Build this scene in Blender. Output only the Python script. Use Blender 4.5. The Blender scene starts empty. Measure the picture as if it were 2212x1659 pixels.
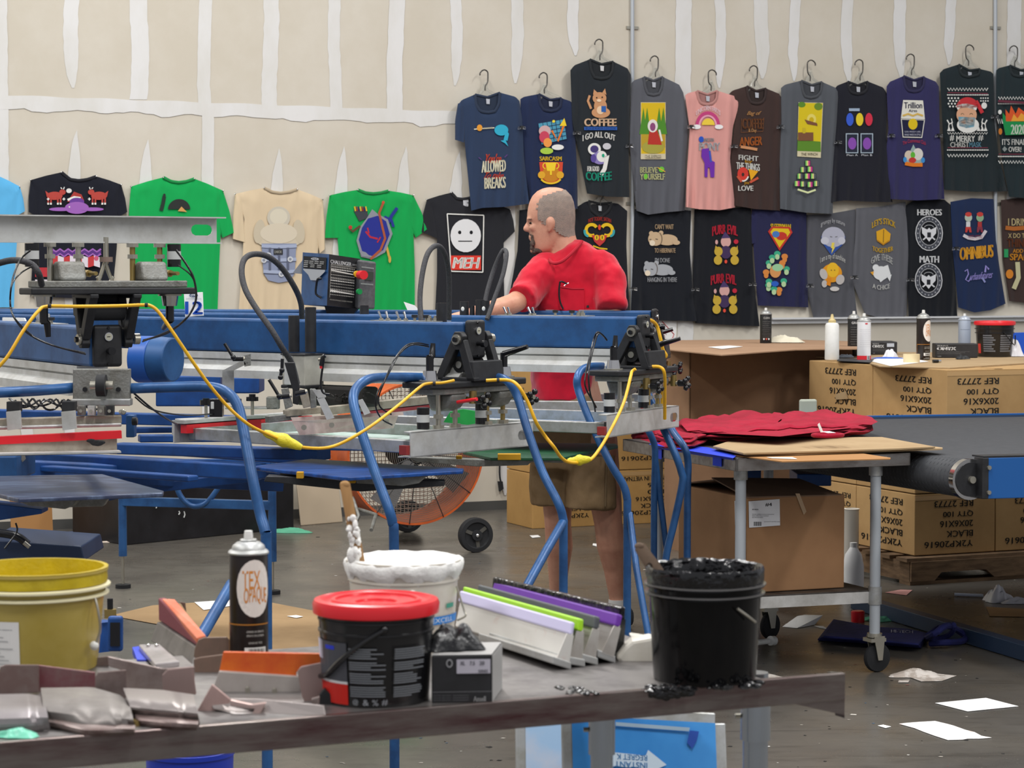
import bpy, bmesh, math, random
from mathutils import noise as NZ
from mathutils import Vector, Matrix
V = Vector
# ---------------------------------------------------------------- camera, world, lights, exposure
FPX, HZ, CH = 5000.0, 585.0, 1.58            # focal length in pixels, horizon row, camera height
TH = math.atan((829.5 - HZ) / FPX)
scn = bpy.context.scene
COL = scn.collection
cam = bpy.data.cameras.new('camera'); camo = bpy.data.objects.new('camera', cam); COL.objects.link(camo)
camo.location = (0, 0, CH); camo.rotation_euler = (math.pi / 2 - TH, 0, 0)
cam.sensor_width = 36; cam.sensor_fit = 'HORIZONTAL'; cam.lens = FPX / 2212 * 36
cam.clip_start = .1; cam.clip_end = 200
cam.dof.use_dof = True; cam.dof.focus_distance = 8.6; cam.dof.aperture_fstop = 13
scn.camera = camo
scn.view_settings.view_transform = 'Standard'; scn.view_settings.look = 'None'
scn.view_settings.gamma = 1; scn.view_settings.use_curve_mapping = False
scn.view_settings.exposure = 0.0
wd = bpy.data.worlds.new('world'); scn.world = wd; wd.use_nodes = True
bg = wd.node_tree.nodes['Background']; bg.inputs[0].default_value = (.93, .94, 1, 1); bg.inputs[1].default_value = .42
def area(x, y, z, sx, sy, p, col=(1, .985, .96), rot=(0, 0, .4)):
    l = bpy.data.lights.new('ceiling_lamp_light', 'AREA'); l.shape = 'RECTANGLE'; l.size = sx; l.size_y = sy; l.energy = p; l.color = col
    o = bpy.data.objects.new('ceiling_lamp_light', l); o.location = (x, y, z); o.rotation_euler = rot; COL.objects.link(o)
for gx in (-5.5, 0, 5.5):
    for gy in (1.5, 6.5, 11.2):
        area(gx - gy * .25 + 1.5, gy, 6.6, .5, 2.4, 203)
# ---------------------------------------------------------------- pixel <-> world
CAM = V((0, 0, CH)); FW = V((0, math.cos(TH), -math.sin(TH))); UPV = V((0, math.sin(TH), math.cos(TH)))
def ray(px, py): return V((1, 0, 0)) * ((px - 1106) / FPX) + UPV * ((829.5 - py) / FPX) + FW
def W(px, py, Y):
    d = ray(px, py); return CAM + d * (Y / d.y)
def G(px, py, z=0.0):
    d = ray(px, py); return CAM + d * ((z - CH) / d.z)
def S(Y): return Y / FPX                     # metres in one pixel at depth Y
def plane_hit(px, py, p0, n):
    d = ray(px, py); return CAM + d * ((p0 - CAM).dot(n) / d.dot(n))
WA, WB = G(190, 1140), G(1070, 1101)
RX = (WB - WA).normalized(); RY = V((-RX.y, RX.x, 0)); WN = -RY; UZ = V((0, 0, 1))
def wallp(px, py, off=0.0): return plane_hit(px, py, WA + WN * off, WN)
ANG = math.atan2(RX.y, RX.x)
# ---------------------------------------------------------------- materials
def lin(h):
    h = h.lstrip('#'); h = ''.join(a * 2 for a in h) if len(h) == 3 else h; c = [int(h[i:i + 2], 16) / 255 for i in (0, 2, 4)]
    return tuple(x / 12.92 if x <= .04045 else ((x + .055) / 1.055) ** 2.4 for x in c) + (1,)
MATS = {}
def M(name, hx='#888888', rough=.5, metal=0.0, n2=None, scale=6, lo=.4, hi=.65, det=5, bump=0, bscale=60, coat=0, trans=0, alpha=1, stretch=(1, 1, 1), spec=.5, sheen=0, rvar=0, emis=0):
    if name in MATS: return MATS[name]
    m = bpy.data.materials.new(name); m.use_nodes = True; nt = m.node_tree; b = nt.nodes['Principled BSDF']
    b.inputs['Base Color'].default_value = lin(hx); b.inputs['Roughness'].default_value = rough; b.inputs['Metallic'].default_value = metal
    b.inputs['Coat Weight'].default_value = coat; b.inputs['Transmission Weight'].default_value = trans; b.inputs['Alpha'].default_value = alpha
    b.inputs['Specular IOR Level'].default_value = spec; b.inputs['Sheen Weight'].default_value = sheen
    if emis:
        b.inputs['Emission Color'].default_value = lin(hx); b.inputs['Emission Strength'].default_value = emis
    m.diffuse_color = lin(hx)
    if n2 or bump or rvar:
        tc = nt.nodes.new('ShaderNodeTexCoord'); mp = nt.nodes.new('ShaderNodeMapping'); mp.inputs['Scale'].default_value = stretch
        nt.links.new(tc.outputs['Object'], mp.inputs[0])
        if n2 or rvar:
            n = nt.nodes.new('ShaderNodeTexNoise'); n.inputs['Scale'].default_value = scale; n.inputs['Detail'].default_value = det; n.inputs['Roughness'].default_value = .65
            nt.links.new(mp.outputs[0], n.inputs['Vector'])
            r = nt.nodes.new('ShaderNodeMapRange'); r.inputs['From Min'].default_value = lo; r.inputs['From Max'].default_value = hi
            nt.links.new(n.outputs[0], r.inputs[0])
            if n2:
                mx = nt.nodes.new('ShaderNodeMix'); mx.data_type = 'RGBA'; mx.inputs[6].default_value = lin(hx); mx.inputs[7].default_value = lin(n2)
                nt.links.new(r.outputs[0], mx.inputs[0]); nt.links.new(mx.outputs[2], b.inputs['Base Color'])
            if rvar:
                r2 = nt.nodes.new('ShaderNodeMapRange'); r2.inputs['To Min'].default_value = rough; r2.inputs['To Max'].default_value = min(1, rough + rvar)
                nt.links.new(n.outputs[0], r2.inputs[0]); nt.links.new(r2.outputs[0], b.inputs['Roughness'])
        if bump:
            nb = nt.nodes.new('ShaderNodeTexNoise'); nb.inputs['Scale'].default_value = bscale; nb.inputs['Detail'].default_value = 4
            nt.links.new(mp.outputs[0], nb.inputs['Vector'])
            bp = nt.nodes.new('ShaderNodeBump'); bp.inputs['Strength'].default_value = bump; bp.inputs['Distance'].default_value = .01
            nt.links.new(nb.outputs[0], bp.inputs['Height']); nt.links.new(bp.outputs[0], b.inputs['Normal'])
    MATS[name] = m; return m
def C(hx, rough=.75): return M('ink_' + hx.strip('#') + ('' if rough == .75 else str(rough)), hx, rough, spec=.3)
blue = M('blue_paint', '#1f5186', .42, .1, n2='#17406e', scale=9, rvar=.15)
blued = M('dark_blue_paint', '#174c92', .4, .1, n2='#113a72', scale=7, rvar=.15)
tubeb = M('blue_tube_paint', '#2c5c93', .32, .15, n2='#1d4575', scale=8, rvar=.15)
alu = M('aluminium', '#b9bbbb', .38, .75, n2='#a3a29c', scale=20, rvar=.2)
aluw = M('pale_aluminium', '#c9cac8', .42, .35, n2='#b0afaa', scale=8, rvar=.2)
aluc = M('cast_aluminium', '#8d8e8a', .55, .5, n2='#75736c', scale=25, bump=.2, bscale=150)
blk = M('black_paint', '#26272a', .5, .1, n2='#1b1b1d', scale=20)
blkr = M('black_rubber', '#1b1c1f', .75)
blkg = M('black_gloss', '#141417', .25)
zinc = M('zinc', '#b5b1a4', .32, .85)
brass = M('brass', '#a08a55', .38, .8)
chrome = M('chrome', '#d5d5d5', .15, 1)
steel = M('stainless_steel', '#a09c99', .27, .9, n2='#8a837e', scale=5, rvar=.2, stretch=(1, 6, 6))
card = M('cardboard', '#b48c5c', .85, n2='#a57f52', scale=3, bump=.05, bscale=30)
cardd = M('brown_cardboard', '#8f6d50', .85, n2='#84644a', scale=3)
cardl = M('pale_cardboard', '#a88f6b', .85, n2='#9e8460', scale=4)
kraft = M('kraft_paper', '#a98b64', .85, n2='#987b56', scale=2)
white = M('white_plastic', '#e8e8e4', .4, n2='#dadad4', scale=6)
paper = M('white_paper', '#f0f0ee', .8)
yel = M('yellow_cord', '#e9b41c', .45, n2='#d9a018', scale=9)
redp = M('red_plastic', '#d8222b', .3)
# ---------------------------------------------------------------- mesh builder
ORG = {}
class MB:
    def __init__(s): s.v = []; s.f = []; s.mi = []; s.sm = []; s.mats = []
    def ix(s, m):
        if m not in s.mats: s.mats.append(m)
        return s.mats.index(m)
    def add(s, vs, fs, m, sm=False):
        o = len(s.v); k = s.ix(m); s.v += [V(p) for p in vs]
        for f in fs: s.f.append([i + o for i in f]); s.mi.append(k); s.sm.append(sm)
        return s
    def hexa(s, a, b, c, d, off, m):           # quad a b c d extruded by off
        return s.prism([a, b, c, d], off, m)
    def prism(s, pts, off, m, sm=False):
        n = len(pts); pts = [V(p) for p in pts]; q = [p + off for p in pts]
        fs = [list(range(n)), [i + n for i in reversed(range(n))]] + [[i, i + n, (i + 1) % n + n, (i + 1) % n] for i in range(n)]
        return s.add(pts + q, fs, m, sm)
    def box(s, c, sz, m, ax=None):            # centre, sizes, axes (three vectors)
        ax = ax or (V((1, 0, 0)), V((0, 1, 0)), V((0, 0, 1))); c = V(c)
        a, b, d = [ax[i] * sz[i] / 2 for i in range(3)]
        return s.prism([c - a - b - d, c + a - b - d, c + a + b - d, c - a + b - d], d * 2, m)
    def beam(s, p, q, w, h, m, up=UZ):        # box from p to q (centre line), width across, height along up
        p, q = V(p), V(q); t = (q - p).normalized(); r = t.cross(up).normalized(); u = r.cross(t)
        return s.prism([p - r * w / 2 - u * h / 2, p + r * w / 2 - u * h / 2, p + r * w / 2 + u * h / 2, p - r * w / 2 + u * h / 2], q - p, m)
    def tube(s, pts, r, m, n=10, cap=True, rs=1, flat=None):
        pts = [V(p) for p in pts]
        if rs > 1: pts = smooth(pts, rs)
        k = len(pts); rr = r if isinstance(r, (list, tuple)) else [r] * k
        if len(rr) != k: rr = [rr[min(len(rr) - 1, int(i * len(rr) / k))] for i in range(k)]
        T = [(pts[min(i + 1, k - 1)] - pts[max(i - 1, 0)]).normalized() for i in range(k)]
        a = T[0].orthogonal().normalized(); vs = []
        if flat: a = (flat - T[0] * flat.dot(T[0])).normalized()
        for i in range(k):
            a = (a - T[i] * a.dot(T[i])).normalized(); b = T[i].cross(a)
            fl = .3 if flat else 1
            for j in range(n):
                t = 2 * math.pi * j / n; vs.append(pts[i] + (a * math.cos(t) * fl + b * math.sin(t)) * rr[i])
        fs = [[i * n + j, i * n + (j + 1) % n, (i + 1) * n + (j + 1) % n, (i + 1) * n + j] for i in range(k - 1) for j in range(n)]
        s.add(vs, fs, m, True)
        if cap:
            o = len(s.v) - n * k; kk = s.ix(m)
            s.f += [[o + j for j in reversed(range(n))], [o + (k - 1) * n + j for j in range(n)]]; s.mi += [kk, kk]; s.sm += [False, False]
        return s
    def cyl(s, p, q, r, m, n=16, r2=None):
        return s.tube([p, q], [r, r if r2 is None else r2], m, n)
    def lathe(s, base, prof, m, n=28, ax=UZ, mats=None, e=None):
        base = V(base); ax = V(ax).normalized(); a = ax.orthogonal().normalized() if abs(ax.z) < .99 else V((1, 0, 0)); b = ax.cross(a); vs = []; k = len(prof)
        for (r, z) in prof:
            for j in range(n):
                t = 2 * math.pi * j / n; vs.append(base + ax * z + (a * math.cos(t) + b * math.sin(t)) * max(r, .00005))
        for i in range(k - 1):
            mm = mats[i] if mats else m
            s.add([], [], mm)
        o = len(s.v); s.v += vs
        for i in range(k - 1):
            kk = s.ix(mats[i] if mats else m)
            for j in range(n):
                s.f.append([o + i * n + j, o + i * n + (j + 1) % n, o + (i + 1) * n + (j + 1) % n, o + (i + 1) * n + j]); s.mi.append(kk); s.sm.append(True)
        return s
    def ball(s, c, r, m, n=14, k=9):
        r = V(r) if not isinstance(r, (int, float)) else V((r, r, r)); c = V(c); vs = []
        for i in range(k + 1):
            p = math.pi * i / k
            for j in range(n):
                t = 2 * math.pi * j / n; vs.append(c + V((r.x * math.sin(p) * math.cos(t), r.y * math.sin(p) * math.sin(t), r.z * math.cos(p))))
        return s.add(vs, [[i * n + j, (i + 1) * n + j, (i + 1) * n + (j + 1) % n, i * n + (j + 1) % n] for i in range(k) for j in range(n)], m, True)
    def grid(s, P, m, sm=True):                # P[i][j] points
        a, b = len(P), len(P[0])
        return s.add([p for r in P for p in r], [[i * b + j, i * b + j + 1, (i + 1) * b + j + 1, (i + 1) * b + j] for i in range(a - 1) for j in range(b - 1)], m, sm)
    # -- pixel-placed solids with their own distance and thickness
    def pp(s, pts, Y, d, m):
        pts = [W(p[0], p[1], p[2] if len(p) > 2 else Y) for p in pts]; return s.prism(pts, V((0, d, 0)), m)
    def pb(s, x0, y0, x1, y1, Y, d, m): return s.pp([(x0, y0), (x1, y0), (x1, y1), (x0, y1)], Y, d, m)
    def pt(s, pts, rpx, m, Y=None, rs=4, n=10):
        q = [W(p[0], p[1], p[2] if len(p) > 2 else Y) for p in pts]
        y = pts[0][2] if len(pts[0]) > 2 else Y
        return s.tube(q, rpx * S(y), m, n, rs=rs)
    def text(s, t, fn, box, m, bold=.02, arc=0, flip=False, sh=0, slope=0):
        x0, y0, x1, y1 = box; q = []
        if bold > .015:
            e = (y1 - y0) * bold * .9; e = abs(e)
            for a, c in ((-e, 0), (e, 0), (0, e * .6)): s.text(t, fn, (x0 + a, y0 + c, x1 + a, y1 + c), m, 0, arc, flip, sh, slope)
            return s
        vs, fs = tmesh(t, 0)
        for (u, v) in vs:
            if flip: u, v = 1 - u, 1 - v
            v2 = v + arc * (1 - (2 * u - 1) ** 2) + slope * u
            q.append(fn(x0 + (x1 - x0) * u + sh * (v - .5) * (x1 - x0), y1 + (y0 - y1) * v2))
        return s.add(q, fs, m)
    def build(s, name, parent=None, bevel=0, label=None, cat=None, group=None, kind=None, origin=None, seg=2):
        me = bpy.data.meshes.new(name)
        if parent is not None: o0 = ORG[parent]
        elif origin is not None: o0 = V(origin)
        elif kind == 'structure': o0 = V((0, 0, 0))
        else:
            xs = [p.x for p in s.v]; ys = [p.y for p in s.v]; zs = [p.z for p in s.v]
            o0 = V(((min(xs) + max(xs)) / 2, (min(ys) + max(ys)) / 2, min(zs)))
        me.from_pydata([tuple(p - o0) for p in s.v], [], s.f)
        for m in s.mats: me.materials.append(m)
        me.polygons.foreach_set('material_index', s.mi); me.polygons.foreach_set('use_smooth', s.sm); me.update()
        if any(s.sm): me.set_sharp_from_angle(angle=.75)
        o = bpy.data.objects.new(name, me); COL.objects.link(o); ORG[o] = o0
        if parent is not None: o.parent = parent
        else: o.location = o0
        if bevel:
            b = o.modifiers.new('bevel', 'BEVEL'); b.width = bevel; b.segments = seg; b.limit_method = 'ANGLE'; b.angle_limit = math.radians(40)
        tag(o, label, cat, group, kind); return o
def tag(o, label=None, cat=None, group=None, kind=None):
    if label: o['label'] = label
    if cat: o['category'] = cat
    if group: o['group'] = group
    if kind: o['kind'] = kind
    return o
def thing(name, loc, label, cat, group=None):
    o = bpy.data.objects.new(name, None); COL.objects.link(o); o.location = loc; o.empty_display_size = .05; ORG[o] = V(loc)
    return tag(o, label, cat, group)
def smooth(pts, k):
    out = []; n = len(pts)
    for i in range(n - 1):
        p0, p1, p2, p3 = pts[max(i - 1, 0)], pts[i], pts[i + 1], pts[min(i + 2, n - 1)]
        for j in range(k):
            t = j / k
            out.append(.5 * ((2 * p1) + (p2 - p0) * t + (2 * p0 - 5 * p1 + 4 * p2 - p3) * t * t + (3 * p1 - p0 - 3 * p2 + p3) * t ** 3))
    return out + [pts[-1]]
TC = {}
def tmesh(t, bold):
    k = (t, bold)
    if k in TC: return TC[k]
    c = bpy.data.curves.new('t', 'FONT'); c.body = t; c.offset = bold; c.resolution_u = 3; c.space_line = .9
    o = bpy.data.objects.new('t', c); me = bpy.data.meshes.new_from_object(o)
    xs = [v.co.x for v in me.vertices]; ys = [v.co.y for v in me.vertices]
    a, b, d, e = min(xs), max(xs), min(ys), max(ys)
    vs = [((v.co.x - a) / (b - a), (v.co.y - d) / (e - d + 1e-9)) for v in me.vertices]; fs = [list(p.vertices) for p in me.polygons]
    bpy.data.objects.remove(o); bpy.data.curves.remove(c); bpy.data.meshes.remove(me)
    TC[k] = (vs, fs); return TC[k]
def copy_tree(o, parent=None):
    c = o.copy(); COL.objects.link(c); c.parent = parent; ORG[c] = ORG[o]
    for ch in list(o.children): copy_tree(ch, c)
    return c
# ================================================================ the setting
random.seed(3)
def floor_mat():
    m = M('concrete_floor', '#6f6a64', .3, spec=.55); nt = m.node_tree; b = nt.nodes['Principled BSDF']
    tc = nt.nodes.new('ShaderNodeTexCoord')
    def noise(sc, det, st=(1, 1, 1), rot=0):
        mp = nt.nodes.new('ShaderNodeMapping'); mp.inputs['Scale'].default_value = st; mp.inputs['Rotation'].default_value = (0, 0, rot); nt.links.new(tc.outputs['Object'], mp.inputs[0])
        n = nt.nodes.new('ShaderNodeTexNoise'); n.inputs['Scale'].default_value = sc; n.inputs['Detail'].default_value = det; n.inputs['Roughness'].default_value = .6
        nt.links.new(mp.outputs[0], n.inputs['Vector']); return n.outputs[0]
    def rng(x, a, b2, c=0, d=1):
        r = nt.nodes.new('ShaderNodeMapRange'); nt.links.new(x, r.inputs[0])
        for i, v in enumerate((a, b2, c, d)): r.inputs[i + 1].default_value = v
        return r.outputs[0]
    def mix(f, a, c):
        x = nt.nodes.new('ShaderNodeMix'); x.data_type = 'RGBA'; nt.links.new(f, x.inputs[0])
        if isinstance(a, str): x.inputs[6].default_value = lin(a)
        else: nt.links.new(a, x.inputs[6])
        x.inputs[7].default_value = lin(c); return x.outputs[2]
    c1 = mix(rng(noise(.9, 6), .35, .65), '#504d49', '#625d55')
    c2 = mix(rng(noise(5, 8, (1, 3, 1), -ANG), .52, .75, 0, .55), c1, '#35332f')
    c3 = mix(rng(noise(3, 5, (.25, 5, 1), -ANG - .25), .6, .72, 0, .5), c2, '#2b2a28')
    c4 = mix(rng(noise(60, 3), .68, .74, 0, .6), c3, '#857f76')
    nt.links.new(c4, b.inputs['Base Color']); nt.links.new(rng(noise(2.5, 6), .3, .7, .2, .4), b.inputs['Roughness'])
    return m
fl = MB(); fl.add([(-14, -2, 0), (16, -2, 0), (16, 26, 0), (-14, 26, 0)], [[0, 1, 2, 3]], floor_mat())
fo = fl.build('floor', kind='structure')
wallc = M('drywall_board', '#cbc3b3', .9, n2='#d1cabc', scale=2.2, bump=.03, bscale=200)
mud = M('joint_compound', '#dedddb', .85, n2='#d5d3cd', scale=3, stretch=(1, 1, .4))
wb = MB()
L0, L1 = WA - RX * 9, WA + RX * 15
wb.prism([L0, L1, L1 + RY * .15, L0 + RY * .15], V((0, 0, 6.2)), wallc)
def patch(cx, y0, y1, w, wob=4, t0=False, t1=False, m=mud, slant=0):     # vertical mud stripe, pixel units
    n = max(6, int((y1 - y0) / 14)); Lp = []; Rp = []; a = random.random() * 9
    for i in range(n + 1):
        t = i / n; y = y0 + (y1 - y0) * t; k = 1
        if t0 and t < .35: k = max(.05, 1 - (1 - t / .35) ** 2) ** .6
        if t1 and t > .6: k = max(.05, 1 - ((t - .6) / .4) ** 2) ** .6
        dx = math.sin(a + t * 5) * wob * .5 + random.uniform(-1, 1) * wob * .25 + slant * (t - .5)
        Lp.append((cx - w / 2 * k + dx - (w * .4 * (1 - k) if t0 and t < .35 else 0) * -1, y)); Rp.append((cx + w / 2 * k + dx + (w * .2 * (1 - k) if t0 and t < .35 else 0), y))
    vs = [wallp(x, y, .0018 + MUDO[0]) for x, y in Lp + Rp]; k = n + 1; MUDO[0] += .00012
    wb.add(vs, [[i, i + 1, i + 1 + k, i + k] for i in range(n)], m)
MUDO = [0]
for cx, y1, w in ((155, 190, 32), (300, 215, 38), (442, 240, 28), (584, 232, 33), (724, 236, 26), (985, 185, 24), (1116, 180, 26), (1555, 190, 22), (1645, 170, 30), (1716, 175, 22), (1831, 180, 24), (1945, 170, 26), (2052, 140, 22), (1240, 120, 24)):
    patch(cx, -40, y1, w, 5, t1=y1 < 200)
patch(855, -60, 250, 34, 6); patch(5, -60, 780, 26, 5); patch(1478, -60, 900, 34, 5); patch(2190, -60, 500, 30, 4); patch(449, 225, 900, 26, 3)
for cx, y0 in ((157, 280), (312, 300), (595, 320), (735, 315), (868, 315), (985, 325), (1100, 330)):
    patch(cx, y0, y0 + 420, 30, 5, t0=True)
for cx, y0, w in ((60, 900, 26), (150, 900, 22), (1090, 880, 22)): patch(cx, y0, y0 + 190, w, 4, t1=True)
n = 90; up = []; dn = []
for i in range(n + 1):
    x = -30 + 1480 * i / n; yc = 219 + .0365 * x
    up.append((x, yc - 14 + math.sin(i * .7) * 1.2)); dn.append((x, yc + 14 + math.sin(i * .9) * 2 + random.uniform(-1, 2) + (5 if 5 < i % 17 < 9 else 0)))
wb.add([wallp(x, y, .004) for x, y in up + dn], [[i, i + 1, i + 2 + n, i + 1 + n] for i in range(n)], mud)
wb.build('wall_back', kind='structure')
bb = MB(); bb.prism([L0 + WN * .012, L1 + WN * .012, L1 + WN * .001, L0 + WN * .001], V((0, 0, .06)), M('grey_base', '#4a4a48', .6)); bb.build('baseboard_back', kind='structure')
lg = MB(); a, b_ = wallp(1660, 690), wallp(2300, 684)
for z, h, d in ((0, .012, .06), (-.03, .03, .03)):
    lg.prism([a + UZ * z, b_ + UZ * z, b_ + UZ * z + WN * d, a + UZ * z + WN * d], V((0, 0, h)), M('ledge_white', '#d9dadb', .6))
lg.build('trim_1', kind='structure')
for nm, cx, w, y1, lb in (('conduit_pipe', 1366, 4.2, 745, 'grey metal conduit pipe running down the wall beside the tall cat coffee shirt'), ('conduit_pipe', 2150, 4.5, 660, 'grey metal conduit pipe on the wall at the right, by the face mask shirt')):
    r = thing(nm, wallp(cx, y1), lb, 'pipe'); p = MB(); p.tube([wallp(cx, -80, .02), wallp(cx, y1, .02)], w * S(15.8), M('galvanised', '#b4bac0', .45, .2), 12); p.build('tube', r)
    for yy in (60, 440): 
        q = MB(); q.box(wallp(cx, yy, .006), (.09, .01, .02), zinc, (RX, RY, UZ)); q.build('strap', r)
# poster, power plug on wall
pr = thing('notice_poster', wallp(1428, 735), 'white poster with red writing and border, taped low on the wall behind the press', 'poster')
q = MB(); q.prism([wallp(1385, 690, .003), wallp(1462, 694, .003), wallp(1460, 738, .003), wallp(1385, 736, .003)], WN * .001, paper); q.build('sheet', pr)
q = MB(); rd = C('#c23b40'); fn = lambda x, y: wallp(1425 + (x * .86 + y * .5), 716 + (-x * -.62 + y * .86) , .0055)
q.text('PREMISES', fn, (-22, -16, 22, -6), rd); q.text('TECTED BY', fn, (-26, 0, 12, 9), rd); q.tube([wallp(1430, 694, .005), wallp(1456, 722, .005), wallp(1450, 737, .005)], .003, rd, 6); q.build('lettering', pr)
cd = MB(); cd.tube([wallp(1081, 880, .02), wallp(1081, 960, .02), wallp(1079, 1020, .02), wallp(1082, 1042, .02)], .006, blkr, 8, rs=4)
cd.prism([wallp(1077, 1040, .03), wallp(1086, 1040, .03), wallp(1088, 1056, .03), wallp(1080, 1062, .03)], RY * .02, blkr)
cd.build('power_cord', label='black power cord with plug dangling against the wall beside the drum fan', cat='cord')
# ================================================================ shirts on the wall
def resample(pts, n):
    d = [0]
    for a, b in zip(pts, pts[1:]): d.append(d[-1] + math.hypot(b[0] - a[0], b[1] - a[1]))
    out = []; k = 0
    for i in range(n + 1):
        t = d[-1] * i / n
        while k < len(pts) - 2 and d[k + 1] < t: k += 1
        f = (t - d[k]) / max(1e-6, d[k + 1] - d[k]); f = min(1, max(0, f))
        out.append((pts[k][0] + (pts[k + 1][0] - pts[k][0]) * f, pts[k][1] + (pts[k + 1][1] - pts[k][1]) * f))
    return out
def coons(top, right, bottom, left, nu, nv):
    T, B = resample(top, nu), resample(bottom, nu); L, R = resample(left, nv), resample(right, nv); out = []
    for j in range(nv + 1):
        v = j / nv; row = []
        for i in range(nu + 1):
            u = i / nu; p = []
            for k in (0, 1):
                p.append((1 - v) * T[i][k] + v * B[i][k] + (1 - u) * L[j][k] + u * R[j][k] - ((1 - u) * (1 - v) * T[0][k] + u * (1 - v) * T[-1][k] + (1 - u) * v * B[0][k] + u * v * B[-1][k]))
            row.append(tuple(p))
        out.append(row)
    return out
class Print:
    def __init__(s, fn): s.b = MB(); s.fn = fn; s.k = 0
    def cut(s, parent): s.b.build('print', parent); s.b = MB(); s.k = 0
    def f(s):
        s.k += 1; o = .0004 * min(s.k, 60); return lambda x, y: s.fn(x, y, o)
    def e(s, cx, cy, rx, ry, c, a=0, a0=0, a1=360):
        f = s.f(); n = 22; ca, sa = math.cos(math.radians(a)), math.sin(math.radians(a)); pts = []
        for i in range(n + 1):
            t = math.radians(a0 + (a1 - a0) * i / n); x, y = rx * math.cos(t), ry * math.sin(t); pts.append((cx + x * ca - y * sa, cy + x * sa + y * ca))
        s.b.add([f(cx, cy)] + [f(*p) for p in pts], [[0, i + 1, i + 2] for i in range(n)], C(c)); return s
    def p(s, pts, c): f = s.f(); s.b.add([f(*p) for p in pts], [list(range(len(pts)))], C(c)); return s
    def r(s, x0, y0, x1, y1, c): return s.p([(x0, y0), (x1, y0), (x1, y1), (x0, y1)], c)
    def l(s, pts, w, c):
        f = s.f(); L = []; R = []
        for i, p in enumerate(pts):
            a, b = pts[max(0, i - 1)], pts[min(len(pts) - 1, i + 1)]; dx, dy = b[0] - a[0], b[1] - a[1]; d = math.hypot(dx, dy) or 1
            L.append(f(p[0] - dy / d * w / 2, p[1] + dx / d * w / 2)); R.append(f(p[0] + dy / d * w / 2, p[1] - dx / d * w / 2))
        n = len(pts); s.b.add(L + R, [[i, i + 1, i + 1 + n, i + n] for i in range(n - 1)], C(c)); return s
    def arc(s, cx, cy, rx, ry, a0, a1, w, c): return s.l([(cx + rx * math.cos(math.radians(a0 + (a1 - a0) * i / 18)), cy + ry * math.sin(math.radians(a0 + (a1 - a0) * i / 18))) for i in range(19)], w, c)
    def t(s, t, box, c, bold=.03, **k): s.b.text(t, s.f(), box, C(c), bold, **k); return s
    def zz(s, x0, x1, y, h, n, w, c): return s.l([(x0 + (x1 - x0) * i / n, y + (h / 2 if i % 2 else -h / 2)) for i in range(n + 1)], w, c)
    def dots(s, x0, x1, y, n, r, c):
        for i in range(n): s.e(x0 + (x1 - x0) * i / (n - 1), y, r, r, c)
        return s
def darker(h, k=.6): h = h.strip('#'); return '#' + ''.join('%02x' % int(int(h[i:i + 2], 16) * k) for i in (0, 2, 4))
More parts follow.
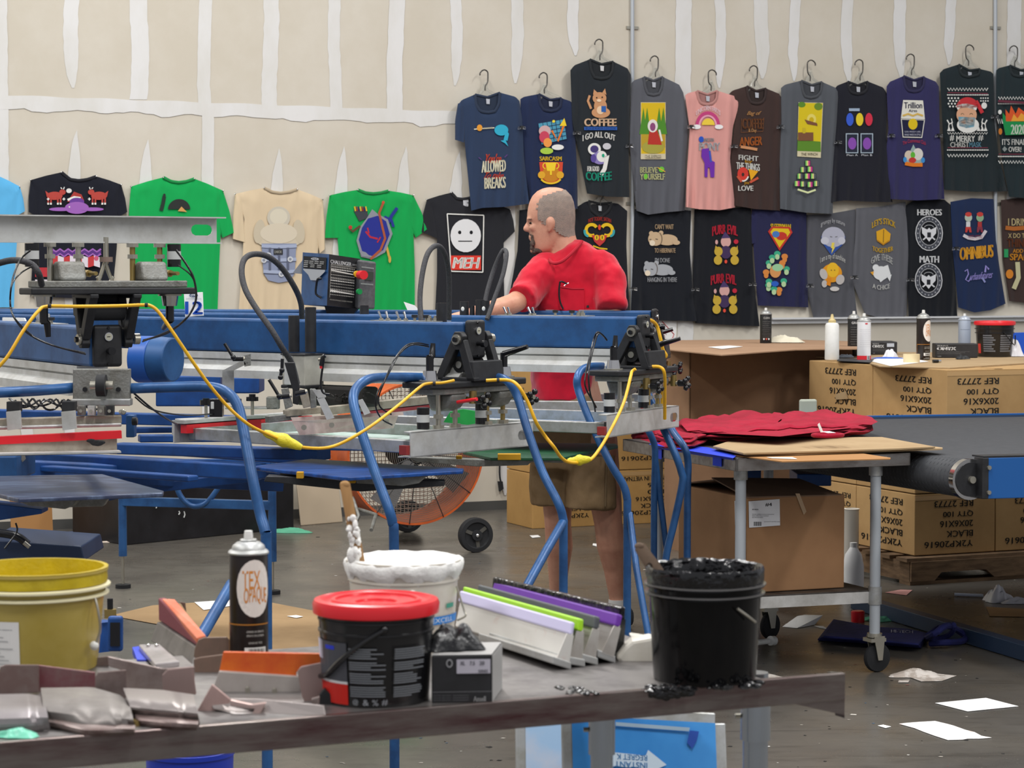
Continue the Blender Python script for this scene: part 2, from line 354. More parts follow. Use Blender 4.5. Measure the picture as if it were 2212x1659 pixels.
def shirt(label, col, top, left, right, bottom, neck=None, off=.03, thick=.022, amp=.012, sleeves=(), art=None, pins=(), tag_px=None, group=None, back=None, seed=0, cloth='t_shirt'):
    fab = M('cotton_' + col.strip('#'), col, .92, sheen=.15, bump=.5, bscale=12, stretch=(1, 1, .35), spec=.2)
    rnd = random.Random(seed); xs = [p[0] for p in left + right]; cx = sum(xs) / len(xs); hw = (max(xs) - min(xs)) / 2; ph = rnd.random() * 6
    ymin = min(p[1] for p in top); ymax = max(p[1] for p in bottom)
    def h(x, y, full=1):
        w = min(1, max(0, (abs(x - cx) / hw - .25) / .6)); v = min(1, max(0, (y - ymin) / (ymax - ymin)))
        a = amp * (.05 + .95 * w * w * (.4 + .6 * v) + .5 * max(0, v - .72) / .28)
        z = a * math.sin(x * .21 + ph + math.sin(y * .012 + ph) * 1.6) + a * .6 * math.sin(x * .4 + y * .02 + ph * 2)
        for (qx, qy) in pins:
            d = math.hypot(x - qx, y - qy); z += .005 * math.exp(-d / 32) * math.sin(7 * math.atan2(y - qy, x - qx) + qx)
        return z
    sol = lambda e: thick * (1 - (1 - min(1, e / .1)) ** 2)
    root = thing(cloth, wallp((bottom[0][0] + bottom[-1][0]) / 2, bottom[0][1], off), label, 't-shirt', group)
    def sheet(b, P, o0, e_bottom=True):
        nv, nu = len(P) - 1, len(P[0]) - 1; F = []; Bk = []
        for j, row in enumerate(P):
            F.append([wallp(x, y, o0 + sol(min(i, nu - i) / nu + .02) * (1 if j else .5) + h(x, y)) for i, (x, y) in enumerate(row)])
            Bk.append([wallp(x, y, o0 - .004 + .4 * h(x, y)) for x, y in row])
        b.grid(F, fab); b.grid([r[::-1] for r in Bk], fab)
        for A, B2 in ((F[0], Bk[0]), (F[-1], Bk[-1]), ([r[0] for r in F], [r[0] for r in Bk]), ([r[-1] for r in F], [r[-1] for r in Bk])): b.grid([A, B2], fab)
    b = MB(); sheet(b, coons(top, right, bottom, left, 40, 26), off); b.build('body', root)
    for sl in sleeves:
        b = MB(); sheet(b, coons(*sl, 10, 12), off - .003); b.build('sleeve', root)
    if neck:
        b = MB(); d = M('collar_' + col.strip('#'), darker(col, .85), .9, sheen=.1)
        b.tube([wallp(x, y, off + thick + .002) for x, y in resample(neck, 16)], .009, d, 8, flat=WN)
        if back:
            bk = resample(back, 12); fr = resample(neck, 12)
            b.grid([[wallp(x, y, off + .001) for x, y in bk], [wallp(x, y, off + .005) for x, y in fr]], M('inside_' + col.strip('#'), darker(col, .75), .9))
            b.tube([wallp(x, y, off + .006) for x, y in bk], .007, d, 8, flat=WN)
        b.build('collar', root)
    if tag_px:
        x, y, w, hh, c = tag_px; b = MB(); b.prism([wallp(x + a * w, y + k * hh, off + .012) for a, k in ((-.5, -.5), (.5, -.4), (.45, .5), (-.4, .45))], WN * .001, C(c)); b.build('neck_label', root)
    if art:
        P = Print(lambda x, y, o: wallp(x, y, off + thick + .0065 + o)); P.root = root; art(P); P.b.build('print', root)
    for (qx, qy) in pins:
        b = MB(); b.ball(wallp(qx, qy, off + thick * .5 + .008), .006, chrome, 8, 5); b.build('pin', root)
    return root
hang_wire = M('hanger_wire', '#5d5a56', .35, .7); clear = M('clear_plastic', '#e9e9e2', .12, trans=.75, alpha=.55)
def hanger(x, y, nx, ny, wl, label, flip=1, off=.045):
    r = thing('clothes_hanger', wallp(x, ny, off), label, 'hanger', 'clear hangers in the upper row of shirts')
    b = MB(); b.tube([wallp(x + flip * a, y + c, off + .012) for a, c in ((-11, 9), (-11, 4), (-7, -1), (-1, -3), (5, 1), (6, 9), (5, 24), (0, 32), (0, 42))], .0045, hang_wire, 8, rs=3); b.build('hook', r)
    b = MB(); f = lambda a, c: wallp(a, c, off + .006)
    b.tube([f(x, ny - 22), f(x - 6, ny - 8), f(nx[0] + 2, ny + 3), f(nx[0] - wl * .5, ny + 14)], .009, clear, 8, rs=3)
    b.tube([f(x, ny - 22), f(x + 6, ny - 8), f(nx[1] - 2, ny + 3), f(nx[1] + wl * .5, ny + 14)], .009, clear, 8, rs=3)
    b.prism([f(x - 3, ny - 26), f(x + 3, ny - 26), f(x + 8, ny - 6), f(x + 20, ny + 3), f(x - 20, ny + 3), f(x - 8, ny - 6)], WN * .006, clear); b.build('shoulder_bar', r)
# ---- upper row: (label, colour, shoulders+neck, left, right, bottom, art, hanger)
def up(label, col, sl, nl, dip, nr, sr, left, right, bottom=None, art=None, hk=None, flip=1, hl=None, tg='#b9bcc4', sleeves=(), seed=0):
    L = [sl] + left; R = [sr] + right; Bm = bottom or [L[-1], ((L[-1][0] + R[-1][0]) / 2, (L[-1][1] + R[-1][1]) / 2 + 3), R[-1]]
    nk = [nl, (nl[0] + 3, (nl[1] + dip[1]) / 2 + 3), (nl[0] * .6 + dip[0] * .4, dip[1] - 3), dip, (nr[0] * .6 + dip[0] * .4, dip[1] - 3), (nr[0] - 2, (nr[1] + dip[1]) / 2 + 3), nr]
    top = [sl, (sl[0] * .8 + nl[0] * .2, sl[1] * .55 + nl[1] * .45)] + nk + [(sr[0] * .8 + nr[0] * .2, sr[1] * .5 + nr[1] * .5), sr]
    bk = [nl, ((nl[0] + nr[0]) / 2, (nl[1] + nr[1]) / 2 + 8), nr]
    shirt(label, col, top, L, R, Bm, nk, off=.055 + .012 * (seed % 2), thick=.018, sleeves=sleeves, art=art, tag_px=((nl[0] + nr[0]) / 2 + 1, (nl[1] + nr[1]) / 2 + 17, 8, 12, tg), back=bk, seed=seed)
    if hk: hanger(hk[0], hk[1], (nl[0] + 4, nr[0] - 4), min(nl[1], nr[1]) + 4, 20, hl, flip)
W_ = '#e6e6e0'
def a1(P):
    P.l([(1024, 279), (1068, 276)], 2, '#e9e2c8').e(1036, 276, 6, 7, '#e39a34').e(1083, 281, 15, 12, '#31a9c8').l([(1086, 276), (1095, 290), (1092, 303)], 9, '#31a9c8').p([(1081, 304), (1092, 302), (1098, 316), (1090, 309)], '#31a9c8')
    for k in range(6): P.e(1042 + k * 4, 277.5 - k * .3, 1, 2, '#b0a98a')
    P.cut(P.root)
    P.t("You're", (1048, 332, 1083, 352), '#cf4a32', sh=.15).t('ALLOWED', (1041, 348, 1092, 373), '#e5e0c4', slope=.12).t('To take', (1046, 372, 1088, 386), '#cf4a32', sh=.2).t('BREAKS', (1047, 384, 1092, 408), '#e5e0c4', slope=.1)
    P.l([(1040, 345), (1034, 340)], 2, '#5b3c7a').l([(1090, 340), (1096, 334)], 2, '#5b3c7a')
def a2(P):
    P.p([(1163, 267), (1218, 258), (1224, 300), (1170, 312)], '#4f98b4')
    for k in range(1, 6): P.l([(1163 + k * 9.2, 266 - k * 1.6), (1170 + k * 9, 311 - k * 2)], 1.2, '#1f2a4d')
    for k in range(1, 5): P.l([(1164 + k * 1.4, 267 + k * 9), (1218 + k * 1.2, 258 + k * 8.6)], 1.2, '#1f2a4d')
    P.l([(1192, 282), (1205, 305), (1219, 268)], 4.5, '#e0782a').p([(1209, 272), (1219, 255), (1224, 272)], '#f0d030').e(1177, 283, 13, 12, '#caa').e(1176, 296, 11, 13, '#c9455c').e(1183, 308, 9, 10, '#f09a4a').e(1181, 326, 14, 7, '#a9cc4a').e(1205, 318, 13, 6, '#e8e8e4').e(1196, 262, 3, 3, '#f2dc3a')
    P.cut(P.root)
    P.t('SARCASM', (1166, 338, 1213, 347), '#e8c02a', .06).p([(1165, 350), (1216, 350), (1214, 384), (1190, 398), (1168, 384)], '#d24a30').e(1190, 376, 19, 17, '#c98420').p([(1178, 351), (1202, 351), (1198, 369), (1182, 369)], '#f2d030').arc(1178, 358, 5, 6, 90, 270, 2, '#f2d030').arc(1202, 358, 5, 6, -90, 90, 2, '#f2d030').r(1188, 369, 1192, 378, '#f2d030').e(1170, 378, 8, 8, '#e0a82c').e(1210, 378, 8, 8, '#e0a82c').arc(1190, 378, 24, 18, 30, 150, 4, '#e8c02a')
def a3(P):
    o = '#c9946a'
    P.l([(1277, 235), (1270, 218), (1274, 206)], 5, o).e(1298, 243, 20, 12, o).e(1297, 229, 14, 15, o).e(1295, 212, 15, 13, o).p([(1281, 205), (1283, 193), (1292, 201)], o).p([(1301, 200), (1307, 191), (1310, 205)], o).e(1297, 238, 8, 9, '#e8c8a4').r(1299, 229, 1309, 242, '#2c5fa8').e(1289, 211, 1.6, 1.6, '#222').e(1301, 210, 1.6, 1.6, '#222').e(1294, 217, 5, 3, '#eed2b0')
    P.t('COFFEE', (1263, 256, 1331, 272), '#e9c7a4', .06).r(1262, 274, 1333, 281, '#2b5cae').t('BECAUSE MURDER IS EXCESSIVE', (1265, 275, 1330, 280), '#10131a', .01)
    P.cut(P.root)
    P.t('I GO ALL OUT', (1259, 292, 1329, 305), W_, .04, arc=.6)
    P.e(1284, 322, 14, 13, W_).e(1284, 322, 9, 8, '#463a74').e(1296, 341, 17, 14, '#8a7db8').e(1300, 338, 11, 12, W_).l([(1302, 348), (1312, 336), (1306, 365), (1298, 378)], 9, W_).e(1311, 316, 9, 7, '#c9c9cf').e(1303, 336, 3, 4, '#1da37a').e(1282, 342, 6, 9, '#5a4a96')
    P.t('FOR GOOD', (1269, 359, 1294, 370), W_).t('COFFEE', (1266, 370, 1321, 388), '#1fa184', .04, arc=-.15)
def card_art(P, x0, y0, x1, y1, cap):
    P.r(x0, y0, x1, y1, '#d9cfae').r(x0 + 1, y0 + 1, x1 - 1, y1 - 12, '#d8b92c')
def a4(P):
    P.r(1384, 221, 1438, 344, '#cfc5a8').r(1385, 222, 1437, 332, '#d9b71e')
    for x in (1390, 1398, 1424, 1433): P.p([(x - 9, 290), (x, 232), (x + 8, 290)], '#4e8a2c')
    P.r(1385, 290, 1437, 318, '#b99a2c').e(1411, 318, 24, 14, '#a8a043').p([(1399, 312), (1404, 272), (1416, 270), (1430, 313)], '#b8352a').e(1410, 272, 11, 14, '#e4e0d8').e(1410, 274, 6, 9, '#8c4a78').l([(1424, 280), (1430, 305)], 4, '#e4e0d8').r(1394, 334, 1428, 341, '#cfc5a8').t('THE EMPRESS', (1394, 335, 1428, 341), '#3a372c', .01)
    P.cut(P.root)
    P.t('BELIEVE', (1383, 361, 1420, 373), '#cfcf98').e(1429, 366, 6, 6, '#6fc23a').l([(1421, 362), (1437, 371)], 2, '#e0b040').t('YOURSELF', (1383, 375, 1436, 388), '#cfcf98').e(1395, 381, 4, 6, '#6fc23a')
def a5(P):
    P.arc(1529, 272, 23, 28, 180, 360, 7, '#c4437c').arc(1529, 272, 18, 22, 180, 360, 4, '#e7a0b8').e(1530, 270, 14, 14, '#f0cf45', a0=180, a1=360).e(1505, 274, 9, 5, '#f0eeee').e(1553, 274, 9, 5, '#f0eeee').t('UNICORN FARTS', (1504, 240, 1556, 250), '#f2dfe6', .02, arc=1.2)
    P.cut(P.root)
    P.e(1515, 301, 5.5, 6.5, '#2b55c0').t('UNICORN', (1520, 298, 1542, 306), '#8d9196').t('PONY', (1511, 308, 1555, 325), '#b4b3b8', .05).p([(1516, 322), (1531, 320), (1534, 345), (1544, 350), (1543, 383), (1535, 383), (1533, 362), (1529, 362), (1528, 383), (1522, 382), (1522, 352), (1515, 338)], '#6f2fa8').l([(1533, 326), (1536, 350)], 4, '#3a55b8')
def a6(P):
    P.t('Bag of', (1615, 240, 1642, 251), '#c2905a', sh=.2).t('COFFEE', (1604, 256, 1649, 278), '#6e4428', .04).l([(1602, 256), (1601, 286), (1648, 284), (1650, 254)], 1.4, '#6e4428').t('& Day', (1617, 278, 1634, 287), '#c2905a').t('ANGER', (1598, 297, 1646, 316), '#b8642a', .03, slope=.15).l([(1600, 317), (1620, 320), (1636, 323)], 6, '#c98e62')
    P.cut(P.root)
    P.t('FIGHT', (1596, 334, 1638, 345), W_, .04, slope=-.3).t('for', (1609, 345, 1625, 353), '#d9a020').t('THE THINGS', (1591, 350, 1641, 365), W_, .03, slope=-.3).e(1605, 376, 12, 15, '#d23c30').e(1605, 377, 3, 4, '#3b2c29').arc(1605, 376, 12, 15, 20, 160, 3, W_).p([(1617, 365), (1638, 370), (1622, 390)], '#e8a820').l([(1593, 380), (1602, 393)], 5, '#c9563c').l([(1620, 394), (1638, 384)], 5, '#c9563c').t('you', (1608, 393, 1618, 400), '#d9a020').t('LOVE', (1595, 401, 1627, 412), W_, .04)
def a7(P):
    P.p([(1725, 221), (1778, 222), (1773, 341), (1722, 338)], '#d5cba8').p([(1726, 222), (1777, 223), (1773, 306), (1723, 302)], '#d9c21e').p([(1723, 302), (1773, 306), (1773, 328), (1722, 326)], '#5d8a2c').e(1732, 226, 8, 6, '#5d8a2c').e(1768, 230, 9, 8, '#6b8a2c').e(1753, 258, 10, 12, '#e5d56a').e(1753, 259, 5, 6, '#cdb012').p([(1738, 258), (1765, 266), (1766, 272), (1744, 268)], '#7d5238').r(1724, 286, 1757, 304, '#7d5238').r(1734, 276, 1740, 288, '#c9b22a').t('THE WINCH', (1731, 330, 1766, 336), '#4a4432', .01)
    for i, (x, y) in enumerate(((1745, 353), (1735, 367), (1750, 366), (1728, 381), (1744, 381), (1757, 381), (1722, 397), (1735, 398), (1750, 399), (1764, 397))):
        P.r(x - 6, y - 7, x + 6, y + 6, '#22262c').r(x - 5, y - 6, x - 2, y + 5, '#7fcf6a').r(x - 2, y - 6, x + 1, y + 5, '#e8e08a').r(x + 1, y - 6, x + 5, y + 5, ('#c8408c', '#5a5e66')[i % 2])
    P.l([(1723, 409), (1745, 416), (1762, 410)], 4, '#dfe8b0')
def a8(P):
    P.r(1834, 234, 1857, 240, '#9fb2c8')
    for x, c in ((1836, '#3a5fd0'), (1857, '#e8cf30'), (1877, '#d4334a')): P.e(x, 258, 8, 14, c)
    for x in (1841, 1873):
        P.r(x - 14, 288, x + 13, 331, '#aebfcc').r(x - 12, 290, x + 11, 329, '#262a3c').e(x, 310, 9, 13, '#8a4fb0')
    P.t('Plan A', (1829, 333, 1853, 337), '#cfd2d8', .01).t('Plan B', (1861, 333, 1884, 337), '#cfd2d8', .01)
def a9(P):
    P.p([(1951, 216), (1994, 217), (1998, 258), (1946, 256)], '#e4e2d6').p([(1946, 257), (1998, 259), (1992, 298), (1950, 297)], '#e4e2d6').p([(1948, 258.5), (1996, 260), (1990.5, 296), (1951.5, 295)], '#1d1f3e').e(1972, 268, 10, 12, '#e2c21e').t('Trillion', (1953, 221, 1992, 234), '#2c2c50', .03).t('Aires', (1963, 236, 1981, 242), '#2c2c50', .02).l([(1950, 250), (1962, 246), (1972, 250), (1982, 246), (1994, 250)], 4, '#dbb65a').t('COOL PARODY LABEL', (1954, 283, 1989, 286), '#c9cad8', .01).t('HAND MADE IN STYLE', (1954, 289, 1989, 293), '#c9cad8', .01)
    P.cut(P.root)
    P.t('The Cosmonaut Club', (1950, 306, 2000, 314), '#b83248', .01, arc=.8).p([(1973, 312), (1954, 352), (1994, 352)], '#9ab0ac').e(1983, 333, 11, 13, '#dcd8d0').e(1963, 336, 9, 11, '#d6c6b4').e(1972, 335, 5, 7, '#62b83a').e(1971, 346, 8, 6, '#c43a34').l([(1955, 353), (1972, 356), (1993, 356)], 8, '#e07c24').e(1955, 345, 4, 6, '#3f8fd0').e(1994, 346, 4, 6, '#3f8fd0')
def xmas(P, x0, x1, y0, y1, yz):
    P.zz(x0, x1, y0, 6, 26, 2, W_).l([(x0, y0 + 7), (x1, y0 + 9)], 1.4, '#8a3548').dots(x0, x1, y0 + 12, 24, 1.5, W_)
    P.dots(x0, x1, y1 - 12, 24, 1.5, W_).l([(x0, y1 - 17), (x1, y1 - 17)], 1.4, '#8a3548').zz(x0, x1, y1, 6, 26, 2, W_)
def a10(P):
    xmas(P, 2047, 2134, 193, 336, 0)
    for j in range(4):
        for i in range(4): P.e(2049 + i * 7 + (j % 2) * 3, 212 + j * 6, 2, 2, W_); P.e(2119 + i * 5, 212 + j * 6, 1.6, 1.6, W_) if j < 2 else 0
    P.e(2090, 232, 24, 22, '#c8343a', a0=180, a1=360).l([(2108, 218), (2116, 232), (2122, 244)], 8, '#c8343a').e(2091, 270, 24, 17, W_).e(2088, 248, 22, 20, '#dca886').l([(2067, 233), (2078, 229), (2090, 228), (2110, 234)], 9, W_).e(2126, 228, 6, 7, W_).p([(2070, 252), (2107, 254), (2104, 274), (2088, 277), (2072, 272)], '#7db7cc').l([(2075, 261), (2088, 258), (2102, 262)], 1.5, '#3c6c80').l([(2075, 267), (2088, 264), (2102, 268)], 1.5, '#3c6c80').arc(2079, 248, 3, 3, 180, 360, 1.3, '#553').arc(2098, 248, 3, 3, 180, 360, 1.3, '#553')
    for x, s in ((2052, 1), (2126, -1)): P.l([(x - 6 * s, 259), (x - 1 * s, 268), (x + 6 * s, 264)], 3, W_).l([(x + 5 * s, 264), (x + 3 * s, 256)], 2, W_).l([(x - 2 * s, 268), (x - 3 * s, 276)], 2, W_).l([(x + 4 * s, 266), (x + 6 * s, 275)], 2, W_)
    for x in (2050, 2058, 2114, 2122, 2129): P.p([(x - 4, 283), (x, 272), (x + 4, 283)], W_)
    P.zz(2047, 2133, 288, 4, 30, 1.4, W_).t('MERRY', (2066, 293, 2106, 306), W_, .04).t('CHRIST', (2053, 307, 2093, 318), W_, .02).t('MASK', (2094, 307, 2120, 318), '#6d9fb4', .02).t('#', (2052, 292, 2061, 304), W_, .04).t('#', (2113, 292, 2124, 304), W_, .04)
def a11(P):
    xmas(P, 2157, 2240, 212, 350, 0); P.l([(2156, 218), (2240, 224)], 5, '#6a3040')
    P.e(2160, 242, 4, 5, W_).zz(2155, 2166, 262, 10, 5, 2, W_).e(2161, 284, 4, 7, '#c9782c').p([(2166, 243), (2180, 262), (2240, 264), (2236, 290), (2172, 292), (2166, 262)], '#1d8f4c').p([(2173, 262), (2172, 236), (2180, 246), (2184, 228), (2194, 246), (2200, 232), (2240, 262)], '#dd5a2a').p([(2184, 262), (2190, 246), (2198, 256), (2206, 244), (2230, 262)], '#eda63c').t('2020', (2184, 269, 2216, 290), '#dfe8d8', .03)
    P.t("IT'S FINALLY", (2165, 300, 2228, 313), W_, .02).t('OVER!', (2179, 317, 2206, 328), W_, .03).p([(2165, 322), (2170, 316), (2176, 322), (2170, 328)], '#8c9492')
slv1 = ([(989, 224), (1004, 218)], [(1004, 218), (1008, 250), (1003, 308)], [(983, 302), (1003, 314)], [(989, 224), (983, 260), (983, 302)])
up('slate blue t-shirt with a turquoise narwhal and red and cream lettering, leftmost on the hangers', '#2d3c57', (990, 226), (1026, 204), (1054, 243), (1080, 200), (1122, 218), [(1000, 260), (1006, 330), (1018, 455)], [(1128, 258), (1132, 340), (1143, 440)], [(1018, 455), (1042, 449), (1090, 447), (1143, 440)], a1, (1048, 154), 1, 'clear hanger with dark hook holding the narwhal shirt', sleeves=(slv1,), seed=1)
up('navy t-shirt with a rising arrow chart and a gold SARCASM trophy print', '#222d4c', (1124, 214), (1164, 203), (1190, 240), (1213, 212), (1238, 226), [(1125, 290), (1138, 390), (1143, 447)], [(1243, 300), (1247, 380), (1248, 451)], None, a2, (1176, 160), 1, 'clear hanger with dark hook holding the SARCASM trophy shirt', seed=2)
up('long charcoal t-shirt with a tan cat over COFFEE, highest of all the hung shirts', '#262b30', (1232, 152), (1274, 128), (1300, 170), (1325, 133), (1363, 162), [(1236, 260), (1250, 330), (1268, 418)], [(1360, 250), (1358, 340), (1360, 426)], None, a3, (1296, 88), 1, 'clear hanger with dark hook holding the tall cat coffee shirt', tg='#d0d0d0', seed=3)
up('grey t-shirt with a yellow forest tarot card print above BELIEVE YOURSELF', '#5a5c63', (1364, 180), (1391, 166), (1412, 205), (1432, 166), (1476, 200), [(1360, 310), (1368, 400), (1375, 455)], [(1487, 270), (1481, 350), (1479, 455)], [(1375, 455), (1400, 464), (1440, 459), (1479, 456)], a4, (1416, 124), 1, 'clear hanger with dark hook holding the forest card shirt', seed=4)
up('pink t-shirt with a rainbow, a sun and a purple pony', '#d79a93', (1480, 206), (1506, 196), (1527, 226), (1550, 196), (1598, 220), [(1490, 280), (1484, 370), (1481, 447)], [(1583, 275), (1577, 345), (1588, 448)], [(1481, 447), (1510, 452), (1555, 454), (1588, 448)], a5, (1536, 154), -1, 'clear hanger with dark hook holding the pink shirt', seed=5)
up('dark brown t-shirt with orange ANGER lettering and FIGHT FOR THE THINGS YOU LOVE', '#3f302d', (1574, 204), (1613, 186), (1635, 224), (1655, 191), (1690, 214), [(1590, 250), (1579, 330), (1576, 442)], [(1690, 280), (1683, 370), (1685, 455)], None, a6, (1630, 145), 1, 'clear hanger with dark hook holding the brown ANGER shirt', seed=6)
up('grey t-shirt with a yellow picnic tarot card above a heap of striped screens', '#55595f', (1687, 190), (1731, 174), (1751, 211), (1776, 177), (1812, 202), [(1688, 260), (1684, 350), (1685, 451)], [(1806, 280), (1800, 350), (1799, 462)], None, a7, (1750, 133), -1, 'clear hanger with dark hook holding the grey shirt with the picnic card', seed=7)
up('black t-shirt with blue, yellow and red ovals above two framed purple ovals', '#20212a', (1803, 192), (1831, 176), (1853, 203), (1875, 176), (1916, 202), [(1806, 280), (1796, 360), (1793, 437)], [(1914, 290), (1920, 380), (1928, 437)], [(1793, 437), (1825, 433), (1870, 436), (1928, 438)], a8, (1858, 132), 1, 'clear hanger with dark hook holding the shirt with coloured ovals', seed=8)
up('purple navy t-shirt with a white and yellow Trillion Aires label print', '#33315a', (1915, 187), (1952, 164), (1975, 198), (1997, 166), (2028, 187), [(1919, 280), (1915, 320), (1922, 430)], [(2030, 290), (2036, 360), (2040, 430)], None, a9, (1969, 120), 1, 'clear hanger with dark hook holding the Trillion Aires shirt', seed=9)
up('dark green t-shirt with a masked bearded man in a red hat, MERRY CHRISTMASK', '#222c30', (2030, 158), (2071, 139), (2092, 166), (2117, 149), (2146, 160), [(2034, 230), (2038, 320), (2040, 410)], [(2148, 260), (2158, 340), (2177, 413)], None, a10, (2092, 100), -1, 'clear hanger with dark hook holding the face mask shirt', seed=10)
up('dark t-shirt with a burning green dumpster, 2020, rightmost on the hangers', '#243034', (2152, 152), (2181, 141), (2202, 165), (2230, 146), (2262, 162), [(2152, 230), (2165, 350), (2180, 425)], [(2266, 260), (2266, 340), (2262, 425)], None, a11, (2192, 102), 1, 'clear hanger with dark hook holding the burning dumpster shirt', seed=11)
# ---- lower row behind
def low(label, col, top, left, right, bottom, art, neck=None, back=None, tg=None, seed=0, sleeves=()):
    shirt(label, col, top, [top[0]] + left, [top[-1]] + right, [left[-1]] + bottom + [right[-1]], neck, off=.02 + .006 * (seed % 2), thick=.016, amp=.009, art=art, seed=seed, back=back, tag_px=tg, sleeves=sleeves)
def b0(P):
    P.t('NOT TODAY, SATAN', (1271, 473, 1320, 483), '#b83a30', .02, arc=.5).arc(1278, 497, 12, 12, 60, 330, 7, '#e5bd22').arc(1311, 497, 12, 12, -150, 120, 7, '#e5bd22').arc(1271, 500, 8, 10, 90, 200, 5, '#3aa0a8').arc(1318, 500, 8, 10, -20, 90, 5, '#3aa0a8').p([(1278, 508), (1312, 508), (1306, 522), (1295, 532), (1284, 522)], '#c23a38').e(1289, 513, 5, 6, '#e5bd22').e(1301, 513, 5, 6, '#e5bd22').e(1289, 513, 1, 4, '#222').e(1301, 513, 1, 4, '#222').e(1295, 491, 3, 6, '#d8482c').l([(1281, 531), (1295, 536), (1312, 538)], 3, '#e5bd22')
low('black t-shirt with a red ram head and curled yellow horns, just behind the man', '#1c1e24', [(1245, 448), (1262, 437), (1271, 434), (1276, 452), (1297, 470), (1316, 454), (1322, 438), (1336, 440), (1355, 456)], [(1240, 520), (1245, 600), (1250, 690)], [(1353, 530), (1356, 600), (1362, 690)], [(1300, 692)], b0, [(1271, 434), (1277, 454), (1297, 470), (1315, 455), (1322, 438)], [(1271, 434), (1296, 440), (1322, 438)], (1296, 450, 7, 12, '#b8bcc0'), 20)
def bear(P, x, y, c, d, cap1, cap2, tb):
    P.t(cap1, tb[0], d, .02).e(x + 16, y + 2, 23, 12, c).e(x - 9, y, 16, 15, c).e(x - 18, y - 12, 5, 5, c).e(x + 3, y - 13, 5, 5, c).e(x - 16, y + 9, 6, 6, '#e8d9c0').l([(x - 9, y), (x - 4, y + 1)], 1.3, '#333').l([(x - 22, y + 1), (x - 18, y + 1)], 1.3, '#333').e(x + 36, y + 8, 8, 5, c).arc(x - 3, y, 8, 14, -70, 70, 1.2, '#5a4a3c').t(cap2, tb[1], d, .02)
def b1(P):
    bear(P, 1425, 516, '#c9ae8c', '#c9ad88', "CAN'T WAIT", 'TO HIBERNATE', ((1415, 484, 1455, 495), (1414, 536, 1459, 546)))
    P.cut(P.root)
    bear(P, 1415, 581, '#a8abb0', '#b0b2b6', "I'M DONE", 'HANGING IN THERE', ((1415, 557, 1447, 567), (1399, 599, 1462, 609)))
low('black t-shirt with a sleeping tan bear over a grey cat, CAN\'T WAIT TO HIBERNATE', '#1a1d24', [(1371, 452), (1432, 450), (1493, 455)], [(1367, 560), (1362, 690)], [(1490, 540), (1496, 620), (1505, 694)], [(1430, 692)], b1, seed=21)
def b2(P):
    for y in (0, 106):
        x = -3 if y else 0
        if y: P.cut(P.root)
        P.t('PURR EVIL', (1539 + x, 490 + y, 1593 + x, 510 + y), '#c5283c', .03, arc=.25).e(1568 + x, 522 + y, 11, 12, '#d7a6a0').p([(1558 + x, 515 + y), (1566 + x, 500 + y), (1578 + x, 514 + y)], '#4c3a68').e(1568 + x, 545 + y, 12, 14, '#443258').e(1552 + x, 543 + y, 9, 10, '#c9a83c').e(1586 + x, 543 + y, 9, 10, '#c9a83c').e(1551 + x, 562 + y, 9, 10, '#c9a83c').e(1587 + x, 562 + y, 9, 10, '#c9a83c').p([(1544 + x, 538 + y), (1546 + x, 530 + y), (1551 + x, 536 + y)], '#c9a83c').p([(1590 + x, 537 + y), (1593 + x, 530 + y), (1594 + x, 540 + y)], '#c9a83c').e(1568 + x, 565 + y, 3, 4, '#e8503c').e(1548 + x, 523 + y, 3, 5, '#d7a6a0').e(1590 + x, 522 + y, 5, 5, '#c5283c')
low('black t-shirt with the PURR EVIL kitten print twice over, widest of the lower row', '#191b21', [(1500, 452), (1560, 450), (1622, 448)], [(1496, 600), (1502, 698)], [(1626, 560), (1632, 640), (1641, 705)], [(1575, 702)], b2, seed=22)
def b3(P):
    P.t('SLEEPYMAN', (1665, 483, 1708, 495), '#e8c41e', .04, slope=-.1).p([(1659, 500), (1668, 489), (1706, 490), (1712, 502), (1684, 542)], '#c4382c').p([(1664, 501), (1670, 493), (1703, 494), (1707, 502), (1684, 535)], '#e2c020').e(1688, 510, 12, 9, '#c4382c').e(1676, 506, 8, 7, '#4a7cc0')
    P.cut(P.root)
    for i, (x, y) in enumerate(((1679, 552), (1695, 558), (1661, 572), (1699, 585), (1655, 592), (1660, 620), (1693, 611), (1683, 630), (1672, 628), (1668, 560), (1690, 572), (1661, 612))):
        c = ('#3fae88', '#dc8a42')[i % 3 == 1]; P.e(x, y - 4, 7, 6, c).e(x, y + 3, 5, 6, ('#b9d6a4', '#dc8a42')[i % 3 == 1])
    P.e(1675, 586, 12, 14, '#d99a5c').e(1680, 578, 12, 8, '#9fcfa0').e(1674, 613, 8, 6, '#2e62c4')
slv3 = ([(1623, 462), (1630, 462)], [(1630, 462), (1638, 500), (1640, 522)], [(1624, 527), (1640, 524)], [(1623, 462), (1622, 500), (1624, 527)])
low('navy t-shirt with a yellow and red diamond crest above scattered turnips', '#28294b', [(1624, 452), (1680, 450), (1742, 458)], [(1628, 540), (1632, 600), (1637, 660)], [(1742, 560), (1746, 664)], [(1690, 662)], b3, seed=23, sleeves=(slv3,))
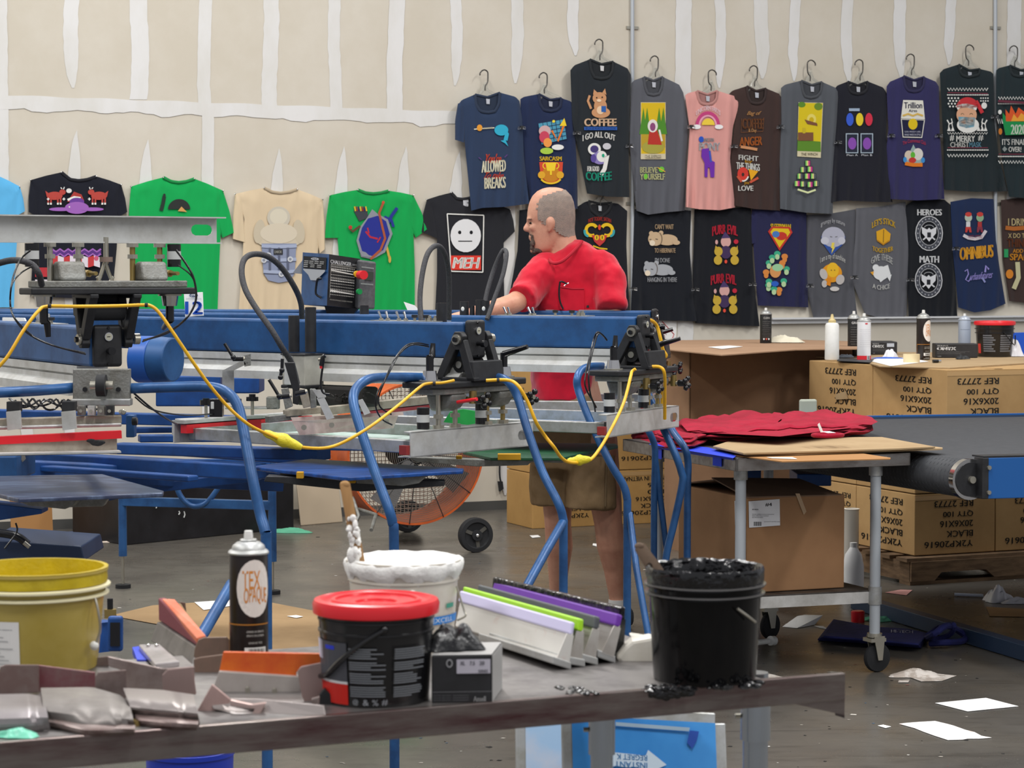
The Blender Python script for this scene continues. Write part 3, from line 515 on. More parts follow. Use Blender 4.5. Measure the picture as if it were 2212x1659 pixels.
def b4(P):
    P.t('grumpy by nature', (1773, 480, 1825, 492), '#b8b9bc', .01, arc=.7).e(1800, 510, 26, 24, '#3555a0', a0=0, a1=180).p([(1776, 524), (1825, 524), (1796, 552)], '#3555a0').e(1800, 512, 25, 22, '#b4b5c4').e(1782, 520, 9, 8, '#c8c9d4').e(1818, 520, 8, 8, '#c8c9d4').l([(1793, 511), (1798, 512)], 1.4, '#666').l([(1804, 512), (1809, 511)], 1.4, '#666').p([(1797, 524), (1803, 524), (1801, 534), (1804, 534), (1796, 548), (1798, 536), (1795, 536)], '#e8d45a')
    P.cut(P.root)
    P.t('I am a ray of sunshine', (1772, 556, 1826, 572), '#c9c9c4', .01, arc=.6).e(1797, 590, 22, 20, '#e59a22').e(1799, 583, 13, 16, '#eebb2a').e(1779, 592, 8, 12, '#c2bcb8', a=-20).e(1815, 604, 9, 11, '#c2bcb8', a=20).e(1781, 613, 6, 8, '#c2bcb8').e(1803, 624, 10, 5, '#d4cfca').p([(1788, 600), (1796, 600), (1794, 618), (1785, 615)], '#e08a1e').l([(1795, 583), (1797, 584)], 1.4, '#333').l([(1802, 583), (1804, 584)], 1.4, '#333')
low('grey t-shirt with a storm cloud face above a yellow sun with puffy feet', '#55565c', [(1743, 465), (1790, 462), (1848, 452)], [(1741, 560), (1740, 620), (1757, 686)], [(1846, 560), (1845, 620), (1852, 686)], [(1800, 690)], b4, seed=24)
def b5(P):
    P.t("LET'S STICK", (1884, 480, 1934, 493), '#e0b428', .03, arc=.7).p([(1893, 500), (1910, 493), (1924, 505), (1922, 520), (1908, 530), (1894, 518)], '#dfa624').l([(1909, 496), (1908, 524)], 1.4, '#6b4e1e').l([(1895, 519), (1908, 528), (1921, 520)], 3, '#b9801c').t('TOGETHER', (1885, 531, 1929, 541), '#e0b428', .03, arc=-.5)
    P.cut(P.root)
    P.t('GIVE THESE', (1882, 558, 1928, 572), '#c9cac8', .02, arc=.7).e(1903, 590, 17, 15, '#e4e6e6').p([(1888, 584), (1902, 610), (1924, 592), (1918, 572)], '#e4e6e6').e(1892, 578, 7, 7, '#e4e6e6').p([(1880, 588), (1888, 586), (1886, 595)], '#e8a838').p([(1914, 594), (1926, 593), (1922, 608)], '#e4e6e6').t('A CHICE', (1885, 612, 1922, 622), '#d8d8d4', .03, arc=-.4)
low("grey t-shirt with a folded yellow sandwich, LET'S STICK TOGETHER, over a white dove", '#606167', [(1849, 450), (1905, 446), (1956, 436)], [(1847, 520), (1838, 600), (1868, 678)], [(1962, 530), (1962, 600), (1958, 682)], [(1915, 690)], b5, seed=25)
def seal(P, x, y):
    P.arc(x, y, 29, 37, 0, 360, 2, '#d4d5d8').arc(x, y, 24, 31, 0, 360, 7, '#4c4f58').arc(x, y, 20, 26, 0, 360, 1.2, '#c4c5c8')
    for k in range(20):
        a = k * 18; P.e(x + 24.5 * math.cos(math.radians(a)), y + 31.5 * math.sin(math.radians(a)), 1.3, 1.7, '#aeb0b6')
    P.p([(x - 4, y - 8), (x - 16, y - 14), (x - 15, y), (x - 8, y + 8), (x, y + 18), (x + 8, y + 8), (x + 15, y), (x + 16, y - 14), (x + 4, y - 8), (x, y - 12)], '#dcdde0').r(x - 4, y - 2, x + 4, y + 9, '#26282e').l([(x - 13, y + 14), (x - 7, y + 9)], 3, '#dcdde0').l([(x + 13, y + 14), (x + 7, y + 9)], 3, '#dcdde0').arc(x, y - 12, 10, 6, 190, 350, 1.2, '#b8b9bc')
def b6(P):
    P.t('HEROES', (1982, 452, 2034, 465), '#e4e5e6', .06); seal(P, 2007, 504); P.cut(P.root); P.t('MATH', (1987, 553, 2028, 567), '#e4e5e6', .06); seal(P, 2006, 606)
low('black t-shirt with HEROES and MATH above round eagle seals', '#171a20', [(1953, 446), (1975, 432), (2006, 430), (2040, 431), (2053, 442)], [(1958, 560), (1963, 684)], [(2060, 560), (2068, 684)], [(2014, 688)], b6, seed=26)
def b7(P):
    for x, c, s in ((2092, '#b8c4b4', '#c8443c'), (2117, '#8fb08c', '#8a3848')):
        P.e(x, 470, 8, 9, c).e(x, 463, 7, 5, '#c8443c').r(x - 5, 479, x + 4, 490, ('#d8dada', '#b03a3a')[x > 2100]).p([(x - 6, 490), (x + 5, 490), (x + 7, 502), (x + 2, 502), (x, 494), (x - 3, 502), (x - 7, 502)], s)
    P.l([(2081, 508), (2092, 514), (2106, 516), (2120, 513), (2130, 498)], 7, '#d6cfd4').t('NICE ATTIRE', (2092, 508, 2122, 515), '#8a3848', .01)
    P.cut(P.root)
    P.t('OMNIBUS', (2074, 535, 2145, 562), '#d99a2c', .05, slope=.25).l([(2084, 586), (2090, 582), (2092, 592), (2086, 604), (2092, 608), (2098, 600)], 2.4, '#9c94d8').t('urbanfutures', (2096, 590, 2144, 606), '#9c94d8', .02, slope=.35, sh=.1).l([(2128, 588), (2130, 574), (2136, 582)], 4, '#9c94d8').l([(2122, 600), (2128, 610)], 4, '#8f94c8')
low('navy t-shirt with two zombie children above orange OMNIBUS lettering', '#1f2e50', [(2053, 436), (2098, 428), (2146, 430)], [(2058, 540), (2070, 664)], [(2152, 520), (2158, 570), (2172, 656)], [(2105, 675), (2140, 670)], b7, seed=27)
def b8(P):
    P.t('I DRINK', (2178, 472, 2228, 487), '#e0cf9c', .02).l([(2172, 492), (2190, 494), (2215, 492)], 9, '#b0662c').t('X DO THE', (2178, 504, 2226, 514), '#c9b27c', .01).t('THINGS', (2176, 516, 2230, 534), '#6e3c22', .03).r(2169, 538, 2178, 556, '#2c9a5c').t('SPACE', (2182, 548, 2232, 562), '#e0982c', .04).e(2181, 592, 8, 10, '#d8862c').l([(2198, 566), (2200, 600), (2190, 624)], 10, '#c9c49a').t('ADD', (2188, 538, 2210, 546), '#e0982c', .04)
low('dark brown t-shirt with orange and cream lettering, cut off at the right edge', '#40322f', [(2162, 432), (2200, 428), (2250, 430)], [(2166, 560), (2180, 650)], [(2252, 560), (2252, 655)], [(2215, 654)], b8, seed=28)
# ---- shirts pinned to the wall on the left
def pin(label, col, sl, nl, nr, sr, sleeve_l, sleeve_r, bl, br, bot, art, seed, ndip=8, **k):
    nk = [nl, (nl[0] * .75 + nr[0] * .25, max(nl[1], nr[1]) + ndip * .7), ((nl[0] + nr[0]) / 2, max(nl[1], nr[1]) + ndip), (nl[0] * .25 + nr[0] * .75, max(nl[1], nr[1]) + ndip * .7), nr]
    top = [sl, ((sl[0] + nl[0]) / 2, (sl[1] + nl[1]) / 2 - 1)] + nk + [((sr[0] + nr[0]) / 2, (sr[1] + nr[1]) / 2 - 1), sr]
    ss = []
    for a, q, x in ((sl, sleeve_l, 1), (sr, sleeve_r, -1)):
        if q:
            t1, t2 = q; inn = (a[0] + x * 14, a[1] - 3)
            e = ([a, inn], [inn, (inn[0] + x * 4, (inn[1] + t2[1]) / 2), t2], [t1, t2], [a, ((a[0] + t1[0]) / 2 - x * 2, (a[1] + t1[1]) / 2), t1]) if x == 1 else ([inn, a], [a, ((a[0] + t1[0]) / 2 - x * 2, (a[1] + t1[1]) / 2), t1], [t2, t1], [inn, (inn[0] + x * 4, (inn[1] + t2[1]) / 2), t2])
            ss.append(e)
    shirt(label, col, top, [sl] + bl, [sr] + br, [bl[-1]] + bot + [br[-1]], nk, off=.022, thick=.012, amp=.005, sleeves=ss, art=art, pins=[p for p in (sl, nl, nr, sr) if p[0] > 0], seed=seed, **k)
pin('light blue t-shirt pinned to the wall, cut off at the left edge of the photo', '#5fb2e2', (-150, 398), (-70, 372), (-8, 378), (43, 403), None, ((54, 456), (30, 470)), [(-150, 660)], [(40, 470), (34, 560), (30, 664)], [(-60, 664)], None, 31)
def c1(P):
    for x, s in ((118, 1), (214, -1)):
        f = '#b5453c'; P.e(x, 423, 17, 9, f).e(x + 17 * s, 415, 7, 6, f).p([(x - 17 * s, 425), (x - 20 * s, 412), (x - 12 * s, 418)], f)
        for k in (-14, -8, 7, 13): P.l([(x + k, 426), (x + k, 441)], 3.5, f).r(x + k - 2, 438, x + k + 2, 442, W_)
        P.l([(x + 16 * s, 408), (x + 13 * s, 405)], 2, W_).l([(x + 19 * s, 409), (x + 21 * s, 404)], 2, W_)
    P.e(149, 412, 6, 5, '#dcdcd8').p([(145, 436), (160, 414), (176, 420), (182, 434)], '#a83a34').l([(146, 432), (160, 426), (174, 428)], 5, W_).e(166, 436, 16, 9, '#6a3d94').e(166, 449, 26, 13, '#9c62b4').e(130, 452, 24, 4, '#9c62b4').e(200, 452, 24, 4, '#9c62b4').e(150, 447, 1.6, 1.6, W_)
    for x in (138, 193, 104): P.l([(x - 3, 430), (x + 3, 430)], 2, W_).l([(x, 427), (x, 433)], 2, W_)
    for y, c in ((541, '#9c62b4'), (546, '#5d3486'), (551, '#9c62b4')): P.zz(112, 218, y, 6, 12, 4, c)
    for k in range(8): P.p([(112 + k * 13, 556 - (k % 2) * 4), (125 + k * 13, 556 - ((k + 1) % 2) * 4), (125 + k * 13, 578 - ((k + 1) % 2) * 4), (112 + k * 13, 578 - (k % 2) * 4)], ('#c03a3c', '#dcd4dc')[k % 2])
    P.r(76, 578, 102, 598, '#b8323a').r(76, 604, 102, 612, '#dcd4dc').e(208, 558, 5, 5, '#c85a78')
pin('black t-shirt with a red and purple knit reindeer pattern pinned to the wall', '#1b1d27', (66, 389), (133, 372), (208, 381), (262, 399), ((62, 458), (84, 470)), ((275, 458), (254, 470)), [(78, 470), (72, 540), (66, 640)], [(256, 470), (252, 540), (242, 640)], [(150, 644)], c1, 32, ndip=9)
def c2(P):
    P.l([(348, 455), (352, 440), (355, 424)], 8, '#23352c').e(355, 422, 3, 4, '#23352c').e(387, 452, 24, 22, '#2a2e2c', a0=180, a1=360).p([(384, 456), (392, 446), (404, 458)], '#cf9c5a').l([(384, 528), (378, 536)], 5, '#23352c')
pin('bright green t-shirt with a dark rounded figure print behind the raised aluminium channel', '#12a452', (283, 403), (353, 383), (420, 386), (482, 412), None, ((506, 502), (480, 514)), [(278, 460), (292, 560), (296, 666)], [(478, 480), (474, 560), (470, 668)], [(380, 670)], c2, 33)
def c3(P):
    P.e(602, 470, 25, 24, '#c6bfae').e(602, 468, 19, 17, '#d5cdb8').e(603, 515, 52, 22, '#cbbfa8').e(560, 500, 12, 26, '#c6baa2', a=8).e(646, 500, 12, 26, '#c6baa2', a=-8).e(602, 504, 40, 22, '#d3c8b2')
    P.p([(565, 526), (640, 526), (637, 590), (626, 607), (602, 611), (580, 606), (569, 590)], '#8a93ac')
    for y, w in ((531, 38), (560, 37), (586, 34)): P.l([(603 - w, y), (603, y + 2), (603 + w, y)], 7, '#a4aec6').arc(603, y + 4, w, 2, 0, 180, 1.2, '#4a5064')
    for x in (583, 603, 622): P.l([(x, 535), (x, 584)], 5, '#5c6276')
    P.r(591, 538, 611, 550, '#2a2c30').t('DAROK', (593, 541, 609, 547), '#a8a8a0', .03)
    for x, y in ((580, 551), (627, 560), (608, 592), (570, 562)): P.e(x, y, 6, 6, '#c9ccd0').e(x, y, 3, 3, '#8a8f9c')
pin('beige t-shirt with a blue grey barrel and pale sack print pinned to the wall', '#d6c2a2', (508, 419), (571, 406), (642, 409), (697, 431), ((503, 516), (532, 524)), ((702, 538), (690, 548)), [(528, 470), (524, 560), (516, 668)], [(690, 500), (684, 580), (676, 670)], [(600, 672)], c3, 34)
def c4(P):
    P.p([(764, 455), (792, 448), (796, 470), (776, 478)], '#3d4148')
    for k in range(7): P.l([(768 + k * 4, 456), (766 + k * 4, 446)], 3, ('#d8b02c', '#8a2c2c', '#2c2f5c')[k % 3])
    P.l([(858, 449), (846, 466), (838, 482)], 7, '#26358c').l([(830, 468), (846, 476), (850, 490)], 6, '#26358c').l([(832, 520), (842, 560)], 5, '#caa94a')
    P.p([(793, 470), (804, 452), (816, 462), (838, 474), (848, 505), (832, 545), (805, 560), (780, 555), (770, 520), (778, 490)], '#8b8f98')
    P.p([(795, 472), (816, 466), (834, 478), (842, 506), (828, 540), (805, 553), (784, 548), (775, 518), (782, 492)], '#26308c')
    P.e(804, 506, 17, 13, '#26308c').l([(790, 500), (800, 512), (816, 516)], 4, '#b82c3a').l([(794, 492), (797, 504)], 3, '#b82c3a').l([(822, 512), (815, 524)], 3, '#b82c3a').p([(775, 540), (790, 545), (802, 556), (782, 554)], '#8b8f98')
    P.l([(828, 438), (819, 460), (826, 490), (832, 515), (822, 540), (800, 560)], 5, '#a85638').e(828, 437, 3, 3, '#cc4a36').l([(755, 493), (762, 500), (778, 488)], 5, '#5c4630').e(757, 491, 4, 4, '#b83c30').e(842, 560, 3, 8, '#caa94a')
pin('bright green t-shirt with a blue shield, bow and sword print above the control box', '#12a24f', (712, 422), (773, 410), (840, 412), (893, 422), ((702, 514), (734, 514)), ((924, 494), (898, 514)), [(728, 500), (734, 580), (735, 670)], [(893, 500), (896, 580), (896, 670)], [(810, 672)], c4, 35, ndip=6)
def c5(P):
    for a, b_ in (((966, 462), (1045, 465)), ((1045, 465), (1043, 588)), ((1043, 588), (975, 586)), ((975, 586), (966, 462))): P.l([a, b_], 2.5, W_)
    P.e(1006, 509, 33, 36, '#e2e3e4').e(993, 502, 3.5, 4, '#17181c').e(1018, 502, 3.5, 4, '#17181c').l([(990, 521), (1020, 521)], 2, '#17181c').r(974, 552, 1039, 583, '#dc3a2c').t('MEH', (980, 556, 1034, 579), W_, .07, sh=.08)
pin('black t-shirt with a white blank face in a frame above MEH on red', '#26272c', (922, 431), (975, 416), (1022, 425), (1102, 452), ((908, 500), (946, 516)), ((1112, 500), (1086, 526)), [(944, 500), (944, 590), (940, 672)], [(1088, 510), (1088, 590), (1090, 670)], [(1015, 674)], c5, 36, ndip=5, tag_px=(1006, 438, 12, 16, '#d0d2d6'))
def c6(P):
    P.p([(1156, 540), (1166, 536), (1180, 556), (1164, 556)], '#c8343a').p([(1160, 556), (1182, 550), (1178, 562)], '#b8bcc2')
low('black t-shirt in the lower row hidden behind the man\'s head and shoulders', '#181a20', [(1122, 454), (1180, 448), (1240, 452)], [(1118, 540), (1100, 640), (1092, 680)], [(1238, 560), (1240, 690)], [(1170, 694)], c6, seed=29)
hanger(1297, 402, (1274, 1318), 438, 16, 'clear hanger holding the ram shirt, just under the cat coffee shirt', 1, .012)
# ---- clips joining the hung shirts
for x, y, lb in ((1127, 276, 'between the narwhal shirt and the SARCASM shirt'), (1246, 287, 'between the SARCASM shirt and the cat coffee shirt'), (1360, 315, 'between the cat coffee shirt and the forest card shirt'), (1493, 274, 'between the forest card shirt and the pink shirt'), (1585, 316, 'between the pink shirt and the ANGER shirt'), (1686, 274, 'between the ANGER shirt and the picnic card shirt'), (1810, 307, 'between the picnic card shirt and the ovals shirt'), (1925, 293, 'between the ovals shirt and the Trillion Aires shirt'), (2028, 293, 'between the Trillion Aires shirt and the face mask shirt'), (2149, 252, 'between the face mask shirt and the dumpster shirt'), (1368, 624, 'between the ram shirt and the bear shirt'), (1502, 625, 'between the bear shirt and the PURR EVIL shirt'), (1626, 614, 'between the PURR EVIL shirt and the diamond crest shirt'), (1750, 617, 'between the diamond crest shirt and the storm cloud shirt'), (1846, 599, 'between the storm cloud shirt and the sandwich shirt'), (1966, 604, 'between the sandwich shirt and the HEROES shirt'), (2065, 537, 'between the HEROES shirt and the OMNIBUS shirt')):
    r = thing('binder_clip', wallp(x, y + 4, .09), 'small black binder clip ' + lb, 'clip', 'clips pinching neighbouring shirts together')
    b = MB(); b.prism([wallp(x - 4, y - 4, .088), wallp(x + 4, y - 4, .088), wallp(x + 3, y + 4, .088), wallp(x - 3, y + 4, .088)], WN * .014, blk); b.build('clamp', r)
    b = MB(); b.tube([wallp(x - 2, y, .104), wallp(x - 8, y - 2, .108), wallp(x - 8, y + 3, .108), wallp(x - 2, y + 2, .104)], .003, chrome, 6); b.tube([wallp(x + 2, y, .104), wallp(x + 8, y - 2, .108), wallp(x + 8, y + 3, .108), wallp(x + 2, y + 2, .104)], .003, chrome, 6); b.build('wire_handle', r)
# ================================================================ the blue printing press
press = thing('screen_printing_press', G(-394, 1375), 'big blue automatic t-shirt printing press with radiating arms, filling the middle of the room', 'printing press')
ZT, BH, BW = 1.4075, .1186, .1
cable = M('braided_hose', '#2b2b2e', .7, n2='#3c3c40', scale=220, lo=.45, hi=.55)
class Arm:
    def __init__(s, e, f, length, rail, sw, name_i=0):
        E, F = G(*e, ZT), G(*f, ZT); s.u = (E - F).normalized(); s.w = s.u.cross(UZ); s.E = E - s.w * BW / 2; s.L = length
        s.E.z = ZT; u, w = s.u, s.w; P = s.P
        b = MB(); b.beam(P(0, 0, ZT - BH / 2), P(length, 0, ZT - BH / 2), BW, BH, blue); s.o = b.build('print_arm', press, bevel=.008)
        b = MB(); pr = [(-.05, 1.287), (.05, 1.287), (.05, 1.263), (.04, 1.262), (.04, 1.257), (.05, 1.256), (.05, 1.24), (.062, 1.238), (.078, 1.224), (.078, 1.196), (-.05, 1.196)]
        r0, r1 = [s.at(x, .05) for x in rail]; b.prism([P(r0, a, z) for a, z in pr], -u * (r1 - r0), aluw); b.build('slide_rail', s.o)
        b = MB(); a0, a1 = sw[0] + 14 / 560, sw[-1] - .03
        b = MB(); b.prism([P(max(sw) + .03, -.035, ZT), P(max(sw) + .03, .035, ZT), P(min(sw) - .03, .035, ZT), P(min(sw) - .03, -.035, ZT)], UZ * .003, alu); b.build('switch_plate', s.o)
        for i, q in enumerate(sw):
            b = MB(); p = P(q, .012, ZT + .003)
            if i < 4:
                b.cyl(p, p + UZ * .007, .008, zinc, 6); b.cyl(p + UZ * .007, p + UZ * .03 + u * (-.012 if i % 2 == 0 else -.008), .003, chrome, 8, .0045); b.build('toggle_switch', s.o)
            elif i < 6:
                b.cyl(p, p + UZ * .012, .005, zinc, 8); b.cyl(p + UZ * .01, p + UZ * .02, .011, blkr, 10); b.build('knob', s.o)
            else:
                b.cyl(p, p + UZ * .01, .01, zinc, 6); b.cyl(p + UZ * .01, p + UZ * .018, .006, zinc, 8); b.build('bolt', s.o)
        # end plate with gauge
        b = MB(); e0 = P(-.012, 0, ZT - BH / 2 + .004); b.box(e0, (.022, .092, .128), blk, (u, w, UZ)); ep = b.build('end_plate', s.o, bevel=.01, seg=3)
        b = MB(); g = e0 + u * .011 + UZ * .028; b.cyl(g, g + u * .006, .013, chrome, 18); b.cyl(g + u * .006, g + u * .0065, .0105, C('#b8b6a4'), 16)
        b.cyl(g + u * .0066 - w * .004, g + u * .007 + w * .006, .001, blkg, 6); b.build('pressure_gauge', s.o)
        b = MB(); g = e0 + u * .011 - UZ * .015; b.cyl(g, g + u * .02, .008, blkg, 12); b.cyl(g + u * .018, g + u * .035, .012, blkg, 10); b.build('regulator_knob', s.o)
        for z in (.055, -.055):
            b = MB(); g = e0 + u * .011 + UZ * z; b.cyl(g, g + u * .005, .004, blkg, 8); b.build('bolt', s.o)
    def P(s, q, a, z): p = s.E - s.u * q + s.w * a; return V((p.x, p.y, z))
    def at(s, px, a=0):
        k = (px - 1106) / FPX; p = s.E + s.w * a; return (p.x - k * p.y) / (s.u.x - k * s.u.y)
    def z(s, py, q, a=0): p = s.P(q, a, 0); return CH - (py - HZ) * p.y / FPX
aA = Arm((194, 708), (-40, 693), 2.6, (-40, 165), [.62, .60, .52, .5, .48])
aB = Arm((1000, 697), (480, 688), 3.3, (362, 1000), [.39, .36, .31, .28, .24, .19, .175, .148])
aC = Arm((1372, 685), (970, 681), 3.3, (700, 1330), [.56, .545, .455, .44, .35, .28, .25, .235])
aD = Arm((1405, 671.5), (900, 670), 3.3, (700, 1390), [.43, .345, .335, .33, .28, .22, .19])
YZ = 1.352
def yoke(A, flip=1, parts=(1, -1), piv=YZ):
    O = A.P(-.0, 0, piv); u, w = A.u * flip, A.w
    def Q(a, b, c): return O + u * a + w * b + UZ * c * flip
    y = MB(); y.box(Q(0, 0, -.145), (.12, .52, .02), blk, (u, w, UZ)); root = None
    pts = [(-.09, -.26), (.03, -.26), (.06, -.22), (.06, .22), (.03, .26), (-.09, .26)]
    y = MB(); y.prism([Q(a, b, -.157) for a, b in pts], UZ * .02 * flip, blk); root = y.build('head_plate', press, bevel=.004)
    for sg in (1, -1):
        y = MB(); b0 = sg * .068
        for pl in ([(-.022, .012), (-.012, .026), (.012, .026), (.024, .01), (.012, -.035), (-.012, -.035)], [(-.026, 0), (-.006, -.03), (-.065, -.138), (-.1, -.138)], [(.026, 0), (.006, -.03), (.04, -.138), (.075, -.138)], [(-.1, -.125), (.075, -.125), (.075, -.138), (-.1, -.138)]):
            y.prism([Q(a, b0 - .013, c) for a, c in pl], w * .026, blk)
        y.build('yoke_plate', root, bevel=.003)
        y = MB(); y.cyl(Q(0, b0 - .03 * (sg < 0) + .0, 0) + w * .009 * sg, Q(0, b0, 0) + w * .022 * sg, .017, zinc, 20); y.cyl(Q(0, b0, 0) + w * .022 * sg, Q(0, b0, 0) + w * .03 * sg, .009, blkg, 6); y.build('pivot_bolt', root)
    y = MB(); y.prism([Q(.045, -.08, -.138), Q(.045, .08, -.138), Q(.036, .08, -.07), Q(.036, -.08, -.07)], u * .03, blk); y.build('front_brace', root, bevel=.004)
    y = MB(); y.cyl(Q(-.015, -.05, -.085), Q(-.015, .05, -.085), .028, blkr, 20); y.cyl(Q(-.015, -.056, -.085), Q(-.015, .056, -.085), .012, zinc, 14); y.build('roller', root)
    y = MB(); y.prism([Q(a, b, -.178) for a, b in [(-.08, -.235), (.02, -.235), (.045, -.2), (.045, .2), (.02, .235), (-.08, .235)]], UZ * .02 * flip, aluc); y.build('clamp_casting', root, bevel=.003)
    for k, b0 in ((0, .13), (1, -.13)):
        y = MB(); y.prism([Q(a, b0 - .05, c) for a, c in [(-.07, -.178), (.045, -.178), (.04, -.2), (.02, -.225), (-.01, -.236), (-.05, -.236)]], w * .085, aluc); y.build('clamp_casting', root, bevel=.01, seg=3)
        for q in (-.055, .055):
            y = MB(); c = b0 + q * .8; y.cyl(Q(-.005, c, -.17), Q(-.005, c, -.29), .0085, brass if k else zinc, 12); y.cyl(Q(-.005, c, -.245), Q(-.005, c, -.258), .017, zinc, 6); y.cyl(Q(-.005, c, -.28), Q(-.005, c, -.292), .02, zinc, 6); y.build('bolt', root)
        # brass rod with black star knob
        y = MB(); c = b0 - .07; y.cyl(Q(-.09, c, -.2), Q(.05, c, -.2), .006, brass, 10); y.cyl(Q(-.03, c, -.2), Q(.03, c, -.2), .011, brass, 6); y.cyl(Q(.05, c, -.17), Q(.05, c, -.212), .013, brass, 10); rod = y.build('adjusting_rod', root)
        y = MB(); y.cyl(Q(.07, c, -.2), Q(.1, c, -.2), .013, blkg, 12)
        for j in range(4):
            a = j * math.pi / 2 + .5; y.ball(Q(.105, c, -.2) + w * .02 * math.cos(a) + UZ * .02 * math.sin(a), .0105, blkg, 10, 7)
        y.cyl(Q(.05, c, -.2), Q(.11, c, -.2), .008, zinc, 10); y.build('star_knob', root)
        # pneumatic cylinder
        c = .235 if k == 0 else (-.075 if flip > 0 else -.215)
        y = MB(); y.cyl(Q(-.02, c, -.22), Q(-.02, c, -.29), .021, blkg, 18); pc = y.build('air_cylinder', root)
        y = MB(); y.cyl(Q(-.02, c, -.243), Q(-.02, c, -.268), .0215, C('#b9bbba'), 18); y.build('label_band', root)
    for c, an in ((.2, 1.5), (-.2, .35)):
        y = MB(); y.cyl(Q(-.02, c, -.137), Q(-.02, c, -.131), .036, zinc, 20); y.cyl(Q(-.02, c, -.131), Q(-.02, c, -.1), .027, chrome, 20, .022); kn = y.build('locking_collar', root)
        y = MB(); y.cyl(Q(-.02, c, -.1), Q(-.02, c, -.052), .013, blkg, 12); d = (u * math.cos(an) * .8 - w * math.sin(an) * .35)
        y.tube([Q(-.02, c, -.058), Q(-.02, c, -.05) + d * .03, Q(-.02, c, -.03 if an < 1 else -.01) + d * (.12 if an < 1 else .04)], [.013, .011, .008], blkg, 10); y.build('lever_handle', root)
    # screen holder: C channel open inwards
    y = MB(); t = .004; h0, h1, d = -.375, -.292, .045; wl, wr = (-.3 if flip > 0 else -.375), .36
    hz0, hz1, hb0, hb1 = -.352, -.318, wl + .015, wl + .085
    for B0_, B1_, C0_, C1_ in ((wl, hb0, h0, h1), (hb1, wr, h0, h1), (hb0, hb1, h0, hz0), (hb0, hb1, hz1, h1)): y.prism([Q(.03, b, c) for b, c in [(B0_, C0_), (B0_, C1_), (B1_, C1_), (B1_, C0_)]], -u * t, aluw)
    for bx_, cx_, e1, e2 in ((hb0, hz0, 1, 1), (hb0, hz1, 1, -1), (hb1, hz0, -1, 1), (hb1, hz1, -1, -1)): y.prism([Q(.03, bx_, cx_), Q(.03, bx_ + .014 * e1, cx_), Q(.03, bx_ + .004 * e1, cx_ + .005 * e2), Q(.03, bx_, cx_ + .014 * e2)], -u * t, aluw)
    y.prism([Q(.03, b, h1 - t) for b in (wl, wr)] + [Q(.03 - d, b, h1 - t) for b in (wr - .02, wl)], UZ * t * flip, aluw)
    y.prism([Q(.03, b, h0) for b in (wl, wr)] + [Q(.03 - d, b, h0) for b in (wr + .01, wl - .015)], UZ * t * flip, aluw); ho = y.build('screen_holder', root)
    if flip > 0: y = MB(); y.box(Q(.012, wr + .008, -.35), (.03, .02, .03), M('red_clamp', '#8e2a28', .5), (u, w, UZ)); y.build('end_block', root)
    return root, Q
yB, QB = yoke(aB); yC, QC = yoke(aC); yD, QD = yoke(aD)
# ---- screens held under the arms
mesh_m = M('screen_mesh', '#b9cde4', .35, n2='#8fb0d8', scale=8, lo=.45, hi=.6); meshg = M('screen_mesh_teal', '#c9dcd4', .35, n2='#8fb3a0', scale=9, lo=.5, hi=.6)
def screen(Q, lab, mm, uo=-.02, ul=-.92, wo=.3, z=-.365, h=.042, col=alu):
    r = thing('silk_screen', Q((uo + ul) / 2, 0, z), lab, 'silk screen', None)
    c = [Q(uo, -wo, z), Q(uo, wo, z), Q(ul, wo, z), Q(ul, -wo, z)]
    b = MB()
    for i in range(4):
        p, q = c[i], c[(i + 1) % 4]; d = (q - p).normalized() * .018; b.beam(p - d + UZ * h / 2, q + d + UZ * h / 2, .036, h, col)
    b.build('frame', r, bevel=.003)
    b = MB(); b.add([x + UZ * .003 for x in c], [[0, 1, 2, 3]], mm); b.add([x + UZ * .001 for x in c], [[3, 2, 1, 0]], mm); b.build('mesh', r)
    return r
screen(QB, 'silver framed screen clamped under the middle arm with the yellow plug hanging before it', meshg, ul=-1.0)
sc = screen(QC, 'silver framed screen with pale blue mesh in front of the man', mesh_m, ul=-1.0)
screen(QD, 'silver framed screen with blue mesh under the farthest arm by the man\'s waist', mesh_m, ul=-.9)
# screen's grid of printed squares (C)
b = MB()
for i in range(9):
    for j in range(3):
        a, w0 = -.12 - i * .09, -.22 + j * .16; b.prism([QC(a, w0, -.361), QC(a - .075, w0, -.361), QC(a - .075, w0 + .13, -.361), QC(a, w0 + .13, -.361)], UZ * .0005, C('#a9bfe0'))
b.build('stencil', sc)
# rear holders with red bars for B and C
for Q, x, nm in ((QB, -1.02, 0), (QC, -1.02, 1)):
    b = MB(); b.beam(Q(x, -.3, -.30), Q(x, .36, -.30), .05, .012, aluw); b.beam(Q(x - .03, -.3, -.335), Q(x - .03, .36, -.335), .006, .08, aluw); b.build('rear_holder', press)
    b = MB(); b.beam(Q(x + .01, -.3, -.325), Q(x + .01, .35, -.325), .03, .03, redp if nm == 0 else M('red_clamp')); b.build('red_bar', press)
b = MB(); b.beam(W(392, 926, 8.2), W(560, 916, 8.35), .035, .036, redp); b.build('red_bar', press)
b = MB(); b.beam(W(384, 908, 8.18), W(575, 899, 8.35), .05, .01, aluw); b.beam(W(384, 908, 8.2), W(384, 940, 8.2), .01, .04, aluw); b.build('rear_holder', press)
# ---- raised yoke on the near left arm
pA = aA.P(0, 0, 1.352)
yA, QA = yoke(aA, -1, piv=1.372)
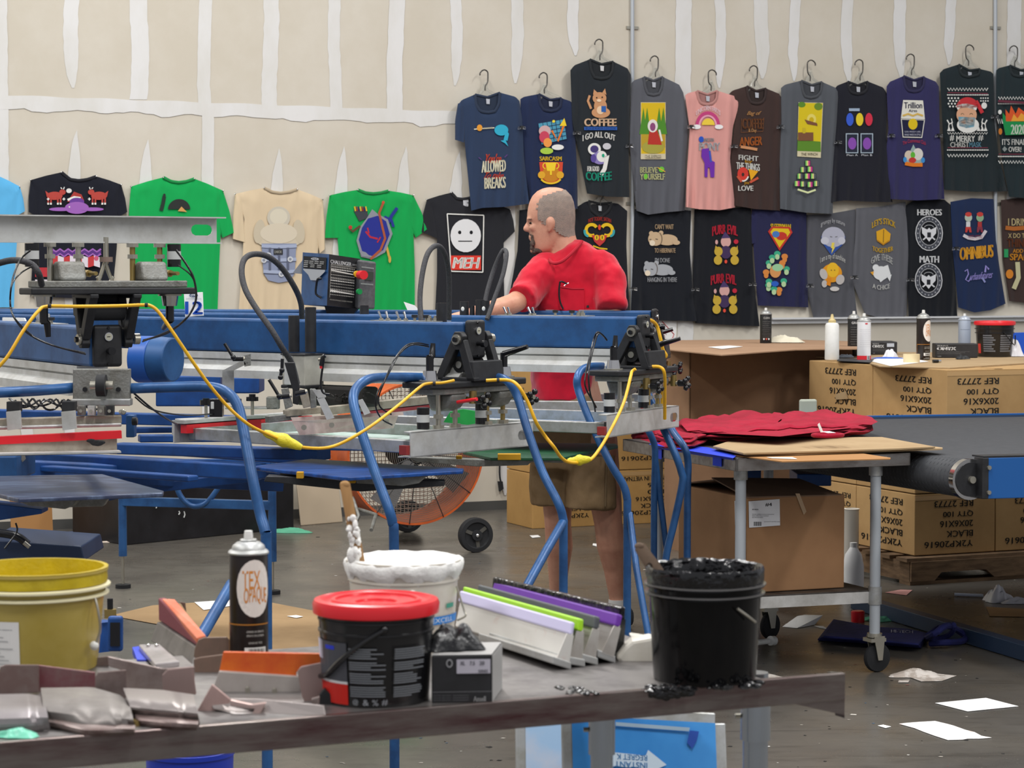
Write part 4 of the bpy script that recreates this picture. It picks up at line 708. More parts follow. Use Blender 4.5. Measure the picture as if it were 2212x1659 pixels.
# long raised C channel of the near left arm continues out of frame
b = MB(); u, w = -aA.u, aA.w
for pts in ([(.03, .36, .292), (.03, .62, .292), (.03, .62, .375), (.03, .36, .375)],):
    b.prism([QA(a, bb_, -c) for a, bb_, c in pts], -u * .004, aluw)
b.prism([QA(.03, .36, -.292), QA(.03, .9, -.292), QA(-.015, .9, -.292), QA(-.015, .36, -.292)], UZ * .004, aluw); b.prism([QA(.03, .36, -.371), QA(.03, .7, -.371), QA(-.015, .7, -.371), QA(-.015, .36, -.371)], UZ * .004, aluw); b.build('screen_holder', yA)
b = MB(); c = QA(.0, 0, -.2); t = MB()
t.cyl(QA(-.01, 0, -.23), QA(-.01, 0, -.31), .008, zinc, 8); t.cyl(QA(-.01, 0, -.235), QA(-.01, 0, -.25), .02, M('rust', '#7d6a60', .7), 14)
for sx in (-1, 1):
    t.tube([QA(0, .0, -.235), QA(0, .012 * sx, -.2), QA(0, .03 * sx, -.158)], .006, zinc, 8); t.tube([QA(0, .004 * sx, -.16), QA(0, .026 * sx, -.19)], .005, zinc, 8)
t.box(QA(0, 0, -.16), (.03, .07, .006), zinc, (u, w, UZ)); t.build('toggle_clamp', yA)
# roller plate below gauge
b = MB(); b.pb(157, 797, 280, 868, 6.72, .03, aluc); b.pb(153, 862, 281, 877, 6.7, .05, alu); rp = b.build('bearing_plate', press, bevel=.003)
b = MB(); c = W(222, 832, 6.7); b.cyl(c + V((-.033, -.015, 0)), c + V((.033, -.015, 0)), .013, zinc, 14); b.cyl(c + V((-.013, -.02, 0)), c + V((.013, -.02, 0)), .032, blkr, 24); b.build('roller', rp)
for x in (184, 256):
    b = MB(); c = W(x, 841, 6.72); b.cyl(c, c + V((0, -.006, 0)), .007, blkg, 10); b.build('bolt', rp)
# carriage under arm A
b = MB(); b.beam(W(-40, 914, 6.62), W(262, 905, 6.72), .03, .024, M('dirty_aluminium', '#b3ab9c', .5, .4, n2='#8e8475', scale=14)); b.beam(W(-40, 925, 6.6), W(262, 917, 6.7), .03, .01, alu); sqA = b.build('squeegee_holder', press, bevel=.003)
for x in (30, 149):
    b = MB(); b.pp([(x - 17, 890), (x + 13, 887), (x + 16, 926), (x - 14, 930)], 6.58, .012, aluw); b.pb(x - 16, 868, x + 12, 890, 6.6, .04, blk); b.build('clamp', sqA)
for x in (176, 198, 219, 238):
    b = MB(); b.pb(x - 9, 877, x + 6, 897, 6.66, .03, (aluc, aluw, aluc, blk)[(x // 20) % 4]); b.cyl(W(x - 2, 888, 6.655), W(x - 2, 888, 6.645), .005, zinc, 8); b.build('bracket', sqA)
b = MB(); b.beam(W(-40, 953, 6.56), W(262, 938, 6.66), .03, .022, redp); b.build('red_bar', press)
r = thing('silk_screen', W(120, 978, 6.6), 'silver framed screen edge under the near left arm, with a dark smudge', 'silk screen')
b = MB(); b.beam(W(-60, 968, 6.55), W(251, 962, 6.68), .03, .046, M('dirty_aluminium')); b.beam(W(-60, 981, 6.52), W(259, 975, 6.64), .06, .005, aluw)
b.beam(W(-60, 968, 7.3), W(180, 958, 7.5), .03, .04, alu); b.beam(W(236, 960, 6.7), W(170, 955, 7.5), .03, .04, alu); b.build('frame', r)
b = MB()
for k in range(9): b.ball(W(206 + random.uniform(-14, 14), 956 + random.uniform(-4, 4), 6.61), (.014, .0015, .006), blkr, 8, 5)
b.build('ink_smudge', r)
b = MB()
for k in range(14):
    x = 20 + k * 13; y = 862 + random.uniform(-2, 3); b.tube([W(x, y, 6.8), W(x + 14, y + random.uniform(6, 22), 6.78), W(x + 34, y + random.uniform(4, 20), 6.8), W(x + 50, y, 6.82)], .0032, blkg, 6, rs=4)
b.build('cable', press)
# ---- print carriage on arm B
def cyl_post(A, px, y0, y1, wo, r, mark=False):
    q = A.at(px, wo); z0, z1 = A.z(y1, q, wo), A.z(y0, q, wo); b = MB(); b.cyl(A.P(q, wo, z0), A.P(q, wo, z1), r, blk, 18); b.cyl(A.P(q, wo, z1 - .005), A.P(q, wo, z1 + .001), r * .9, blkg, 18)
    o = b.build('air_cylinder', press)
    if mark: m = MB(); m.ball(A.P(q - .003, wo + r, (z0 + z1) / 2), (.007, .002, .009), white, 8, 6); m.build('paint_mark', o)
q = aB.at(652, .12); b = MB(); b.box(aB.P(q, .115, 1.235), (.105, .1, .105), M('carriage_grey', '#bab8ae', .5, .15, n2='#a9a69b', scale=10), (aB.u, aB.w, UZ)); b.box(aB.P(q + .015, .16, 1.235), (.03, .04, .1), aluw, (aB.u, aB.w, UZ)); b.box(aB.P(q, .115, 1.29), (.115, .11, .006), blk, (aB.u, aB.w, UZ)); b.box(aB.P(q, .115, 1.178), (.115, .105, .012), blk, (aB.u, aB.w, UZ)); car = b.build('carriage_block', press, bevel=.006)
b = MB(); b.box(aB.P(q - .1, .05, 1.145), (.3, .1, .07), M('machine_dark', '#2b2826', .6, .3), (aB.u, aB.w, UZ)); b.build('carriage_body', press, bevel=.01)
cyl_post(aB, 635, 682, 760, .1, .0195); cyl_post(aB, 671, 664, 760, .125, .0195)
for A, px, y0, y1, mk in ((aB, 954, 655, 700, 0), (aC, 787, 660, 682, 0), (aC, 753, 679, 684, 0), (aC, 1003, 652, 682, 1), (aC, 1020, 661, 682, 0), (aC, 1048, 650, 683, 1), (aC, 1037, 648, 683, 0), (aD, 913, 672, 676, 0)):
    cyl_post(A, px, y0, y1, .0, .018 if px != 1020 else .01, mk)
def hose(pts, r, m=cable, nm='hose', rs=6, par=press):
    b = MB(); b.pt(pts, r, m, rs=rs, n=12); return b.build(nm, par)
hose([(652, 690, 8.35), (650, 655, 8.3), (636, 620, 8.2), (608, 578, 8.15), (578, 554, 8.1), (548, 549, 8.05), (528, 560, 8.0), (522, 588, 7.95), (530, 625, 7.9), (552, 664, 7.85), (585, 710, 7.8), (610, 752, 7.8), (630, 785, 7.85), (642, 830, 7.85)], 6.2)
hose([(911, 700, 7.9), (907, 650, 7.95), (911, 600, 8.0), (921, 555, 8.05), (935, 534, 8.1), (950, 533, 8.15), (963, 555, 8.2), (970, 600, 8.25), (970, 690, 8.3)], 6)
hose([(1044, 690, 9.0), (1050, 640, 9.05), (1066, 585, 9.1), (1082, 548, 9.1), (1090, 540, 9.1), (1094, 552, 9.05), (1086, 595, 9.0), (1068, 645, 8.95), (1052, 690, 8.9)], 5)
hose([(-20, 574, 6.8), (20, 563, 6.75), (50, 564, 6.7), (72, 574, 6.7), (84, 592, 6.7), (90, 615, 6.75)], 7)
# black air lines around the yokes
hose([(925, 745, 7.65), (900, 741, 7.55), (875, 748, 7.5), (850, 780, 7.4), (828, 830, 7.35), (818, 858, 7.35), (822, 880, 7.35), (845, 895, 7.4)], 1.7, blkg, 'air_line')
hose([(926, 749, 7.65), (890, 745, 7.55), (862, 766, 7.5), (838, 810, 7.4), (815, 850, 7.35), (812, 880, 7.35), (825, 905, 7.4), (848, 918, 7.4)], 1.7, blkg, 'air_line')
hose([(1010, 735, 7.8), (1040, 742, 7.8), (1060, 760, 7.8), (1070, 795, 7.8), (1068, 815, 7.8)], 2, blkg, 'air_line')
hose([(1310, 733, 8.5), (1300, 722, 8.45), (1290, 718, 8.4), (1282, 735, 8.4), (1276, 760, 8.35), (1264, 815, 8.3), (1266, 840, 8.3), (1282, 870, 8.35), (1286, 890, 8.35)], 1.8, blkg, 'air_line')
hose([(1311, 735, 8.5), (1294, 720, 8.45), (1284, 745, 8.4), (1272, 800, 8.3), (1275, 850, 8.3), (1288, 880, 8.35)], 1.8, blkg, 'air_line')
hose([(66, 541, 6.6), (45, 560, 6.6), (28, 600, 6.55), (22, 650, 6.5), (30, 685, 6.5), (60, 720, 6.5), (110, 745, 6.5), (185, 765, 6.55)], 2, blkg, 'air_line')
hose([(70, 575, 6.6), (45, 590, 6.6), (26, 615, 6.5), (22, 660, 6.5), (34, 690, 6.45), (70, 725, 6.5), (120, 748, 6.5), (183, 762, 6.55)], 1.7, blkg, 'air_line')
hose([(380, 540, 6.4), (402, 570, 6.4), (418, 600, 6.4), (424, 640, 6.4), (415, 670, 6.4), (395, 695, 6.4), (360, 720, 6.5), (310, 735, 6.6)], 2.4, blkg, 'air_line')
hose([(385, 573, 6.4), (410, 592, 6.4), (422, 615, 6.4), (423, 650, 6.4), (405, 685, 6.4), (370, 712, 6.45), (308, 738, 6.6)], 1.7, blkg, 'air_line')
hose([(700, 776, 7.6), (696, 800, 7.6), (693, 830, 7.6), (698, 848, 7.6), (712, 852, 7.6)], 2.4, blkg, 'air_line')
hose([(290, 850, 7.2), (325, 880, 7.3), (360, 905, 7.5), (382, 916, 7.8)], 2.2, blkg, 'air_line'); hose([(292, 858, 7.2), (330, 885, 7.3), (400, 897, 7.6), (470, 893, 8)], 1.8, blkg, 'air_line')
b = MB(); b.pt([(702, 768, 7.6), (697, 774, 7.6), (694, 790, 7.6)], 5, blkg); b.pt([(694, 790, 7.6), (694, 796, 7.6)], 3.4, redp); b.build('elbow_fitting', press)
b = MB(); b.pt([(690, 777, 7.62), (700, 776, 7.6)], 4, zinc); b.build('fitting', press)
# linkage under carriage B
dk = M('machine_dark')
for pts, m in (([(614, 783), (636, 783), (648, 840), (644, 875), (632, 872), (632, 842)], blk), ([(607, 840), (622, 838), (632, 878), (616, 885)], aluc), ([(643, 838), (663, 842), (672, 878), (655, 882)], M('dirty_aluminium')), ([(669, 840), (681, 840), (683, 880), (671, 882)], aluc)):
    b = MB(); b.pp(pts, 7.75, .02, m); b.build('link_plate', press, bevel=.002)
for p, q in (((581, 820), (603, 856)), ((485, 742), (504, 772)), ((610, 775), (609, 800)), ((608, 800), (606, 815))):
    b = MB(); b.pt([(*p, 7.6), ((p[0] + q[0]) / 2, (p[1] + q[1]) / 2, 7.6), (*q, 7.6)], 3.6, blkg); b.ball(W(*q, 7.6), .009, blkg); b.build('lever_handle', press)
for p, q in (((600, 858), (626, 855)), ((638, 851), (660, 846)), ((503, 775), (526, 775))):
    b = MB(); b.pt([(*p, 7.65), (*q, 7.65)], 5.5, blkg, rs=1); b.cyl(W(q[0], q[1], 7.65), W(q[0] + 4, q[1] - 1, 7.65), .007, zinc, 8); b.build('clamp_knob', press)
b = MB(); b.beam(W(616, 893, 7.75), W(752, 880, 8.0), .022, .022, M('dirty_aluminium')); b.beam(W(700, 888, 7.8), W(1000, 855, 8.5), .03, .028, M('dirty_aluminium')); b.beam(W(577, 906, 7.7), W(640, 899, 7.8), .022, .022, aluc); fb = b.build('squeegee_holder', press, bevel=.002)
b = MB(); pk = M('pink_stained_metal', '#c8b6b0', .45, .3, n2='#b39a94', scale=12)
b.prism([W(628, 902, 7.72), W(870, 890, 8.15), W(872, 897, 8.15), W(632, 910, 7.72)], V((0, .012, 0)), pk); b.prism([W(630, 910, 7.68), W(860, 898, 8.1), W(850, 925, 8.1), W(647, 940, 7.7)], V((0, .008, 0)), pk); b.build('flood_bar', fb)
for x, y in ((657, 923), (717, 918), (835, 910)):
    b = MB(); c = W(x, y, 7.66 + (x - 650) * .0018); b.cyl(c, c + V((0, -.012, 0)), .009, zinc, 10); b.build('bolt', fb)
for pts in ([(684, 860), (700, 858), (722, 903), (706, 907)], [(772, 865), (783, 862), (800, 892), (787, 897)], [(675, 842), (700, 842), (704, 858), (688, 862)]):
    b = MB(); b.pp(pts, 7.7, .008, aluw); b.build('strap', fb)
b = MB()
for k in range(16):
    x, y = 700 + random.random() * 90, 848 + random.random() * 22; b.pt([(x, y, 7.95), (x + random.uniform(-12, 14), y + random.uniform(-6, 12), 7.93), (x + random.uniform(-20, 24), y + 4, 7.97)], 1.4, dk)
b.build('cable', press)
b = MB(); b.pp([(480, 800), (505, 795), (505, 850), (480, 850)], 7.95, .01, alu); b.pp([(481, 800), (530, 775), (535, 785), (505, 800)], 7.9, .04, alu); b.pp([(526, 768), (540, 765), (540, 790), (528, 792)], 7.9, .03, aluc); b.build('bracket', press)
for x, y, s_ in ((545, 866, 1), (445, 875, 1.3)):
    b = MB(); c = W(x, y, 8.2); b.cyl(c, c + UZ * .014 * s_, .022, blkg, 14); b.cyl(c + UZ * .014, c + UZ * .024, .012, blkg, 12); b.cyl(c - UZ * .05, c, .006, zinc, 8); b.build('knob', press)
b = MB(); b.pb(452, 862, 480, 901, 7.95, .05, blkg); b.pb(455, 868, 462, 884, 7.945, .004, C('#b9bbba')); b.build('air_cylinder', press, bevel=.004)
b = MB(); b.pb(486, 880, 600, 884, 8.2, .08, alu); b.pb(486, 862, 520, 870, 8.2, .03, blk); b.pb(575, 858, 602, 884, 8.2, .05, aluc); b.build('bracket', press, bevel=.002)
b = MB(); b.pt([(988, 869, 7.6), (1006, 866, 7.58), (1030, 862, 7.55)], 4, redp, rs=1); b.build('red_lever', press)
b = MB(); b.pp([(958, 912), (972, 890), (1000, 884), (1052, 892), (1056, 910), (1010, 918)], 8.55, .02, M('green_cover', '#1a9a44', .6)); b.build('pallet_cover', press)
b = MB(); b.pp([(632, 590), (655, 560), (655, 592)], 10.2, .003, C('#8d8f94')); b.build('flap', press)
# ---- blue drum motor and hub housings
b = MB(); c = W(300, 776, 8.1); d = V((.92, -.38, 0)); b.cyl(c, c + d * .07, .082, M('bright_blue', '#1c56a8', .4), 36); b.cyl(c + d * .07, c + d * .14, .082, blue, 36, .076); b.build('motor_drum', press, bevel=.004)
for bx, m in (((336, 812, 476, 878, 9.4, .2), blued), ((480, 815, 560, 850, 9.2, .2), blued), ((-40, 760, 30, 800, 8.9, .2), blued)):
    b = MB(); b.pb(*bx, m); b.build('blue_housing', press, bevel=.006)
b = MB(); b.pp([(-40, 985), (35, 985), (35, 1040), (-40, 1050)], 7.3, .3, blue); b.build('blue_housing', press, bevel=.006)
# ---- lower arms (carousel) carrying the pallets
def lower(p, q, wd_, h, m=blued, bolts=()):
    b = MB(); b.beam(W(*p), W(*q), wd_, h, m); o = b.build('pallet_arm', press, bevel=.005)
    for x, y, Y in bolts:
        c = MB(); k = W(x, y, Y); c.cyl(k, k + V((.004, -.014, 0)), .014, zinc, 6); c.cyl(k + V((.004, -.014, 0)), k + V((.006, -.022, 0)), .008, zinc, 8); c.build('bolt', o)
    return o
lower((-60, 984, 8.6), (560, 1019, 7.9), .09, .052, bolts=((46, 988, 7.4),))
lower((-20, 1003, 8.2), (418, 1034, 7.6), .05, .02)
lower((250, 968, 8.9), (700, 982, 8.4), .09, .04); lower((-60, 948, 9.4), (700, 1000, 8.6), .05, .02)
lower((286, 929, 9.6), (620, 925, 9.9), .06, .024); lower((300, 947, 9.3), (640, 945, 9.5), .06, .03)
lower((-60, 895, 10.2), (700, 915, 10.2), .08, .05); lower((-80, 1010, 7.9), (600, 1040, 8.6), .1, .07, blued)
lower((640, 960, 9.3), (1150, 968, 9.3), .07, .04)
b = MB(); b.pp([(200, 1062), (530, 1020), (560, 1040), (300, 1068), (235, 1082)], 8.3, .12, blued); b.build('gusset', press, bevel=.003)
b = MB()
for k in range(5): b.ball(W(285, 905, 7.6 + k * .01), .001, blk, 6, 4)
b = MB(); b.pb(272, 897, 290, 945, 7.5, .05, blue); b.pt([(285, 910, 7.45), (297, 910, 7.45)], 9, blkg, rs=1); b.pt([(262, 890, 7.5), (267, 890, 7.45)], 6, zinc, rs=1); b.build('hinge_bracket', press, bevel=.003)
# ---- pallets
pin_blue = M('blue_stained_pallet', '#1450a0', .28, n2='#0a2454', scale=7, lo=.35, hi=.7, stretch=(1, 5, 1))
pin_dark = M('ink_stained_pallet', '#39415a', .3, .2, n2='#6d7f9c', scale=7, lo=.45, hi=.75, stretch=(1, 5, 1))
pin_green = M('green_stained_pallet', '#14532f', .45, n2='#0e3a26', scale=8, stretch=(1, 4, 1))
def pallet(pts, z, m, sup, lab=None):
    b = MB(); b.prism([G(x, y, z) for x, y in pts], UZ * -.012, m); o = b.build('pallet', press, bevel=.003, label=lab)
    for i, (s0, mm, Y, d) in enumerate(sup):
        b = MB(); b.pp(s0, Y, d, mm); b.build('pallet_bracket', o, bevel=.002)
pallet([(-60, 1029), (222, 1024), (354, 1060), (352, 1065), (40, 1077), (30, 1075), (-60, 1052)], .95, pin_dark, (([(30, 1078), (170, 1074), (158, 1093), (140, 1100), (60, 1092)], aluc, 6.8, .1), ([(160, 1076), (236, 1072), (222, 1094), (150, 1096)], aluc, 6.9, .05), ([(85, 1077), (105, 1077), (105, 1084), (85, 1084)], C('#c9a21e'), 6.75, .03), ([(-40, 1085), (90, 1100), (90, 1110), (-40, 1130)], blued, 7.0, .1)), 'dark ink-stained pallet')
pallet([(540, 1007), (672, 991), (1002, 1012), (1000, 1016), (752, 1031), (735, 1030)], .93, pin_blue, (([(575, 1029), (860, 1034), (960, 1040), (960, 1050), (780, 1062), (570, 1040)], blk, 7.5, .08), ([(640, 1020), (655, 1020), (655, 1034), (640, 1034)], C('#b88a1e'), 7.4, .03), ([(748, 1030), (768, 1030), (768, 1044), (748, 1044)], C('#b88a1e'), 7.35, .03), ([(605, 1020), (740, 1024), (740, 1036), (605, 1032)], C('#a89a8a'), 7.6, .03), ([(770, 1030), (925, 1027), (905, 1044), (870, 1050), (770, 1044)], aluc, 7.45, .03)), 'blue ink-stained pallet')
pallet([(1000, 955), (1330, 958), (1335, 962), (1215, 988), (1060, 988), (1000, 975)], .915, pin_green, (([(880, 988), (1150, 996), (1140, 1005), (1030, 1008), (900, 998)], aluc, 8.3, .06), ([(1075, 981), (1125, 981), (1125, 994), (1075, 994)], C('#b88a1e'), 8.2, .04), ([(985, 985), (998, 985), (998, 992), (985, 992)], C('#b88a1e'), 8.2, .03), ([(1120, 987), (1230, 988), (1215, 1000), (1120, 998)], aluc, 8.3, .03)), 'green stained pallet')
# ---- guard rails of blue tube
def rail(pts, r=.0155, foot=True):
    P = [W(*p) for p in pts]
    if foot: l = P[-1]; P.append(V((l.x, l.y, .3))); P.append(V((l.x, l.y, .012)))
    b = MB(); b.tube(P, r, tubeb, 14, rs=5); o = b.build('guard_rail', press)
    if foot: f = MB(); f.cyl(V((l.x, l.y, 0)), V((l.x, l.y, .02)), .035, blkr, 18); f.build('rubber_foot', o)
    return o
rail([(284, 839, 6.75), (380, 836, 6.7), (450, 836, 6.66), (490, 848, 6.62), (514, 878, 6.6), (528, 940, 6.56), (545, 1030, 6.5), (562, 1110, 6.48), (573, 1150, 6.46), (575, 1190, 6.46)])
rail([(-60, 850, 6.6), (60, 845, 6.65), (156, 838, 6.75)], foot=False)
rail([(925, 816, 7.7), (880, 815, 7.6), (820, 816, 7.4), (790, 822, 7.3), (768, 842, 7.25), (764, 872, 7.2), (780, 930, 7.15), (810, 1020, 7.1), (838, 1095, 7.05), (848, 1130, 7.05), (851, 1170, 7.05)])
rail([(1050, 815, 7.8), (1075, 815, 7.75), (1098, 825, 7.7), (1118, 858, 7.7), (1140, 930, 7.65), (1172, 1020, 7.6), (1205, 1085, 7.55), (1216, 1120, 7.55), (1217, 1160, 7.55)], .0145)
rail([(1308, 791, 8.7), (1275, 792, 8.6), (1256, 800, 8.55), (1247, 818, 8.5), (1250, 845, 8.5), (1275, 910, 8.45), (1318, 1000, 8.4), (1345, 1045, 8.4), (1354, 1075, 8.4), (1355, 1110, 8.4)], .0145)
rail([(1383, 904, 9.25), (1400, 930, 9.2), (1413, 959, 9.2), (1415, 994, 9.2), (1413, 1080, 9.2)], .0135)
rail([(1400, 850, 9.0), (1428, 915, 8.95), (1458, 980, 8.9), (1472, 1020, 8.9), (1474, 1045, 8.9), (1456, 1130, 8.9), (1438, 1210, 8.9)], .0145)
rail([(1425, 850, 9.2), (1450, 925, 9.1), (1478, 966, 9.0), (1486, 1000, 9.0), (1485, 1060, 9.0)], .0145)
for pts, r in (([(500, 1262, 6.2), (442, 1362, 5.9), (395, 1440, 5.6), (345, 1525, 5.4)], .0155), ([(1216, 1128, 7.55), (1180, 1190, 7.3), (1135, 1272, 7.1), (1010, 1490, 6.5), (851, 1500, 7.05)], .0145), ([(1360, 1110, 8.4), (1375, 1230, 8.2), (1400, 1370, 8.1), (1432, 1570, 8.0)], .0125), ([(1416, 996, 9.2), (1428, 1090, 9.2), (1440, 1190, 9.2)], .012)):
    b = MB(); b.pt(pts, r / S(pts[0][2]), tubeb, rs=1, n=14); b.build('guard_rail', press)
# ---- control box
cb = thing('control_box', W(730, 668, 9.95), 'blue and black control box lettered CHALLENGER with a red stop button, above the arms', 'control box')
ct = [(654, 545, 10.15), (711, 549, 9.86), (778, 559, 9.98), (722, 556, 10.3)]; cbm = [(650, 658, 10.15), (706, 660, 9.86), (776, 668, 9.98), (718, 664, 10.3)]
T_, B_ = [W(*p) for p in ct], [W(*p) for p in cbm]
b = MB(); b.add(T_ + B_, [[3, 2, 1, 0], [4, 5, 6, 7], [0, 1, 5, 4], [2, 3, 7, 6], [3, 0, 4, 7]], blue); b.add(T_ + B_, [[1, 2, 6, 5]], blk); b.build('housing', cb)
def quad(a, b_, c, d, off): return lambda x, y: (a.lerp(b_, x)).lerp(d.lerp(c, x), y) + off
fn = quad(T_[1], T_[2], B_[2], B_[1], V((.0, -.004, 0))); fs = quad(T_[0], T_[1], B_[1], B_[0], V((-.002, -.004, 0)))
P = Print(lambda x, y, o: fn(x, y) + V((0, -o, 0)))
P.t('CHALLENGER', (.06, .1, .72, .17), '#dcdcdc', .05).t('COMPUTER', (.74, .12, .92, .165), '#bbbbbb', .02)
for a, b_ in (((.08, .19), (.92, .19)), ((.92, .19), (.92, .84)), ((.08, .84), (.08, .19))): P.l([a, b_], .008, '#bbb6ac')
for j in range(11):
    for i in range(14): P.r(.1 + i * .054, .21 + j * .055, .138 + i * .054, .21 + j * .055 + (.02 if j % 4 else .036), ('#8d8a84', '#e0ddd6')[j % 4 == 1])
P.l([(.1, .3), (.8, .33)], .02, '#dedad2').l([(.1, .69), (.85, .72)], .02, '#dedad2').t('PROGRAMMABLE SCREEN PRINTER', (.1, .86, .8, .885), '#9a968e', .01); P.b.build('keypad', cb)
P = Print(lambda x, y, o: fs(x, y) + V((-o * .5, -o, 0)))
P.p([(.06, .07), (.93, .07), (.93, .3), (.06, .3)], '#1b1c20').e(.5, .11, .15, .025, '#c4c6ca').t('M&R', (.4, .095, .6, .125), '#20262e', .04)
for j in range(4):
    for i in range(4 - j // 2): P.r(.1 + i * (.2 + .06 * (j // 2)), .15 + j * .035, .26 + i * (.2 + .06 * (j // 2)), .168 + j * .035, '#9a9a98')
P.p([(.1, .31), (.93, .31), (.93, .34), (.62, .52), (.4, .52), (.3, .42), (.1, .33)], '#a9acb0'); P.b.build('rating_plate', cb)
b = MB(); b.tube([fs(.8, .48) + V((-.002, 0, 0)), fs(.74, .49) + V((-.01, -.02, 0)), fs(.7, .6) + V((-.01, -.025, 0)), fs(.7, .78) + V((-.01, -.025, 0)), fs(.8, .85)], .005, blkg, 8, rs=3); b.build('door_handle', cb)
R4 = [W(778, 561, 9.9), W(813, 566, 9.96), W(810, 668, 9.96), W(773, 667, 9.9)]
b = MB(); b.prism(R4, V((-.02, .07, 0)), M('grey_panel', '#4d4f52', .45, n2='#5e6062', scale=60)); b.build('display_panel', cb, bevel=.008)
f4 = quad(*R4, V((0, -.006, 0))); P = Print(lambda x, y, o: f4(x, y) + V((0, -o, 0))); P.r(.35, .22, .85, .4, '#3a4238')
for j in range(2):
    for i in range(9): P.r(.12 + i * .085, .13 + j * .34, .18 + i * .085, .155 + j * .34, '#9aa09c')
P.b.build('display', cb)
b = MB(); c = W(770, 592, 9.88); b.cyl(c, c + V((.006, -.025, 0)), .014, C('#d8a21e'), 16); b.cyl(c + V((.006, -.025, 0)), c + V((.018, -.04, 0)), .008, chrome, 10); b.cyl(W(778, 594, 9.84), W(786, 594, 9.8), .019, redp, 18); b.build('stop_button', cb)
b = MB(); c = W(774, 630, 9.88); b.cyl(c, c + V((.008, -.012, 0)), .012, C('#1c9a50'), 14); b.build('start_button', cb)
b = MB(); b.pp([(700, 659), (772, 667), (764, 678), (706, 678)], 9.95, .12, blkg); b.build('mount', cb)
# ---- station number card
r = thing('number_card', W(418, 684, 9.1), 'white card with a blue number 12 standing on the press arms at the left', 'number card')
b = MB(); b.pp([(397, 633), (438, 631), (440, 682), (400, 685)], 9.1, .004, paper); b.build('card', r, bevel=.001)
P = Print(lambda x, y, o: W(x, y, 9.095 - o)); P.t('12', (401, 651, 437, 678), '#1a4fb4', .06).arc(418, 638, 9, 3.4, 0, 360, 1.2, '#1d3f78').t('M&R', (411, 636, 425, 641), '#1d3f78', .03).t('Sales and Service, Inc.', (402, 644, 436, 647), '#5a6a88', 0); P.b.build('print', r)
b = MB(); b.pp([(872, 652), (896, 660), (905, 670), (880, 670)], 9.6, .01, paper); b.build('paper_scrap', label='curled white paper scrap on the press arm before the green shirt', cat='paper')
b = MB(); b.pp([(5, 686), (52, 687), (55, 694), (5, 693)], 7.6, .02, paper); b.build('paper_scrap', label='flat white paper lying on the near left press arm', cat='paper')
# ---- pedestal bits low at the left
b = MB(); b.pp([(-30, 1165), (175, 1180), (183, 1212), (-30, 1260)], 7.3, .35, M('navy_paint', '#172a48', .5)); pd = b.build('base_plinth', press, bevel=.004)
b = MB(); b.pp([(-30, 1172), (128, 1166), (130, 1190), (-30, 1196)], 7.45, .25, M('navy_paint')); b.build('base_plinth', press, bevel=.004)
b = MB(); b.pt([(-10, 1150, 7.25), (35, 1158, 7.25), (60, 1176, 7.25)], 9, blkg); b.pt([(52, 1172, 7.2), (64, 1182, 7.2)], 5, zinc); b.pt([(34, 1130, 7.2), (36, 1150, 7.2), (10, 1185, 7.15)], 2, blkg); b.build('hydraulic_ram', press)
b = MB(); p, q = G(150, 1560), G(262, 1412)
b.pb(232, 1332, 264, 1408, 5.4, .02, blued); b.build('outrigger', press, bevel=.006)
b = MB(); b.pb(238, 1345, 259, 1396, 5.395, .004, blkg); b.beam(W(233, 1376, 5.46), W(-60, 1350, 6.0), .07, .07, blued); b.build('outrigger', press)
b = MB(); c = W(238, 1334, 5.45); b.cyl(c, c + UZ * .02, .016, brass, 6); b.cyl(c, c + UZ * .045, .007, blkg, 10); b.build('bolt', press)
# ---- yellow power cords
def cord(pts, lab, plugs=(), grp=None, clips=()):
    r = thing('yellow_cord', W(*pts[0]), lab, 'cord', grp)
    b = MB(); b.pt(pts, 3.8, yel, rs=6, n=12); b.build('cable', r)
    for (x0, y0, x1, y1, Y, rr) in plugs:
        b = MB(); p, q = W(x0, y0, Y), W(x1, y1, Y); n = 9; yl = M('yellow_tape', '#dccb2a', .45, bump=.3, bscale=90)
        b.tube([p.lerp(q, i / n) for i in range(n + 1)], [rr * S(Y) * k for k in (.4, .62, .6, .72, 1, 1.05, .8, .72, .6, .4)], yl, 14, rs=1); b.build('plug_connector', r)
    for x, y, Y in clips:
        b = MB(); b.pt([(x - 3, y, Y), (x + 3, y, Y)], 5, blkr, rs=1); b.build('cable_tie', r)
cord([(-20, 810, 6.3), (15, 772, 6.3), (50, 715, 6.32), (82, 673, 6.35), (102, 662, 6.38), (170, 662, 6.38), (250, 661, 6.4), (305, 659, 6.4), (326, 661, 6.4), (345, 677, 6.4), (375, 720, 6.4), (412, 775, 6.42), (448, 826, 6.45), (490, 876, 6.48), (530, 912, 6.5), (565, 932, 6.55), (620, 955, 6.65), (660, 967, 6.75), (720, 964, 6.85), (790, 928, 6.9), (860, 876, 7.1), (905, 838, 7.2), (922, 829, 7.25), (955, 827, 7.3), (980, 822, 7.35)], 'long yellow power cord draped from the near left arm to the middle arm', [(570, 934, 652, 967, 6.62, 15)], clips=((107, 661, 6.37), (316, 659, 6.38), (938, 829, 7.26)))
cord([(1050, 822, 7.4), (1095, 821, 7.4), (1118, 832, 7.35), (1140, 868, 7.35), (1158, 912, 7.35), (1176, 940, 7.4), (1196, 965, 7.4), (1212, 988, 7.45), (1232, 999, 7.5), (1270, 996, 7.6), (1295, 970, 7.7), (1325, 918, 7.9), (1348, 868, 8.05), (1362, 815, 8.15), (1365, 803, 8.2), (1373, 797, 8.2)], 'yellow power cord hanging between the middle arm and the next arm to the right', [(1226, 996, 1276, 992, 7.55, 12)], clips=((1076, 822, 7.38),))
